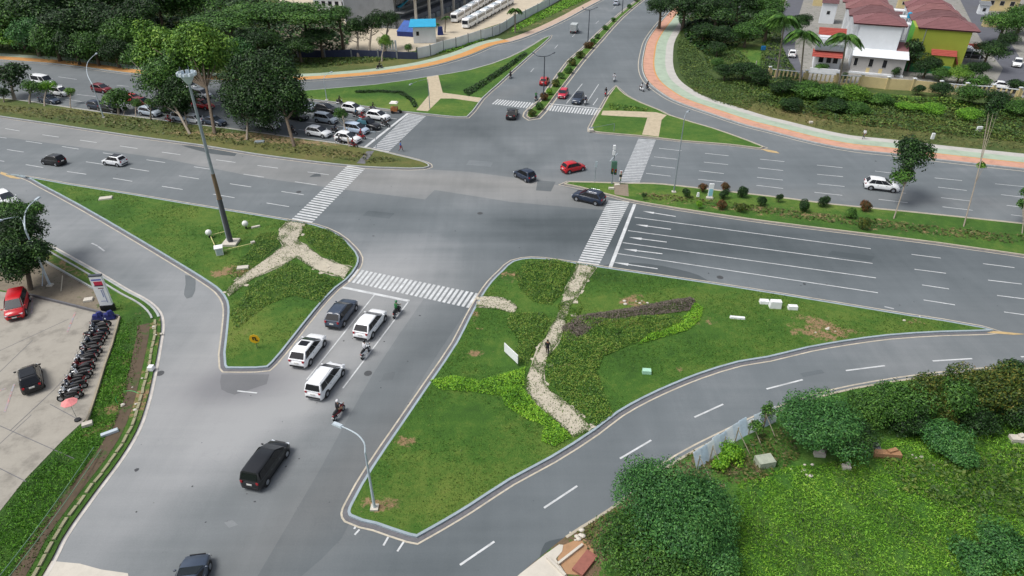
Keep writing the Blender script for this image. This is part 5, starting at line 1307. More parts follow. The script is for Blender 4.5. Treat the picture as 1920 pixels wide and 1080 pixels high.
for x, y, r, z, m, lab in [(1622, 772, 34, 1.3, L_MID, 'mid green hedge shrub next to the feathery tree'), (1662, 762, 36, 1.6, L_MID, 'fresh green hedge shrub, second from the feathery tree'), (1700, 757, 38, 1.8, L_MID, 'fuller green hedge shrub before the first croton'), (1735, 745, 38, 1.9, L_CROTON, 'croton hedge shrub with yellow patches'),
                           (1772, 750, 40, 1.9, L_MID, 'green hedge shrub between two croton shrubs'), (1812, 735, 40, 2.0, L_CROTON, 'croton hedge shrub above the low blue green shrub'), (1850, 738, 42, 2.0, L_CROTON, 'broadest croton shrub near the frame edge end of the hedge'), (1888, 728, 42, 2.1, L_CROTON, 'croton hedge shrub beside the broadest croton'), (1928, 722, 44, 2.1, L_DARK, 'dark hedge shrub cut by the frame edge'),
                           (1700, 795, 30, .9, L_DARK, 'low dark shrub at the hedge foot'), (1830, 790, 34, .9, L_DARK, 'low dark shrub under the broadest croton'), (1760, 790, 26, .8, L_CROTON, 'low croton under the green hedge shrub'), (1905, 775, 36, 1.0, L_DARK, 'low dark shrub at the frame edge below the hedge')]:
    tree((x, y), r * 1.22, z, m, lab, 'fine', 'shrubs of the mixed hedge', cat='shrub', n=7500, leaf=.042, vr=1.05, name='hedge_shrub', bark=M_BARK)
# --- clipped shrubs on the right median
for i, (x, y, r, m, lab) in enumerate([(1288, 362, 7.5, L_DARK, 'dark green clipped shrub next to the lamp post foot'), (1318, 352, 7, L_REDTIP, 'rusty red clipped shrub beside the white totem'), (1312, 383, 5.5, L_LIME, 'small yellowish shrub below the rusty red one'), (1360, 351, 7, L_REDTIP, 'red topped shrub behind the tall green one'), (1358, 364, 8, L_DARK, 'green clipped shrub right of the white totem'),
        (1355, 384, 8, L_REDTIP, 'reddish shrub in front of the green one'), (1392, 362, 9, L_DARK, 'round dark green shrub, third past the totem'), (1389, 389, 8, L_CROTON, 'yellow and red shrub near the median kerb'), (1428, 378, 8, L_DARK, 'egg shaped green shrub alone mid median'), (1461, 371, 6, L_DARK, 'smallest dark shrub near the far kerb'),
        (1508, 388, 10, L_DARK, 'largest dark clipped shrub'), (1544, 379, 9.5, L_DARK, 'round dark shrub near the far kerb, next to the largest'), (1597, 400, 9, L_MID, 'fresh green clipped shrub before the end group'), (1623, 387, 9, L_REDTIP, 'dark red clipped shrub of the end group'), (1620, 420, 9.5, L_CROTON, 'orange yellow shrub at the near kerb of the end group'), (1208, 367, 4, L_DARK, 'tiny black green shrub by the brown crossing')]):
    tree((x, y), r, .75, m, lab, 'bush', 'clipped shrubs on the right median', cat='shrub', vr=1.15, name='clipped_shrub')
# --- shrubs on the side road median
for i, (x, y, r, m) in enumerate([(999, 212, 7, L_CROTON), (1011, 199, 7, L_MID), (1020, 182, 8, L_REDTIP), (1030, 172, 6, L_LIME), (1041, 157, 7, L_CROTON), (1052, 142, 6, L_MID), (1066, 132, 7, L_MID), (1073, 118, 7, L_CROTON), (1088, 104, 7, L_CROTON), (1103, 86, 8, L_REDTIP), (1112, 78, 5, L_MID), (1120, 68, 5, L_MID), (1135, 52, 5, L_MID), (1150, 37, 4, L_MID), (1180, 12, 4, L_MID), (1194, 0, 4, L_DARK)]):
    kindn = {'leaves_croton': 'yellow red', 'leaves_mid': 'green', 'leaves_redtip': 'rusty red', 'leaves_lime': 'lime', 'leaves_dark': 'dark'}[m.name]
    tree((x, y), r, .7, m, f"{kindn} shrub, {('first', 'second', 'third', 'fourth', 'fifth', 'sixth', 'seventh', 'eighth', 'ninth', 'tenth', 'eleventh', 'twelfth', 'thirteenth', 'fourteenth', 'fifteenth', 'last')[i]} from the rounded nose of the side road median",
         'bush', 'shrubs planted along the side road median', cat='shrub', vr=1.0, name='median_shrub')
# --- north east trees
for x, y, r, z, m, k, lab, v in [(1240, 12, 32, 6, L_DARK, 'broad', 'dark tree overhanging the side road', .8), (1285, 10, 50, 6.5, L_DARK, 'broad', 'large dark tree over the end of the green footpath', .7), (1345, 22, 44, 6, L_DARK, 'broad', 'dark tree in the middle of the far clump', .8), (1385, 5, 40, 7, L_DARK, 'broad', 'dark tree behind the pale monument', .7),
        (1320, 60, 26, 3.2, L_DARK, 'round', 'low dark tree at the slope under the far clump', .7), (1360, 65, 28, 3.4, L_DARK, 'round', 'low dark green tree before the pale monument', .7), (1400, 62, 30, 3.6, L_MID, 'round', 'bright green bushy tree beside the pale monument', .7), (1440, 45, 36, 4.6, L_MID, 'broad', 'wide green tree next to the estate lane', .8), (1435, 12, 36, 6, L_MID, 'broad', 'green tree at the top edge before the estate lane', .8),
        (1345, 92, 18, 2, L_DARK, 'round', 'dark round bush in the middle of the slope', .9), (1395, 130, 30, 2.4, L_DARK, 'round', 'broad dark bush before the small lawn', .6), (1360, 135, 22, 2, L_DARK, 'round', 'dark bush nearest the grey footpath', .7), (1425, 145, 26, 2.2, L_DARK, 'round', 'dark bush under the first palm', .7), (1345, 118, 14, 1.4, L_MID, 'round', 'small mid green bush on the slope', .8),
        (1470, 165, 30, 1.8, L_DARK, 'round', 'dark bush between first and second palm trunk', .6), (1515, 172, 32, 1.8, L_MID, 'round', 'bright bush at the second palm trunk', .7), (1558, 175, 30, 1.8, L_MID, 'round', 'leafy bush left of the third palm trunk', .7), (1600, 178, 30, 1.6, L_LIGHT, 'round', 'light green bush where the cream wall begins', .7), (1650, 188, 26, 1.2, L_MID, 'round', 'low green bush below the cream wall', .5), (1722, 168, 12, 1.2, L_DARK, 'small', 'small dark bush against the cream wall', .9),
        (1770, 170, 26, 1.8, L_DARK, 'round', 'dark bush at the end of the cream wall', .7), (1820, 178, 28, 2.2, L_MID, 'round', 'tall green bush beside the picket wall', .8), (1872, 190, 30, 2.0, L_DARK, 'round', 'dark bush under the picket wall', .7), (1915, 205, 30, 1.8, L_MID, 'round', 'green bush at the frame edge above the footpath', .7), (1480, 195, 26, 1.2, L_DARK, 'round', 'shaded bush at the foot of the slope by the palms', .6), (1560, 200, 30, 1.2, L_DARK, 'round', 'shaded bush low on the slope mid way', .6),
        (1610, 205, 28, 1.0, L_MID, 'round', 'bush low on the slope behind the walker', .6), (1750, 205, 26, 1.0, L_WEED, 'round', 'yellow green patch bush on the slope', .5), (1700, 200, 26, .9, L_WEED, 'round', 'yellow green low bush in the middle of the slope', .4), (1820, 215, 26, 1.0, L_WEED, 'round', 'grassy bush beside the tall thin tree top', .5),
        (1712, 100, 22, 4.0, L_DARK, 'small', 'very dark spiky tree between the white and the green house', 1.3), (1738, 125, 26, 2.6, L_DARK, 'round', 'dark green tree in front of the green house', .9), (1765, 140, 20, 1.6, L_MID, 'round', 'garden bush before the orange coping', .8), (1800, 140, 22, 2, L_LIGHT, 'round', 'yellow green garden bush right of the green house', .8), (1855, 95, 30, 4.2, L_DARK, 'broad', 'dark tree standing by the estate road bend', .9),
        (1830, 130, 24, 2.4, L_DARK, 'round', 'dark tree over the black minivan', .8), (1885, 45, 36, 4.6, L_MID, 'broad', 'large fresh green tree at the frame corner', .9), (1920, 30, 36, 4.6, L_MID, 'broad', 'second fresh green tree cut by the frame corner', .9), (1890, 75, 20, 2.6, L_DARK, 'round', 'shaded low tree under the fresh green ones', .8), (1500, 40, 22, 4.0, L_DARK, 'broad', 'dark tree between the palms and the white annex', .9),
        (1845, 155, 16, 1.2, L_MID, 'small', 'garden shrub left of the white sedan', .8), (1905, 160, 18, 1.6, L_DARK, 'small', 'dark shrub right of the white sedan', .8), (1680, 135, 9, 1.2, L_DARK, 'small', 'little dark shrub at the white house corner', 1.0), (1540, 128, 14, 1.0, L_MID, 'small', 'garden shrub behind the picket wall by the palms', .7), (1583, 145, 9, 1.0, L_MID, 'small', 'garden shrub by the grey wall', .9)]:
    tree((x, y), r, z, m, lab, k, 'trees and bushes round the housing estate', cat='tree' if z > 2.5 else 'bush', vr=v, name='tree' if z > 2.5 else 'bush')
for x, y, r, m, lab in [(1695, 288, 12, L_MID, 'x'), ]: pass
# --- palms
def palm(base, cpx, fr, label, group='tall palms by the estate wall', name='palm_tree', nfr=27):
    b = at(*base); h = height_of(base, cpx[1]); c = at(cpx[0], cpx[1], h)
    off = Vector((c.x - b.x, c.y - b.y, 0))
    root = empty(name, (b.x, b.y, .1), 0, label, 'palm tree', group)
    g = MB(); top = off + Vector((0, 0, h))
    g.tube([Vector((0, 0, -.1)), top * .35, top * .7, top], [.24, .17, .15, .12], 10); g.build('trunk', M_BARKPALE, root, True)
    for k in range(nfr):
        a = k / nfr * 6.283 + random.uniform(-.15, .15); up = random.uniform(.1, 1.0) * (1, .45, -.1)[k % 3]
        d_ = Vector((math.cos(a), math.sin(a), 0)); L = fr * random.uniform(.85, 1.1)
        sp_ = []
        for i in range(9):
            t = i / 8; sp_.append(top + d_ * L * t + Vector((0, 0, L * (up * t - (up + .55) * t * t))))
        g = MB(); g.tube(sp_, [.035 * (1 - i / 9) + .01 for i in range(9)], 4)
        side = Vector((-d_.y, d_.x, 0))
        for i in range(1, 34):
            t = i / 34 * 8; i0 = min(int(t), 7); p_ = sp_[i0].lerp(sp_[i0 + 1], t - i0); tt = i / 34
            wd = L * .27 * math.sin(math.pi * (tt * .85 + .12))
            for sd in (-1, 1):
                e_ = p_ + side * sd * wd + d_ * wd * .45 - Vector((0, 0, wd * .55)); m_ = p_.lerp(e_, .5) + d_ * .10
                g.add([p_, m_ + Vector((0, 0, .02)), e_, p_.lerp(e_, .5) - d_ * .10], [(0, 1, 2, 3)])
        g.build('frond', L_MID, root)
    return root
palm((1455, 152), (1472, 34), 4.0, 'tall palm beside the estate lane, tallest of the palms')
palm((1499, 166), (1509, 62), 3.9, 'middle palm of the row, in front of the white annex')
palm((1572, 162), (1588, 68), 3.8, 'palm with drooping fronds before the white house wall')
palm((966, 62), (966, 18), 2.2, 'palm at the end of the bus yard fence', 'palms in the bus yard')
palm((812, 72), (816, 45), 1.4, 'small palm behind the blue roofed gatehouse', 'palms in the bus yard', nfr=10)
palm((834, 62), (836, 32), 1.4, 'small palm in front of the grey building column', 'palms in the bus yard', nfr=10)
palm((1825, 165), (1826, 150), 2.0, 'banana like palm behind the picket wall', 'palms near the picket wall', nfr=10)

# ------------------------------------------------------------------ ground covers
groundcover('ground_cover', [(985, 492), (1040, 488), (1077, 497), (1064, 525), (1050, 558), (1032, 575), (1000, 568), (975, 545), (965, 518)], 228, 0.44, .068, L_COVER, seed=3, label='dark green shrubs in the pointed corner of the big island')
groundcover('ground_cover', [(958, 588), (1020, 588), (1032, 606), (1008, 648), (988, 690), (962, 672), (972, 640), (948, 610)], 209, 0.36, .068, L_COVER, seed=4, label='green shrubs left of the stone path')
groundcover('ground_cover', [(805, 716), (850, 706), (900, 716), (960, 698), (986, 690), (982, 726), (940, 746), (880, 737), (822, 733)], 228, 0.32, .068, L_LIME, seed=5, label='leafy strip across the big island')
groundcover('ground_cover', [(935, 730), (975, 724), (1010, 766), (1050, 800), (1072, 822), (1040, 840), (1014, 830), (1020, 802), (985, 787), (945, 762)], 285, 0.56, .068, L_LIME, seed=6, label='bright lime shrubs left of the path end')
groundcover('ground_cover', [(1060, 605), (1090, 592), (1140, 600), (1200, 595), (1270, 592), (1288, 605), (1240, 630), (1180, 650), (1130, 672), (1120, 700), (1132, 740), (1150, 780), (1115, 803), (1085, 773), (1050, 745), (1024, 715), (1024, 680), (1045, 650), (1058, 620)], 209, 0.48, .068, L_COVER, seed=7, label='broad green shrub bed right of the stone path')
groundcover('hedge', [(1052, 618), (1085, 594), (1160, 584), (1220, 572), (1295, 560), (1304, 568), (1290, 586), (1220, 594), (1160, 603), (1112, 618), (1080, 644), (1062, 642)], 285, 0.64, .068, L_PURPLE, seed=8, label='purple grey hedge curving above the green bed', cat='hedge', kind=None, lumps=1.6)
groundcover('hedge', [(1300, 568), (1319, 580), (1313, 602), (1290, 622), (1240, 636), (1195, 650), (1212, 630), (1270, 606), (1294, 586)], 285, 0.56, .068, L_LIME, seed=9, label='lime green hedge at the end of the purple one', cat='hedge', kind=None)
groundcover('ground_cover', [(566, 426), (615, 432), (645, 450), (664, 478), (664, 498), (640, 496), (605, 480), (578, 458)], 209, 0.32, .068, L_COVER, seed=10, label='shrubs in the rounded island corner')
groundcover('ground_cover', [(470, 536), (545, 492), (588, 512), (634, 526), (602, 570), (550, 556), (500, 575), (445, 620), (432, 590)], 152, 0.24, .068, L_COVER, seed=11, label='lush low shrubs below the stone path')
groundcover('ground_cover', [(485, 440), (520, 436), (525, 460), (482, 498), (440, 528), (425, 515), (470, 470)], 114, 0.20, .068, L_COVER, seed=12, label='thin shrubs on the upper side of the stone path')
# dark clipped hedge lines on the far islands
groundcover('hedge', [(665, 172), (720, 171), (755, 173), (778, 188), (784, 203), (776, 203), (768, 190), (748, 177), (715, 175), (668, 176)], 60, .4, .16, L_DARK, seed=13, label='thin dark hedge line on the far grass island', cat='hedge', kind=None)
groundcover('hedge', [(868, 172), (905, 152), (950, 122), (985, 98), (990, 103), (955, 130), (912, 160), (878, 182)], 50, .5, .18, L_DARK, seed=14, label='dark hedge band along the pointed part of the far island', cat='hedge', kind=None)
groundcover('ground_cover', [(1140, 195), (1215, 205), (1212, 210), (1145, 207)], 30, .2, .16, L_COVER, seed=15, label='low shrubs on the small triangular island')
def tufts(px, dens, size, mat, z, label, seed, h=.05, poly=None):
    poly = poly or W(px)
    n = int(abs(area2(poly)) / 2 * dens); x, y = pts_in(poly, n)
    keep = lump(x, y, .7, seed) + R.uniform(-.35, .35, n) > .42
    x, y = x[keep], y[keep]; n = len(x)
    N = R.normal(size=(n, 3)); N[:, 2] *= .6
    o = quads_mesh('grass', np.column_stack([x, y, z + R.uniform(0, h, n)]), N, size, mat, aspect=.3)
    return tag(o, label, kind='stuff')
tufts(None, 42, .085, L_BLADE, .15, 'mown grass of the big near island', 21, poly=offset(p3_, .3))
tufts(None, 30, .085, L_BLADE, .15, 'mown grass of the near triangular island', 22, poly=offset(p2_, .3))
vg = W([(60, 1090), (110, 1000), (200, 860), (240, 780), (255, 700), (268, 640), (262, 590), (225, 565), (205, 575), (224, 600), (196, 690), (167, 783), (120, 826), (47, 902), (0, 962), (-60, 1040), (-20, 1120)])
groundcover('long_grass', None, 240, .28, .085, leafmat('leaves_long_grass', [S(34, 72, 16), S(60, 112, 24), S(92, 150, 32), S(124, 160, 60)], patch=.3), z=.1, seed=23, label='long grass on the verge below the lot', up=.2, aspect=.2, gap=.15, poly=W([(20, 1085), (80, 1000), (160, 880), (215, 800), (238, 740), (248, 670), (240, 610), (228, 598), (200, 690), (171, 783), (130, 826), (55, 902), (5, 962), (-60, 1050), (-40, 1090)]))
tufts(None, 30, .11, L_BLADE, .11, 'patchy grass between ditch and lot', 24, poly=vg)
SCR = [(1385, 905), (1470, 878), (1560, 868), (1640, 830), (1720, 820), (1800, 800), (1930, 780), (2020, 800), (2020, 1130), (1300, 1130), (1360, 1000)]
groundcover('weeds', SCR, 230, .38, .085, L_WEED, z=.06, seed=25, label='bright weeds covering the empty plot', lumps=.9, up=.25, aspect=.22, gap=.16)
groundcover('weeds', [(1400, 900), (1650, 850), (1930, 800), (2020, 1130), (1350, 1130)], 60, .5, .07, L_WEED2, z=.06, seed=45, label='coarse darker weeds mixed into the empty plot', lumps=.5, up=.5, aspect=.4, gap=.5)
groundcover('weeds', [(1640, 850), (1760, 870), (1900, 840), (1990, 860), (1990, 1000), (1800, 960), (1680, 920)], 30, .8, .13, L_WEED2, z=.1, seed=26, label='taller rank weeds on the upper part of the plot')
groundcover('weeds', [(1290, 885), (1340, 862), (1400, 830), (1440, 810), (1480, 800), (1500, 860), (1430, 905), (1370, 910)], 50, .5, .1, L_DRYW, z=.1, seed=27, label='dry weeds around the tin fence struts')
groundcover('weeds', [(1280, 858), (1330, 832), (1385, 806), (1388, 812), (1335, 842), (1286, 868)], 60, .25, .09, L_DRYW, z=.1, seed=28, label='dry grass between road kerb and tin fence')
groundcover('weeds', [(1080, 1000), (1150, 955), (1180, 990), (1110, 1050)], 50, .3, .09, L_DRYW, z=.1, seed=29, label='sparse weeds beside the near apron')
ne_in = [offset(ne_e, d_, False) for d_ in (8, 13, 20, 34)]
def band(a, b, x0, x1):
    A = [p for p in a if x0 < pix((p.x, p.y, 0))[0] < x1]; B = [p for p in b if x0 < pix((p.x, p.y, 0))[0] < x1]
    return A + B[::-1]
groundcover('weeds', None, 22, .45, .17, L_DRYW, z=.1, seed=31, label='brown and green weeds directly behind the coloured footpath', poly=band(ne_in[0], ne_in[1], 1380, 2100))
groundcover('weeds', None, 26, 1.0, .19, L_WEED2, z=.1, seed=32, label='rank green weeds higher on the slope', poly=band(ne_in[1], ne_in[3], 1400, 2100))
groundcover('weeds', [(1275, 60), (1268, 100), (1276, 140), (1300, 172), (1340, 192), (1400, 208), (1420, 190), (1400, 160), (1340, 150), (1310, 100), (1300, 60)], 22, .5, .15, L_WEED2, z=.1, seed=33, label='fresh green weeds inside the footpath bend')
groundcover('weeds', [(1300, 60), (1330, 130), (1400, 175), (1460, 200), (1440, 150), (1380, 90)], 18, .9, .19, L_WEED2, z=.1, seed=34, label='mixed undergrowth on the slope below the bushes')
groundcover('weeds', W([(0, 95)]) and [(-60, 92), (60, 100), (200, 116), (330, 128), (460, 132), (590, 128), (700, 118), (790, 106), (790, 98), (690, 108), (560, 112), (420, 116), (280, 112), (150, 104), (0, 84)], 16, .4, .2, L_WEED2, z=.1, seed=35, label='weeds along the back of the orange footpath')
groundcover('weeds', [(-60, 40), (20, 48), (36, 88), (-60, 82)], 5, .4, .4, L_WEED, z=.1, seed=36, label='bright grassy slope at the frame edge by the wood')
groundcover('weeds', [(792, 106), (850, 97), (930, 68), (925, 62), (860, 82), (790, 98)], 14, .4, .25, L_WEED, z=.1, seed=37, label='green strip at the foot of the white fence')
groundcover('weeds', [(960, 62), (1000, 45), (1050, 22), (1100, 0), (1060, 0), (1000, 28), (958, 55)], 16, .4, .2, L_WEED, z=.1, seed=38, label='green bank beside the bus yard')
groundcover('weeds', [(0, 200), (140, 208), (300, 228), (480, 255), (600, 275), (700, 292), (760, 303), (690, 308), (560, 290), (400, 268), (200, 240), (0, 212)], 8, .25, .18, L_DRYW, z=.13, seed=39, label='ragged dry grass on the long median')
groundcover('weeds', [(1200, 362), (1300, 372), (1500, 398), (1700, 420), (1930, 445), (1930, 462), (1700, 436), (1500, 412), (1300, 384), (1210, 374)], 12, .25, .16, L_DRYW, z=.13, seed=40, label='ragged weeds in the middle of the right median')

# grass creeping over the edges of the stone paths
def creep(px, dens, w, label, seed, mat=L_BLADE):
    poly = smooth_line(W(px), 2); n = int(abs(area2(poly)) / 2 * dens)
    x, y = pts_in(poly, n); e = edge_dist(poly, x, y)
    k = (e < w * .62 * R.uniform(0, 1, n) * (0.1 + 1.3 * lump(x, y, 1.6, seed))) | (lump(x, y, 1.3, seed + 2) + R.uniform(-.2, .2, n) > .98)
    x, y = x[k], y[k]; N = R.normal(size=(len(x), 3)); N[:, 2] = abs(N[:, 2]) + .4
    o = quads_mesh('creeping_grass', np.column_stack([x, y, .17 + R.uniform(0, .07, len(x))]), N, .075, mat, aspect=.35)
    tag(o, label, kind='stuff')
creep([(1080, 496), (1119, 502), (1100, 530), (1084, 557), (1070, 575), (1062, 610), (1045, 645), (1028, 672), (1020, 700), (1020, 718), (1050, 748), (1085, 775), (1108, 803), (1098, 814), (1075, 822), (1050, 800), (1010, 765), (985, 735), (985, 710), (1000, 680), (1012, 650), (1030, 618), (1050, 585), (1054, 557), (1068, 527)], 330, .8, 'grass creeping over the long stone path', 51)
creep([(540, 415), (577, 421), (566, 440), (560, 455), (575, 462), (605, 484), (640, 496), (660, 503), (648, 524), (625, 518), (585, 506), (556, 484), (530, 500), (480, 522), (432, 558), (425, 548), (440, 530), (480, 500), (532, 462), (522, 450), (525, 432)], 300, .7, 'grass creeping over the forked stone path', 52)
creep([(900, 556), (925, 558), (955, 566), (972, 580), (960, 588), (925, 582), (892, 578)], 300, .5, 'grass creeping over the short stone path', 53)
creep([(1046, 572), (1084, 560), (1092, 580), (1075, 610), (1048, 600)], 420, 2.0, 'green ground plants closing over the broken part of the path', 54, L_COVER)
# ------------------------------------------------------------------ poles, lamps, signals, signs
M_GALV = plain('galvanised_steel', S(150, 160, 168), .5, .12, metal=.3); M_POLEW = plain('pale_steel', S(188, 200, 208), .45, .08); M_POLED = plain('dark_steel', S(66, 72, 82), .5, .1)
M_RUST = stone_mat('rusty_steel', S(122, 104, 82), scale=1.5, dark=.4); M_SIGNW = plain('white_board', S(242, 244, 246), .4, .04); M_BLACKB = plain('black_board', S(20, 21, 24), .6)
def lamp(base, tops, label, mat=M_POLEW, r=.09, foot=True, group='street lamps', heads=None):
    """tops: list of arms; each arm = (shoulder px y on pole, [(px,py) of the arm with the head last])"""
    b = at(*base); root = empty('street_lamp', (b.x, b.y, .1), 0, label, 'street lamp', group)
    hmax = 0
    for sy, arm in tops:
        h0 = height_of(base, sy); hmax = max(hmax, h0)
    g = MB(); g.tube([(0, 0, -.1), (0, 0, hmax * .5), (0, 0, hmax)], [r * 1.3, r, r * .75], 10); g.build('pole', mat, root, True)
    for sy, arm in tops:
        h0 = height_of(base, sy); pts = [Vector((0, 0, h0))]
        n = len(arm)
        for i, q in enumerate(arm):
            hh_ = h0 + arm_rise(i, n, h0)
            c = at(q[0], q[1], hh_); pts.append(Vector((c.x - b.x, c.y - b.y, hh_)))
        sm = []
        for i in range(len(pts) - 1):
            p0, p1, p2, p3 = pts[max(i - 1, 0)], pts[i], pts[i + 1], pts[min(i + 2, len(pts) - 1)]
            for k in range(4):
                t = k / 4; sm.append(.5 * ((2 * p1) + (p2 - p0) * t + (2 * p0 - 5 * p1 + 4 * p2 - p3) * t * t + (3 * p1 - p0 - 3 * p2 + p3) * t**3))
        sm.append(pts[-1])
        g = MB(); g.tube(sm, [r * .7 - r * .25 * i / len(sm) for i in range(len(sm))], 8); g.build('arm', mat, root, True)
        d_ = (sm[-1] - sm[-2]); d_.z = 0; d_.normalize(); e = sm[-1] + d_ * .3
        g = MB(); g.box((e.x, e.y, e.z), (.85, .3, .14), math.atan2(d_.y, d_.x), taper=.8); hd = g.build('lamp_head', mat, root)
        g = MB(); g.box((e.x + d_.x * .05, e.y + d_.y * .05, e.z - .08), (.55, .22, .03), math.atan2(d_.y, d_.x)); g.build('lens', M_LAMPW, hd)
    if foot: g = MB(); g.box((0, 0, 0.06), (.55, .55, .22)); g.build('footing', M_CONCPALE, root)
    return root
def arm_rise(i, n, h): return (0.9 if n > 2 else .5) * (1 - (1 - (i + 1) / n) ** 2)
lamp((703, 955), [(850, [(683, 832), (668, 815), (640, 801)])], 'curved pale street lamp at the lower tip of the big island')
lamp((95, 537), [(432, [(47, 405), (55, 388), (68, 376)]), (440, [(40, 411), (22, 410), (3, 414)])], 'two armed pale street lamp standing in the round dark tree', r=.1)
lamp((195, 222), [(160, [(164, 140), (164, 120), (172, 109), (180, 102)])], 'curved street lamp at the left part of the long median')
lamp((1263, 362), [(225, [(1285, 216), (1289, 211)])], 'thin street lamp with a white foot on the right median', M_GALV, .07)
lamp((613, 189), [(148, [(612, 141), (619, 137)])], 'slim pale lamp at the far kerb of the queue', M_POLEW, .07)
lamp((1019, 190), [(107, [(1008, 106), (1001, 101)]), (107, [(1030, 105), (1037, 101)])], 'double armed dark lamp beside the planted median nose', M_POLED, .11, False)
lamp((1102, 82), [(20, [(1095, 18), (1098 - 5, 15)]), (20, [(1112, 18), (1118, 15)])], 'double armed dark lamp further up the side road', M_POLED, .11, False)
lamp((1166, 26), [(-40, [(1160, -42), (1155, -44)])], 'dark lamp post furthest up the side road', M_POLED, .11, False)
lamp((806, 205), [(152, [(800, 150), (785, 153), (772, 158)])], 'traffic camera mast by the far stone path', M_GALV, .06, False)
lamp((1151, 247), [(233, [(1140, 235), (1125, 238), (1112, 240)])], 'low signal arm at the corner of the triangular island', M_GALV, .05, False)
lamp((706, 277), [(250, [(705, 249), (703, 248)])], 'short signal post at the nose of the long median', M_GALV, .05, False)
# floodlight mast
b = at(434, 458); hM = height_of((434, 458), 150)
r_ = empty('floodlight_mast', (b.x, b.y, .1), 0, 'very tall floodlight mast with a rusty lower half on the grass island', 'mast')
h1, h2 = hM * .30, hM * .46
g = MB(); g.tube([(0, 0, .3), (0, 0, h1)], [.29, .25], 14); g.build('lower_section', stone_mat('grey_mast_paint', S(84, 86, 92), scale=1, dark=.3), r_, True)
g = MB(); g.tube([(0, 0, h1), (0, 0, h1 + .12)], .31, 14); g.tube([(0, 0, h1), (0, 0, h2)], [.245, .21], 14); g.build('rusty_section', M_RUST, r_, True)
g = MB(); g.tube([(0, 0, h2), (0, 0, hM * .75), (0, 0, hM)], [.19, .16, .12], 14); g.build('upper_section', M_GALV, r_, True)
g = MB(); g.tube([(-.42, .1, .3), (-.36, .1, h1)], .07, 6); g.build('conduit', M_POLEW, r_, True)
g = MB(); g.box((0, 0, .12), (1.7, 1.7, .36)); g.build('footing', M_CONCPALE, r_)
g = MB(); n = 12
g.tube([(0, 0, hM - .5), (0, 0, hM + .3)], [.22, .72], 16); g.tube([(0, 0, hM + .3), (0, 0, hM + .38)], .82, 16)
g.build('platform', M_POLEW, r_)
for k in range(10):
    a = k * .628; g = MB(); g.box((math.cos(a) * .86, math.sin(a) * .86, hM + .56), (.2, .38, .34), a, taper=.9); hd = g.build('floodlight', M_POLEW, r_)
    g = MB(); g.box((math.cos(a) * .97, math.sin(a) * .97, hM + .56), (.03, .3, .26), a); g.build('lens', M_LAMPW, hd)
for k in range(5):
    a = k * 1.256 + .3; g = MB(); g.tube([(math.cos(a) * .7, math.sin(a) * .7, hM + .3), (math.cos(a) * .7, math.sin(a) * .7, hM + 1.2)], .02, 5); g.build('spike', M_GALV, r_)
# objects round the mast
for q, lb in (((394, 447), 'white ball lamp nearest the mast, on its left end of the low rails'), ((462, 430), 'white ball lamp on the right of the mast')):
    c = at(*q); r_ = empty('ball_lamp', (c.x, c.y, .13), 0, lb, 'garden lamp', 'white ball lamps by the mast')
    g = MB(); g.tube([(0, 0, 0), (0, 0, .35)], .12, 8); g.build('post', M_PLASTIC, r_); g = MB(); g.ball((0, 0, .68), .38, 16, 10); g.build('globe', plain('opal_globe', S(232, 234, 230), .4, .02), r_, True)
c = at(413, 478); r_ = empty('control_cabinet', (c.x, c.y, .13), .4, 'white control cabinet in front of the mast', 'cabinet')
g = MB(); g.box((0, 0, .45), (.8, .8, .9)); g.build('body', M_SIGNW, r_); g = MB(); g.box((0, 0, .93), (.95, .95, .08)); g.build('lid', M_SIGNW, r_); g = MB(); g.box((.02, -.42, .45), (.6, .03, .7)); g.build('door', M_POLEW, r_)
M_RAIL = plain('faded_yellow', S(206, 204, 140), .6, .15)
for q0, q1, lb in (((397, 450), (405, 468), 'low yellow rail between ball lamp and cabinet'), ((400, 446), (428, 439), 'low yellow rail between ball lamp and mast'), ((422, 475), (472, 463), 'low yellow rail running right from the cabinet')):
    A, B = at(*q0), at(*q1); g = MB(); g.tube([(A.x, A.y, .45), (B.x, B.y, .45)], .05, 6)
    for t in (.05, .5, .95): p = A.lerp(B, t); g.tube([(p.x, p.y, .1), (p.x, p.y, .45)], .04, 5)
    tag(g.build('low_rail', M_RAIL), lb, 'rail', 'low yellow rails')
# traffic signal cluster on the right median nose
b = at(1147, 346); r_ = empty('traffic_signal', (b.x, b.y, .14), 0, 'tall traffic signal with camera arm and green solar box at the median nose', 'traffic signal')
hs = height_of((1147, 346), 275)
g = MB(); g.tube([(0, 0, -.05), (0, 0, hs)], [.1, .07], 10); g.build('pole', M_GALV, r_)
for z, c_ in ((hs - .2, M_SIGNW), (hs - 1.0, M_SIGNW)):
    g = MB(); g.box((-.1, -.1, z), (.34, .3, .6)); o = g.build('camera_box', c_, r_)
g = MB(); g.tube([(-.6, -.3, hs * .62), (.5, .4, hs * .78)], .05, 6); g.build('cross_arm', M_POLEW, r_)
g = MB(); g.box((.1, -.05, hs * .5), (.75, .5, 1.1)); g.build('solar_box', plain('signal_green', S(78, 120, 100), .6, .1), r_)
for x, z in ((.35, hs * .34), (1.15, hs * .28), (1.15, hs * .12 + .3), (-.1, hs * .36)):
    g = MB(); g.box((x, -.1, z), (.34, .3, .95)); hd = g.build('signal_head', M_SIGNW if x > 1 else M_BLACKB, r_)
    for k, m in enumerate((M_LAMPR, plain('amber_lamp', S(150, 110, 40), .4), plain('green_lamp', S(30, 100, 70), .4))):
        g = MB(); g.tube([(x, -.24, z + .3 - .3 * k), (x, -.31, z + .3 - .3 * k)], .1, 10); g.build('lens', m, hd)
g = MB(); g.tube([(1.15, -.05, -.05), (1.15, -.05, hs * .4)], .06, 8); g.build('second_post', M_GALV, r_)
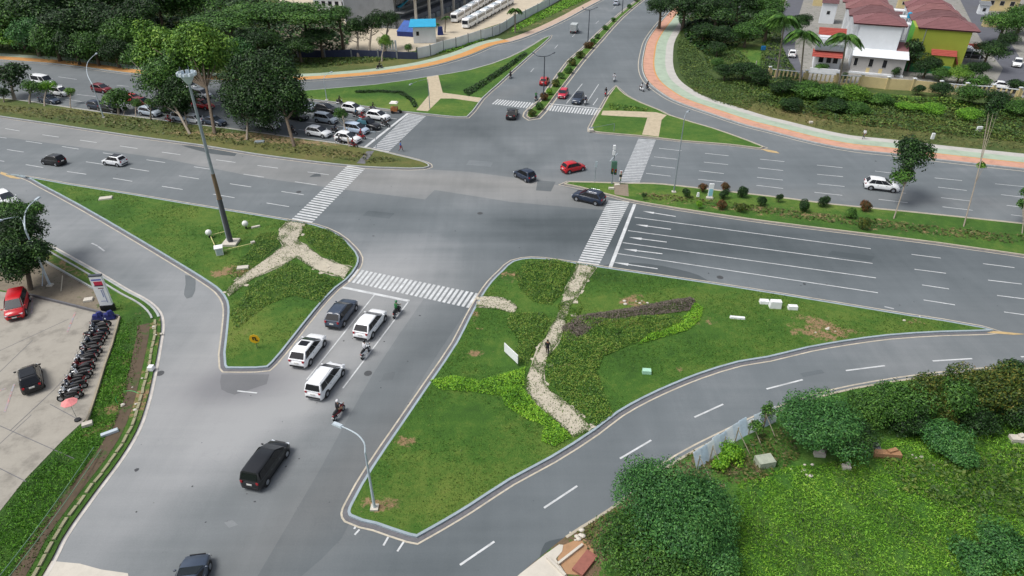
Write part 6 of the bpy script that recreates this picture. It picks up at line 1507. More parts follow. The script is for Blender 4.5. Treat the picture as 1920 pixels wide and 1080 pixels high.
g = MB(); g.box((.7, -.4, 0), (.7, .5, .2)); g.build('footing', M_CONCPALE, r_)
b = at(1115, 343); r_ = empty('road_sign', (b.x, b.y, .14), 0, 'thin post with a narrow grey sign at the median nose', 'road sign'); hs = height_of((1115, 343), 304)
g = MB(); g.tube([(0, 0, -.05), (0, 0, hs)], .05, 8); g.build('pole', M_GALV, r_); g = MB(); g.box((.02, -.06, hs - .45), (.36, .05, .9)); g.build('sign_plate', M_POLEW, r_)
# white totem on the right median
b = at(1330, 374); r_ = empty('totem_sign', (b.x, b.y, .14), -.1, 'white and pale blue totem sign between clipped shrubs', 'sign'); hs = height_of((1330, 374), 347)
g = MB(); g.box((0, 0, .1), (.9, .5, .25)); g.build('footing', M_CONCPALE, r_)
g = MB(); g.box((0, 0, hs / 2 + .1), (.62, .2, hs - .1)); g.build('panel', M_SIGNW, r_)
g = MB(); g.box((0, -.12, hs * .45), (.5, .03, hs * .45)); g.build('blue_field', plain('pale_blue_print', S(150, 206, 222), .5), r_)
b = at(1308, 370); g = MB(); g.box((b.x, b.y, .4), (.35, .3, .6), taper=.7); tag(g.build('marker_stone', M_SIGNW), 'small white marker stone beside the rusty red shrub', 'marker')
# banner totem beside the lot
b = at(205, 583); hs = height_of((205, 583), 519); r_ = empty('banner_sign', (b.x, b.y, .1), 0, 'tall white banner totem with a red and blue picture and black foot', 'sign')
tq = at(172, 515, hs)
rzb = rad(8)
g = MB(); g.box((0, 0, .35), (1.25, .5, .7), rzb); g.build('base', M_BLACKB, r_)
g = MB(); g.box((0, 0, .7 + (hs - .7) / 2), (1.15, .32, hs - .7), rzb); g.build('panel', M_SIGNW, r_)
g = MB(); g.box((0, 0, hs + .06), (1.2, .36, .14), rzb); g.build('cap', M_POLED, r_)
def sgn(x0, z, w_, h_, m, nm, th=.012):
    g = MB(); ca, sa = math.cos(rzb), math.sin(rzb); y = -.165 - th / 2
    g.box((x0 * ca - y * sa, x0 * sa + y * ca, z), (w_, th, h_), rzb); return g.build(nm, m, r_)
sgn(0, hs * .91, .92, .16, plain('blue_print', S(92, 110, 190), .5), 'blue_lettering'); sgn(.08, hs * .81, .8, .42, plain('red_print', S(206, 44, 78), .5), 'car_picture'); sgn(.05, hs * .745, .8, .12, plain('dark_print', S(50, 30, 60), .5), 'car_picture_shade', .018)
sgn(.14, hs * .67, .5, .09, plain('dark_red_print', S(110, 30, 60), .5), 'lettering'); sgn(.1, hs * .52, .09, .9, plain('grey_print', S(150, 160, 196), .5), 'lettering_column'); sgn(.26, hs * .45, .07, 1.6, plain('grey_print', S(150, 160, 196), .5), 'lettering_column', .01); sgn(.0, hs * .30, .6, .06, plain('grey_print', S(150, 160, 196), .5), 'lettering')
# white board on two posts in the big island
A, B = at(946, 666), at(971, 690); mid = (A + B) / 2; hb = height_of((971, 690), 668)
r_ = empty('board_sign', (mid.x, mid.y, .13), math.atan2(B.y - A.y, B.x - A.x), 'tilted white notice board left of the stone path', 'sign'); Lb = (B - A).length
g = MB(); g.box((0, 0, hb * .62), (Lb, .06, hb * .72)); g.build('panel', M_SIGNW, r_)
for x in (-Lb * .42, Lb * .42): g = MB(); g.tube([(x, .05, -.05), (x, .05, hb * .9)], .035, 6); g.build('post', M_CHROME, r_)
# yellow round sign
c = at(483, 655); r_ = empty('warning_sign', (c.x, c.y, .13), 0, 'yellow diamond road sign with a bent black arrow near the island end', 'road sign')
g = MB(); g.tube([(0, 0, 0), (0, 0, 1.3)], .035, 6); g.build('pole', M_CHROME, r_)
g = MB(); q = [Vector((math.cos(a) * .5, -.05 - math.sin(a) * .0, 1.15 + math.sin(a) * .5)) for a in [k * math.pi / 4 for k in range(8)]]; g.slab(q, .04); g.build('sign_plate', plain('sign_yellow', S(226, 178, 30), .5, .05), r_)
g = MB()
for x, z, w_, h_ in ((-.12, 1.22, .1, .34), (.02, 1.34, .26, .1), (.1, 1.16, .1, .3), (.2, 1.0, .2, .1)): g.box((x, -.12, z), (w_, .03, h_))
g.build('arrow_print', M_BLACKB, r_)
# flat slabs, boxes and stones lying about
for q, sz, rz_, m, nm, lb, ct in [((199, 374), (1.7, .9, .18), .3, M_CONCPALE, 'concrete_slab', 'pale concrete slab alone in the upper grass of the left island', 'slab'), ((1432, 570), (.95, .55, .35), -.1, M_SIGNW, 'utility_box', 'small white box left of the large white box', 'utility box'),
                              ((1452, 578), (1.15, .6, .8), -.1, M_SIGNW, 'utility_box', 'large white utility box on the big island', 'utility box'), ((1485, 581), (.95, .5, .4), -.1, M_SIGNW, 'utility_box', 'small white box right of the large white box', 'utility box'),
                              ((1382, 599), (1.5, .3, .2), -.15, M_SIGNW, 'concrete_slab', 'narrow white slab below the utility boxes', 'slab'), ((1212, 701), (.8, .5, .35), -.1, plain('pale_green_box', S(170, 214, 190), .5), 'utility_box', 'pale green box alone in the lower grass', 'utility box'),
                              ((568, 179), (.9, .5, .5), 0, plain('pale_yellow_box', S(214, 206, 150), .5), 'utility_box', 'pale yellow box behind the queue on the far island', 'utility box'), ((475, 458), (.5, .4, .25), .6, M_CONCPALE, 'stone', 'white stone beside the path right of the mast', 'stone'), ((480, 428), (1.1, .35, .18), .5, M_CONCPALE, 'stone', 'long pale stone above the right ball lamp', 'stone'),
                              ((456, 505), (1.3, .7, .2), .2, M_CONCPALE, 'broken_slab', 'pale broken slab at the bare soil by the path', 'slab'), ((285, 695), (.45, .5, .4), 0, M_SIGNW, 'stone', 'white stone at the verge edge by the slip road', 'stone'), ((166, 800), (.8, .5, .3), .5, M_CONCPALE, 'stone', 'pale stone at the lower end of the lot kerb', 'stone'),
                              ((207, 815), (1.3, .35, .2), .6, M_POLEW, 'drain_cover', 'grey drain cover leaning in the ditch grass', 'cover'), ((167, 565), (.9, .7, .2), .3, M_CONCPALE, 'broken_slab', 'pale rubble patch beside the banner totem', 'slab'), ((1146, 356), (.8, .4, .25), 0, M_CONCPALE, 'concrete_slab', 'white slab on the median nose behind the black suv', 'slab'),
                              ((1108, 247), (.8, .8, .35), .2, M_CONCPALE, 'concrete_block', 'white block on the corner of the triangular island', 'block'), ((1834, 248), (.9, .3, .9), 0, M_SIGNW, 'small_sign', 'small white board in the weeds on the right slope', 'sign'), ((1747, 262), (.5, .3, 1.0), 0, M_SIGNW, 'marker_stone', 'white marker behind the slim dark tree crown', 'marker'),
                              ((1520, 232), (.6, .5, .3), 0, M_CONCPALE, 'stone', 'pale stone in the brown weeds near the walker', 'stone'), ((1387, 362), (.35, .3, .5), 0, M_SIGNW, 'marker_stone', 'tiny white marker between two median shrubs', 'marker'), ((487, 268), (1.6, .9, .2), .1, M_GALV, 'concrete_slab', 'grey slab under the trees of the long median', 'slab'),
                              ((1165, 780), (.3, .3, .2), 0, M_SIGNW, 'stone', 'white stone at the kerb below the pale green box', 'stone')]:
    if nm == 'stone' and lb.startswith('white stone at the kerb'): continue
    c = at(*q); g = MB(); g.box((0, 0, sz[2] / 2), sz, rz_, taper=.93); o = g.build(nm, m); o.location = (c.x, c.y, .13); tag(o, lb, ct)
for i in range(46):      # small pale stones scattered on the bare patches
    q = random.choice([(1716, 606), (1550, 628), (1190, 572), (280, 620), (262, 720), (240, 770), (1735, 865), (1500, 885), (1090, 1005)])
    c = at(q[0] + random.uniform(-26, 26), q[1] + random.uniform(-12, 12)); 
    if i == 0: g = MB(); g.ball((0, 0, .06), (.18, .14, .1), 7, 5); so_ = g.build('stones_first', M_CONCPALE); base_me = so_.data; bpy.data.objects.remove(so_); rub = []
    rub.append((c, random.uniform(.4, 1.3)))
vs, fs = [], []
bv = [v.co.copy() for v in base_me.vertices]; bf = [tuple(p_.vertices) for p_ in base_me.polygons]
for c, k in rub:
    o_ = len(vs); vs += [(c.x + v.x * k, c.y + v.y * k, .11 + v.z * k) for v in bv]; fs += [tuple(i + o_ for i in f) for f in bf]
tag(mobj('rubble', vs, fs, M_CONCPALE, None), 'small pale stones scattered on bare soil', kind='stuff')
# overhead cables low left, running over the verge between two poles outside the view
for k, (a, b_) in enumerate((((0, 1072), (176, 838)), ((14, 1078), (190, 842)))):
    A = at(a[0], a[1], 1.6); B = at(b_[0], b_[1], .25); d_ = (B - A)
    P0 = A - d_ * .3; P1 = B
    g = MB(); g.tube([P0.lerp(P1, t / 12) - Vector((0, 0, .3 * math.sin(math.pi * t / 12))) for t in range(13)], .03, 5)
    tag(g.build('cable', plain('cable_green', S(96, 128, 104), .6)), ('upper' if k == 0 else 'lower') + ' thin green cable strung along the verge grass', 'cable', 'cables over the verge')
# green hose
g = MB(); hp = smooth_line(W([(222, 760), (218, 750), (222, 743), (232, 737), (246, 735), (262, 740)]), 5, False, 3); g.tube([(p_.x, p_.y, .14) for p_ in hp], .03, 5); tag(g.build('hose', plain('hose_green', S(70, 170, 90), .5)), 'curled light green hose on the bare verge soil', 'hose')
# yard odds by the round tree
for q0, q1, hh_, lb, m in (((83, 492), (205, 562), .35, 'low pale garden wall beneath the round tree', M_KERB), ((80, 538), (88, 520), 1.2, 'white prop leaning beside the street lamp', M_POLEW), ((115, 548), (123, 530), .9, 'thin wooden prop in the dirt yard', M_KERBTAN)):
    A, B = at(*q0), at(*q1)
    if hh_ < .5: o = ribbon('garden_wall', [A.to_2d(), A.lerp(B, .45).to_2d(), A.lerp(B, .7).to_2d(), B.to_2d()], 0, .14, .1, hh_, m, False); tag(o, lb, 'wall')
    else: g = MB(); g.tube([(A.x, A.y, .1), (B.x, B.y, hh_)], .05, 6); tag(g.build('prop', m), lb, 'prop')
# lower apron edging
for q0, q1, lb in (((1026, 1049), (1060, 1083), 'pale concrete edging beside the near apron'), ((1046, 1061), (1092, 1025), 'thin concrete strip across the bare soil by the apron')):
    A, B = at(*q0), at(*q1); g = MB(); m_ = (A + B) / 2; g.box((m_.x, m_.y, .2), ((B - A).length, .16, .22), math.atan2(B.y - A.y, B.x - A.x)); tag(g.build('edging', M_CONCPALE), lb, 'edging')
A, B = at(1082, 1078), at(1110, 1042); m_ = (A + B) / 2; g = MB(); g.box((m_.x, m_.y, .2), ((B - A).length, .8, .3), math.atan2(B.y - A.y, B.x - A.x)); tag(g.build('brick_wall', stone_mat('red_brickwork', S(156, 100, 88), scale=3, dark=.25)), 'low red brick wall stub at the bottom of the bare soil', 'wall')
# tin fence with timber struts
r0, r1 = at(1306, 884), at(1462, 790)
root = empty('tin_fence', (0, 0, 0), 0, 'patched corrugated tin fence propped with timber struts', 'fence')
M_TIN = [plain('tin_a', S(206, 220, 230), .5, .1), plain('tin_b', S(192, 210, 224), .5, .12), plain('tin_c', S(218, 226, 230), .5, .1)]
npn = 13; M_TIMB = plain('weathered_timber', S(150, 144, 126), .8, .2)
fl = smooth_line([at(*q).to_2d() for q in ((1306, 884), (1335, 862), (1370, 836), (1405, 815), (1435, 802), (1468, 786))], 4, False, 3)
tot = sum((fl[i + 1] - fl[i]).length for i in range(len(fl) - 1)); stp = tot / npn
segs = along(fl, stp)
for i in range(len(segs) - 1):
    (p, a), (q, _) = segs[i], segs[i + 1]
    d_ = q - p; L = d_.length; hh_ = random.uniform(1.25, 1.4) if i not in (8,) else .95; nw = 8
    a = math.atan2(d_.y, d_.x); n_ = Vector((-math.sin(a), math.cos(a)))
    vs, fs = [], []; lean = random.uniform(.48, .62)
    for k in range(nw * 2 + 1):
        t = k / (nw * 2); off = .035 * (1 if k % 2 else -1); c = p + d_ * t * 1.06 + n_ * (off + .02 * (i % 2))
        vs += [(c.x, c.y, .1), (c.x + n_.x * lean, c.y + n_.y * lean, .1 + hh_)]
    for k in range(nw * 2): fs.append((2 * k, 2 * k + 2, 2 * k + 3, 2 * k + 1))
    o = mobj('panel', vs, fs, M_TIN[i % 3], root); sm_ = o.modifiers.new('s', 'SOLIDIFY'); sm_.thickness = .012
    if i % 2 == 0:
        g = MB(); g.tube([(p.x, p.y, .05), (p.x, p.y, 1.7)], .05, 6); g.build('post', M_TIMB, root)
        bk = -n_ * 1.1 if True else n_
        g = MB(); g.tube([(p.x + bk.x * 1.3, p.y + bk.y * 1.3, .1), (p.x, p.y, 1.5)], .035, 5); g.build('strut', M_TIMB, root)
c = at(1432, 872); g = MB(); g.box((0, 0, .3), (1.3, .9, .6), .2); o = g.build('concrete_tank', stone_mat('grey_tank', S(170, 178, 160), scale=2, dark=.3)); o.location = (c.x, c.y, .1); tag(o, 'square grey concrete tank in the weeds behind the tin fence', 'tank')
for q, sz, m, lb in (((1660, 858), (2.0, .5, .5), stone_mat('orange_block', S(168, 128, 94), scale=3, dark=.25), 'dull orange block pile in the weeds below the feathery tree'), ((1635, 846), (1.0, .6, .4), M_GUTTER, 'grey rubble block left of the orange pile'), ((1535, 856), (.8, .4, .3), M_CONCPALE, 'pale block under the feathery tree'), ((1585, 880), (.6, .4, .3), M_CONCPALE, 'pale block in the weeds below the orange pile'), ((1905, 830), (1.2, .6, .5), M_CONCPALE, 'pale block at the frame edge under the hedge')):
    c = at(*q); g = MB(); g.box((0, 0, sz[2] / 2), sz, -.1); g.box((sz[0] * .2, .1, sz[2] + .05), (sz[0] * .4, sz[1] * .6, .22), .3); o = g.build('block_pile', m); o.location = (c.x, c.y, .1); tag(o, lb, 'rubble')

# ------------------------------------------------------------------ buildings
M_ROOFR = stone_mat('red_brown_tiles', S(134, 92, 94), scale=.8, dark=.2); M_ROOFO = stone_mat('orange_tiles', S(166, 78, 68), scale=.8, dark=.2)
M_ROOFRS = [M_ROOFR, stone_mat('brown_tiles', S(118, 84, 86), scale=.8, dark=.25), stone_mat('plum_tiles', S(140, 98, 98), scale=.8, dark=.2), M_ROOFR]; M_RIDGE = stone_mat('ridge_tiles', S(92, 58, 58), scale=1, dark=.2)
M_WALLW = stone_mat('white_wall', S(226, 230, 234), scale=.4, dark=.08); M_WALLG = stone_mat('grey_wall', S(176, 174, 172), scale=.4, dark=.15); M_LIMEW = stone_mat('lime_wall', S(154, 166, 62), scale=.3, dark=.12)
M_GREENW = stone_mat('green_wall', S(104, 184, 74), scale=.4, dark=.1); M_CREAM = stone_mat('cream_wall', S(208, 190, 142), scale=.5, dark=.15); M_ROOFW = stone_mat('white_roofing', S(228, 232, 236), scale=.5, dark=.06)
M_WIN = plain('dark_window', S(34, 36, 42), .2); M_FRAME = plain('window_frame', S(200, 200, 198), .5); M_BLUER = stone_mat('blue_roofing', S(48, 164, 206), scale=.6, dark=.12); M_GREYB = stone_mat('raw_concrete', S(134, 138, 142), scale=.4, dark=.3); M_TARM = stone_mat('estate_asphalt', S(96, 98, 106), scale=.5, dark=.2)
sheet('estate_yard', W([(1440, 152), (1925, 185), (2300, 200), (2300, -200), (1500, -200), (1450, 0)]), .12, stone_mat('estate_paving', S(146, 144, 138), green=.42, scale=.5, dark=.4))
sheet('estate_lane', W([(1432, 150), (1436, 90), (1462, 40), (1490, -40), (1520, -40), (1494, 40), (1490, 90), (1510, 148)]), .125, M_TARM)
sheet('estate_lane', W([(1800, 0), (1838, 0), (1872, 52), (1900, 90), (1925, 130), (1925, 172), (1860, 168), (1880, 130), (1845, 85), (1830, 60)]), .125, M_TARM)
sheet('lawn', W([(1368, 90), (1428, 88), (1434, 128), (1392, 118)]), .125, M_LAWN, cell=4, field=flat)
sheet('bus_yard', W([(560, 106), (690, 105), (782, 96), (958, 38), (1010, 8), (1060, -30), (600, -120), (500, 40)]), .12, stone_mat('yard_paving', S(198, 186, 164), scale=.3, dark=.15))
class Frame:
    def __init__(s, l, r):
        A, B = at(*l), at(*r); s.o = A; s.rz = math.atan2(B.y - A.y, B.x - A.x); s.w = (B - A).length
    def root(s, name, label, cat, group=None): return empty(name, (s.o.x, s.o.y, .11), s.rz, label, cat, group)
def bx(name, x0, x1, y0, y1, z0, z1, m, root):
    g = MB(); g.box(((x0 + x1) / 2, (y0 + y1) / 2, (z0 + z1) / 2), (x1 - x0, y1 - y0, z1 - z0)); return g.build(name, m, root)
def tiled(name, poly, m, root, course=.55, th=.10):
    """sloped roof face cut into overlapping tile courses; poly = eave-left, eave-right, ridge-right, ridge-left"""
    a, b, c, d_ = [Vector(p) for p in poly]
    n = max(2, int(((d_ + c) / 2 - (a + b) / 2).length / course)); N = (b - a).cross(d_ - a).normalized() if (d_ - a).length > .01 else Vector((0, 0, 1))
    g = MB()
    for i in range(n):
        t0, t1 = i / n, min(1, (i + 1.12) / n)
        q = [a.lerp(d_, t0) + N * th * .6, b.lerp(c, t0) + N * th * .6, b.lerp(c, t1), a.lerp(d_, t1)]
        if (q[2] - q[3]).length < .05: q = q[:3]
        g.slab(q, .05)
    return g.build(name, m, root)
def hip(root, x0, x1, y0, y1, z, rh, m, ov=.6, nm='roof'):
    x0 -= ov; x1 += ov; y0 -= ov; y1 += ov; hw_ = min(x1 - x0, y1 - y0) / 2
    if x1 - x0 > y1 - y0: r0, r1 = Vector((x0 + hw_, (y0 + y1) / 2, z + rh)), Vector((x1 - hw_, (y0 + y1) / 2, z + rh))
    else: r0, r1 = Vector(((x0 + x1) / 2, y0 + hw_, z + rh)), Vector(((x0 + x1) / 2, y1 - hw_, z + rh))
    P = [Vector((x0, y0, z)), Vector((x1, y0, z)), Vector((x1, y1, z)), Vector((x0, y1, z))]
    if x1 - x0 > y1 - y0: F_ = [(P[0], P[1], r1, r0), (P[1], P[2], r1, r1), (P[2], P[3], r0, r1), (P[3], P[0], r0, r0)]
    else: F_ = [(P[0], P[1], r0, r0), (P[1], P[2], r1, r0), (P[2], P[3], r1, r1), (P[3], P[0], r0, r1)]
    for f in F_: tiled(nm, f, m, root)
    bx('fascia', x0 + .1, x1 - .1, y0 + .1, y1 - .1, z - .22, z - .01, M_RIDGE, root)
    g = MB(); g.tube([r0, r1], .12, 6)
    for p_ in P: g.tube([p_, r0 if (p_ - r0).length < (p_ - r1).length else r1], .1, 5)
    g.build('ridge_cap', M_RIDGE, root)
def win(root, x, z, w_, h_, y=0, m=M_WIN, frame=True):
    f = bx('window', x - w_ / 2 - .07, x + w_ / 2 + .07, y - .05, y + .04, z - h_ / 2 - .07, z + h_ / 2 + .07, M_FRAME, root)
    p_ = bx('pane', x - w_ / 2, x + w_ / 2, y - .075, y - .055, z - h_ / 2, z + h_ / 2, m, None); p_.parent = f
    return f
# white house with lean-to
f = Frame((1592, 136.5), (1690, 145.5)); r_ = f.root('house', 'white blank walled house with a low white roofed lean-to in front', 'house'); w_ = f.w
hl = height_of((1640, 141), 109)
bx('lean_to_wall', 0, w_, 0, 3.4, 0, hl, M_WALLG, r_)
g = MB(); g.slab([(-.3, -.5, hl), (w_ + .4, -.5, hl), (w_ + .4, 3.6, hl + .9), (-.3, 3.6, hl + .9)], .08); g.build('lean_to_roof', M_ROOFW, r_)
for k in range(1, 9):
    g = MB(); x = -.3 + (w_ + .7) * k / 9; g.box((x, 1.55, hl + .56), (.05, .05, .05)); g.tube([(x, -.5, hl + .1), (x, 3.6, hl + 1.0)], .025, 4); g.build('roof_seam', M_ROOFW, r_)
for x, ww in ((w_ * .07, .7), (w_ * .36, .8), (w_ * .62, .8)): win(r_, x, hl * .66, ww, hl * .44)
for x in (w_ * .34, w_ * .58): bx('panel', x - .4, x + .3, -.03, 0, .1, hl * .36, M_CREAM, r_)
bx('plinth', -.2, w_ + .2, -.5, 0, 0, .35, M_WALLW, r_)
back = at(1640, 141) + Vector((-math.sin(f.rz), math.cos(f.rz), 0)) * 3.6
hw_ = height_of(pix(back), 48)
x0h, x1h = w_ * 0.0, w_ * .80
bx('wall', x0h, x1h, 3.6, 11.6, 0, hw_, M_WALLW, r_)
hip(r_, x0h - 1.0, x1h + .3, 3.6, 11.6, hw_, 1.7, M_ROOFR, .5)
for k in range(3): bx('side_wall', x1h + .1, x1h + 1.9 - k * .4, 6.2 + k * 2.0, 8.0 + k * 2, 0, 3.6 + k * .6, M_WALLW if k % 2 else M_WALLG, r_)
g = MB(); g.slab([(x1h + .02, 3.5, hl + .9), (x1h + 2.4, 3.5, hl + .9), (x1h + 2.4, 6.4, hl + 2.2), (x1h + .02, 6.4, hl + 2.2)], .1); g.build('side_roof', M_ROOFR, r_)
for i in (1, 2, 3):
    r2 = f.root('row_house', ('second', 'third', 'fourth')[i - 1] + ' red roofed row house directly behind the white walled one', 'house', 'red roofed row houses')
    y0 = 3.6 + 9.8 * i; bx('wall', x0h - .6 * i, x1h - .6 * i, y0, y0 + 7.2, 0, hw_ - .1, M_WALLW, r2); hip(r2, x0h - 1.2 - .6 * i, x1h + .3 - .6 * i, y0, y0 + 7.2, hw_ - .1, 1.9, M_ROOFRS[i], .4)
    for x in (.25, .6): win(r2, x0h + (x1h - x0h) * x, 4.4, 1.1, 1.1, y=y0)
# annex left of it
f2 = Frame((1520, 136), (1572, 140.5)); r_ = f2.root('house_annex', 'white two storey annex with two red tiled awnings', 'house')
bx('wall', .3, f2.w, 3, 10, 0, 7.0, M_WALLW, r_)
bx('parapet', .1, f2.w + .2, 2.6, 3.0, 5.6, 6.6, M_WALLW, r_); bx('balcony_floor', -.2, f2.w + .2, 1.6, 3, 4.4, 4.6, M_WALLG, r_); bx('balcony_rail', -.2, f2.w + .2, 1.55, 1.65, 4.6, 5.5, M_GALV, r_)
tiled('awning', [(-.5, .4, 3.2), (f2.w + .2, .4, 3.2), (f2.w + .2, 2.8, 4.4), (-.5, 2.8, 4.4)], M_ROOFO, r_)
tiled('awning', [(0, 5.0, 7.0), (f2.w, 5, 7.0), (f2.w, 7.6, 8.1), (0, 7.6, 8.1)], M_ROOFO, r_)
for x in (.25, .55, .8): win(r_, .3 + (f2.w - .3) * x, 2.2, .9, 1.2, y=3)
for x in (.3, .7): win(r_, .3 + (f2.w - .3) * x, 5.1, .9, .8, y=2.6)
bx('terrace_wall', -.4, f2.w, -1.2, -.9, 0, 1.2, M_WALLW, r_)
# lime green house
f3 = Frame((1692, 129), (1796, 138.5)); r_ = f3.root('house', 'lime green walled house with a red brown tiled roof', 'house'); w_ = f3.w
hg = height_of((1745, 134), 56)
bx('wall', .02, w_, 0, 8.4, 0, hg, M_LIMEW, r_); bx('side_wall', -.02, .02, .02, 8.4, 0, hg - .02, M_GREENW, r_)
hip(r_, w_ * .1, w_ + .8, 0.2, 8.4, hg, 1.8, M_ROOFR, .55)
win(r_, 1.0, hg * .62, .7, .9); bx('drainpipe', w_ * .2, w_ * .2 + .12, -.12, -.01, 0, hg, M_GALV, r_)
f4 = Frame((1738, 140), (1778, 142)); 
bx('front_wing', w_ * .42, w_ * .83, -1.9, -.02, 0, hg * .42, M_LIMEW, r_); tiled('coping', [(w_ * .40, -2.1, hg * .42), (w_ * .85, -2.1, hg * .42), (w_ * .85, .0, hg * .42 + .9), (w_ * .40, .0, hg * .42 + .9)], M_ROOFO, r_)
g = MB(); g.slab([(w_ * .83, -1.9, hg * .40), (w_ * .93, -.1, hg * .16), (w_ * .93, .0, hg * .24), (w_ * .83, -.1, hg * .5)], .12); g.build('sloping_coping', M_ROOFO, r_)
bx('garden_wall', -.6, w_ * .8, -2.6, -2.4, 0, 1.8, stone_mat('green_garden_wall', S(60, 130, 84), scale=1, dark=.2), r_)
for i in (1, 2, 3):
    r2 = f3.root('row_house', ('second', 'third', 'fourth')[i - 1] + ' red roofed row house directly behind the lime green one', 'house', 'red roofed row houses')
    y0 = 9.8 + 9.6 * (i - 1); bx('wall', .4, w_, y0, y0 + 7.2, 0, hg - .2, M_WALLW, r2); hip(r2, w_ * .1 - .8, w_ + .6 - .4 * i, y0, y0 + 7.2, hg - .2, 2.0, M_ROOFRS[i % 3], .4)
    g = MB(); g.slab([(w_ + .8, y0 + .5, 3.6), (w_ + 3.4, y0 + .5, 3.2), (w_ + 3.4, y0 + 4.6, 3.2), (w_ + .8, y0 + 4.6, 3.6)], .1); g.build('carport_roof', M_ROOFW, r2)
    for x in (w_ + 3.2,): g = MB(); g.tube([(x, y0 + .7, 0), (x, y0 + .7, 3.2)], .06, 5); g.build('carport_post', M_GALV, r2)
    bx('white_canopy', -2.8, .3, y0 + 1.5, y0 + 4.5, hg - 1.6, hg - 1.4, M_ROOFW, r2)
f5 = Frame((1800, 118), (1846, 120)); r_ = f5.root('carport', 'white carport with a red tiled strip right of the lime green house', 'carport')
for x in (0.1, f5.w - .1):
    for y in (0, 3): bx('post', x - .08, x + .08, y - .08, y + .08, 0, 2.6, M_WALLW, r_)
bx('roof', -.2, f5.w + .2, -.3, 3.4, 2.6, 2.8, M_WALLW, r_); tiled('tiled_strip', [(0, 1.4, 2.85), (f5.w, 1.4, 2.85), (f5.w, 3.3, 3.6), (0, 3.3, 3.6)], M_ROOFO, r_)
f5 = Frame((1842, 20), (1905, 24)); r_ = f5.root('house', 'pale house half hidden behind the fresh green corner tree', 'house'); bx('wall', 0, f5.w, 0, 8, 0, 4.2, M_CREAM, r_); hip(r_, 0, f5.w, 0, 8, 4.2, 2, M_ROOFO); [win(r_, f5.w * x, 2.4, 1.1, 1.2) for x in (.2, .5, .8)]
f5 = Frame((1868, 2), (1915, 4)); r_ = f5.root('house', 'white roofed house at the very top right of the frame', 'house'); bx('wall', 0, f5.w, 12, 20, 0, 5, M_WALLW, r_); bx('roof', -.5, f5.w + .5, 11.5, 20.5, 5, 5.2, M_ROOFW, r_)
M_TANK = plain('orange_tank', S(206, 120, 50), .5)
for (x, y, z, lb) in ((w_ * .92, 9.0, hg - 1.2, 'orange water tank between lime green house and the next roof'), (w_ * .02, 18.6, hg - 1.0, 'blue water tank behind the lime green house, left side')):
    g = MB(); g.tube([(x, y, z), (x, y, z + 1.1), (x, y, z + 1.3)], [.5, .5, .2], 12); o = g.build('water_tank', M_TANK if 'orange' in lb else M_BLUER); o.location = f3.o; o.rotation_euler = (0, 0, f3.rz); tag(o, lb, 'water tank')
for q, sz, m, lb, cp in (((1676, 112), (2.2, 3.0, 3.0), M_WALLW, 'white shed between the white and the lime green house', 'shed'), ((1682, 60), (2.6, 4, 4.5), M_WALLG, 'grey stair block between the two rows of houses', 'shed'), ((1690, 22), (3, 4, 4.5), M_CREAM, 'cream stair block further up between the rows', 'shed'),
                         ((1855, 52), (3.4, 2.6, 2.4), M_CREAM, 'cream garage beside the estate road bend', 'garage'), ((1842, 28), (2.6, 3, 2.6), M_WALLW, 'white garage beside the estate road', 'garage'), ((1548, 45), (4, 5, 5.5), M_WALLW, 'white house block behind the annex', 'house'), ((1535, 12), (4, 5, 5.5), M_CREAM, 'cream house block near the top behind the annex', 'house')):
    c = at(*q); o = empty(cp, (c.x, c.y, .1), f.rz, lb, cp); bx('wall', -sz[0] / 2, sz[0] / 2, 0, sz[1], 0, sz[2], m, o); tiled('roof', [(-sz[0] / 2 - .3, -.4, sz[2]), (sz[0] / 2 + .3, -.4, sz[2]), (sz[0] / 2 + .3, sz[1] + .3, sz[2] + .8), (-sz[0] / 2 - .3, sz[1] + .3, sz[2] + .8)], M_ROOFRS[1] if sz[2] > 4 else M_GREYB, o)
    win(o, 0, sz[2] * .55, .8, .9)
# boundary wall with pillars
pts = [(1440, 148), (1508, 155), (1565, 160), (1612, 163), (1660, 168), (1708, 171), (1758, 176), (1806, 180), (1856, 183), (1905, 189), (1960, 195), (2010, 200)]
root = empty('boundary_wall', (0, 0, 0), 0, 'cream boundary wall with white capped pillars and picket bays', 'wall')
hwall = height_of((1700, 171), 150)
for i, q in enumerate(pts):
    c = at(*q); g = MB(); g.box((c.x, c.y, (hwall + .25) / 2), (.45, .45, hwall + .25)); pl_ = g.build('pillar', M_CREAM, root)
    g = MB(); g.box((c.x, c.y, hwall + .32), (.6, .6, .16)); g.build('cap', M_WALLW, pl_)
    if i + 1 < len(pts):
        d_ = at(*pts[i + 1]); L = (d_ - c).length; a = math.atan2(d_.y - c.y, d_.x - c.x); m_ = (c + d_) / 2
        if 3 <= i <= 5:
            g = MB(); g.box((m_.x, m_.y, hwall / 2), (L - .45, .18, hwall - .1), a); g.build('wall_panel', M_CREAM, root)
        else:
            g = MB(); g.box((m_.x, m_.y, .3), (L - .45, .2, .6), a); g.build('low_wall', M_CREAM, root)
            g = MB(); g.box((m_.x, m_.y, hwall - .12), (L - .45, .16, .14), a); g.build('top_rail', M_WALLW, root)
            nn = int(L / .75)
            for k in range(nn):
                p_ = c.lerp(d_, (k + .5) / nn); g = MB(); g.box((p_.x, p_.y, hwall / 2 + .15), (.3, .12, hwall - .75), a); g.build('picket', M_CREAM, root)
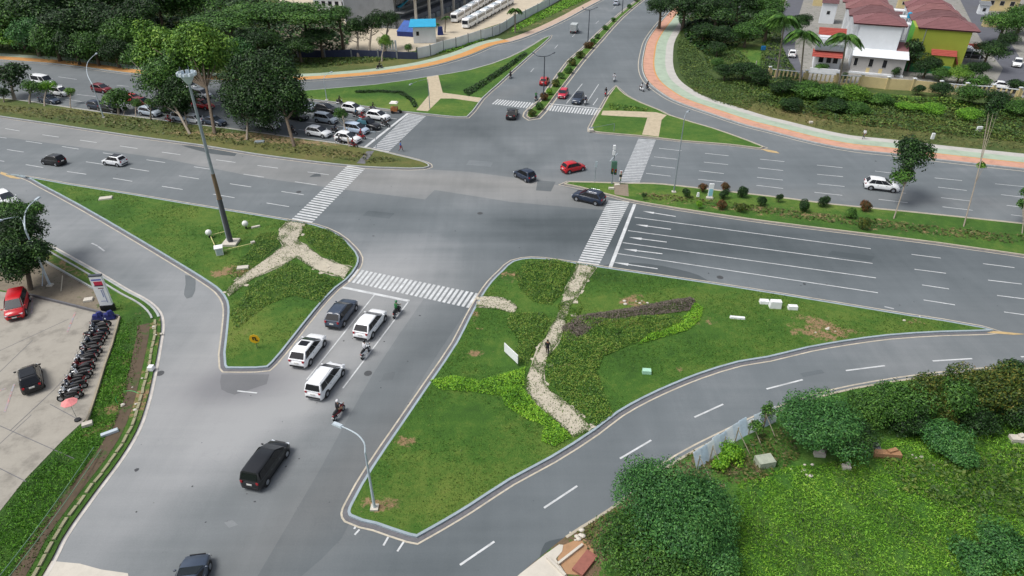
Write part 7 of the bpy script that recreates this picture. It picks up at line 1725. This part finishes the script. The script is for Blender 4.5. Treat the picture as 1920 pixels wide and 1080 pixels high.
# pale monument north east
f6 = Frame((1352, 26), (1392, 27)); r_ = f6.root('monument_gate', 'pale monument with a white column above a light ledge', 'monument')
bx('ledge', 0, f6.w * .95, 0, 1.2, 0, 1.4, M_CREAM, r_); bx('step', -.4, f6.w * .9, -2.4, -1.4, 0, .5, M_CREAM, r_); bx('column', f6.w * .75, f6.w * .98, -.4, .8, 0, 2.6, M_WALLW, r_); bx('shaft', f6.w * .84, f6.w * .95, 0, .5, 2.6, 8, M_CREAM, r_)
b = at(1430, 97); g = MB(); g.box((b.x, b.y, .9), (1.0, .6, .9)); tag(g.build('blue_bin', plain('blue_plastic', S(30, 110, 170), .5)), 'blue bin at the corner of the small lawn', 'bin')
b = at(1412, 150); g = MB(); g.tube([(b.x, b.y, 0), (b.x, b.y, height_of((1412, 150), 114))], .1, 7); tag(g.build('bare_pole', M_CONCPALE), 'bare pale pole between bushes left of the estate lane', 'pole')
b = at(1362, 82); g = MB(); g.tube([(b.x, b.y, 0), (b.x, b.y, height_of((1362, 82), 48))], .05, 6); tag(g.build('bare_pole', M_GALV), 'very thin grey pole on the dark slope', 'pole')
# --- yard buildings, north west
f7 = Frame((776, 82), (818, 81)); r_ = f7.root('gatehouse', 'small cream gatehouse with a bright blue roof', 'gatehouse'); hgk = height_of((795, 80), 50)
bx('wall', 0, f7.w, 0, 4, 0, hgk, M_WALLW, r_); win(r_, f7.w * .2, hgk * .6, .7, 1.0)
g = MB(); g.slab([(-1.0, -.8, hgk + .05), (f7.w + .2, -.8, hgk + .05), (f7.w + .2, 4.6, hgk + 1.0), (-.6, 4.6, hgk + 1.0)], .14); g.build('roof', M_BLUER, r_)
f8 = Frame((745, 68), (776, 70)); r_ = f8.root('tarpaulin_stall', 'dark blue tarpaulin shelter left of the gatehouse', 'shelter')
g = MB(); g.slab([(0, -.3, 1.2), (f8.w, -.3, 1.2), (f8.w, 3.4, 3.4), (.8, 3.4, 3.4)], .06); g.build('tarpaulin', plain('blue_tarp', S(36, 82, 160), .5, .25, 1.0), r_); bx('side_sheet', .1, f8.w - .1, -.3, -.24, 0, 1.2, plain('navy_tarp', S(24, 44, 110), .5, .2), r_)
for x in (.2, f8.w - .2): bx('post', x, x + .08, 3.2, 3.3, 0, 3.3, M_GALV, r_)
c = at(826, 66); g = MB(); g.box((c.x, c.y, 1.1), (1.6, 1.3, 2.2), .2, taper=.7); tag(g.build('tarpaulin_heap', plain('navy_tarp', S(30, 50, 120), .5)), 'navy tarpaulin heap right of the gatehouse', 'tarpaulin')
f9 = Frame((690, 48), (758, 50)); r_ = f9.root('yard_hall', 'white yard hall with a blue canopy roof on posts', 'building'); bx('wall', -8, f9.w, 3, 14, 0, 7.0, M_WALLW, r_)
for k in range(7): win(r_, -7 + k * 2.6, 4.5, 1.3, 1.4, y=3)
hb_ = height_of((725, 49), 12)
g = MB(); g.slab([(.2, -2.2, hb_ + .1), (f9.w + .2, -2.2, hb_ + .1), (f9.w + .8, 6, hb_ + 1.3), (1.4, 6, hb_ + 1.3)], .2); g.build('canopy_roof', M_BLUER, r_)
for x in (1.2, f9.w - .6): bx('post', x, x + .25, -1.6, -1.35, 0, hb_, M_GALV, r_)
f9 = Frame((590, 20), (690, 24)); r_ = f9.root('yard_office', 'long pale office behind the rain trees', 'building'); bx('wall', 0, f9.w, 0, 10, 0, 4.0, M_WALLW, r_); bx('roof', -.5, f9.w + .5, -.5, 10.5, 4.0, 4.3, M_GREYB, r_); [win(r_, f9.w * (k + .5) / 8, 2.2, 1.2, 1.3) for k in range(8)]
c = at(240, 62); g = MB(); g.box((c.x, c.y, 3.0), (6, 2.5, 5.4)); tag(g.build('blue_container', plain('bright_blue', S(40, 90, 210), .5, .2)), 'bright blue container glimpsed between wood and light tree', 'container')
A, B = at(778, 58), at(905, 2); f10 = Frame((778, 58), (905, 2)); r_ = f10.root('unfinished_building', 'grey unfinished concrete building with tall columns beside the bus rows', 'building'); Lg = f10.w
bx('wall', 0, Lg, 6, 22, 0, 10, M_GREYB, r_); bx('lower_wall', .6, Lg, 3.0, 6, 0, 2.6, stone_mat('grey_blockwork', S(120, 124, 132), scale=1.2, dark=.35), r_); bx('floor_slab', -1.5, Lg, -1, 6.2, 8.2, 8.9, stone_mat('pale_slab_edge', S(186, 188, 186), scale=.5, dark=.2), r_); bx('floor_slab', 0, Lg, 3, 6.2, 4.2, 4.5, M_GREYB, r_)
for k in range(6): bx('column', .4 + k * Lg / 6, 1.0 + k * Lg / 6, -.6, 0, 0, 8.2, M_CONCPALE, r_)
for k in range(10):
    x = 1.2 + k * Lg / 10; bx('window', x, x + Lg / 16, 5.9, 6.0, 5.2, 7.4, M_WIN, r_)
for k in range(14):
    x = .8 + k * Lg / 14; bx('stacked_frame', x, x + Lg / 20, 2.2, 2.8, 0, 1.5, M_GALV, r_)
# rows of parked white buses
def build_bus():
    r = empty('white_bus'); L, w_, h_ = 6.9, 2.1, 2.75
    g = MB(); g.prism([(-L / 2, -w_ / 2), (L / 2 - .25, -w_ / 2), (L / 2, -w_ / 2 + .3), (L / 2, w_ / 2 - .3), (L / 2 - .25, w_ / 2), (-L / 2, w_ / 2)], .4, 2.45); g.box((0, 0, 2.55), (L - .3, w_ - .12, .26), taper=.94); g.build('body', P_WHITE, r)
    for sd in (-1, 1):
        for k in range(6): g = MB(); x = -L / 2 + .75 + k * 1.05; g.box((x, sd * (w_ / 2 + .01), 1.85), (.72, .03, .75)); g.build('window', M_GLASS, r)
    g = MB(); g.box((L / 2 + .01, 0, 1.75), (.04, w_ - .4, .95)); g.build('windscreen', M_WGLASS, r); g = MB(); g.box((-L / 2 - .01, 0, 1.8), (.04, w_ - .5, .7)); g.build('rear_window', M_GLASS, r)
    g = MB(); g.box((-.5, 0, 2.78), (2.2, 1.1, .22)); g.build('roof_unit', M_POLEW, r)
    for x in (-L / 2 + 1.2, L / 2 - 1.3):
        for sd in (-1, 1): g = MB(); g.tube([(x, sd * (w_ / 2 - .25), .42), (x, sd * (w_ / 2 + .02), .42)], .42, 14); g.build('wheel', M_TYRE, r)
    return r
bp = build_bus(); first = True
for row, (a, b_) in enumerate((((880, 51), (960, 6)), ((858, 40), (935, -8)))):
    A, B = at(*a), at(*b_); d_ = (B - A).normalized(); rz_ = math.atan2(d_.y, d_.x)
    nb = 6
    for k in range(nb):
        o = bp if first else copy_tree(bp); first = False; p_ = A + d_ * (k * 7.5)
        o.location = (p_.x, p_.y, .12); o.rotation_euler = (0, 0, rz_ + math.pi); o.name = 'white_bus'
        tag(o, f"white bus parked {('first', 'second', 'third', 'fourth', 'fifth', 'sixth')[k]} from the gatehouse in the {'front' if row == 0 else 'rear'} row", 'bus', 'white buses parked nose to tail')
# white panel fence and navy wall
pf = [(783, 111), (807.5, 105.5), (831.7, 96.5), (855.2, 91), (878, 83), (901.7, 76), (923, 70), (937, 64), (950, 56), (964, 46), (985, 36), (1008, 24), (1030, 12), (1050, 0)]
root = empty('panel_fence', (0, 0, 0), 0, 'white panel fence with dark posts along the curved road', 'fence'); hf_ = 2.5
for i, q in enumerate(pf):
    c = at(*q); g = MB(); g.box((c.x, c.y, hf_ / 2 + .1), (.2, .2, hf_ + .3)); g.build('post', M_POLED, root)
    if i + 1 < len(pf):
        d_ = at(*pf[i + 1]); L = (d_ - c).length; m_ = (c + d_) / 2; g = MB(); g.box((m_.x, m_.y, hf_ / 2 + .1), (L - .2, .1, hf_ - .05), math.atan2(d_.y - c.y, d_.x - c.x)); g.build('panel', M_WALLW, root)
pn = [(560, 108), (610, 108), (660, 107), (710, 109), (745, 111), (783, 112)]
root = empty('yard_wall', (0, 0, 0), 0, 'low navy and grey yard wall meeting the white fence', 'wall')
M_NAVYW = stone_mat('navy_wall', S(58, 66, 92), scale=.8, dark=.25)
for i in range(len(pn) - 1):
    c, d_ = at(*pn[i]), at(*pn[i + 1]); L = (d_ - c).length; m_ = (c + d_) / 2; a = math.atan2(d_.y - c.y, d_.x - c.x)
    g = MB(); g.box((m_.x, m_.y, .9), (L - .12, .2, 1.6), a); g.build('wall_panel', M_NAVYW, root); g = MB(); g.box((c.x, c.y, 1.0), (.35, .35, 2.0), a); g.build('pillar', M_GREYB, root)
for i in range(6):
    c = at(716 + i * 5.2, 101); g = MB(); g.box((c.x, c.y + 1, 1.8), (.45, .2, 2.4)); g.build('white_slat', M_WALLW, root)
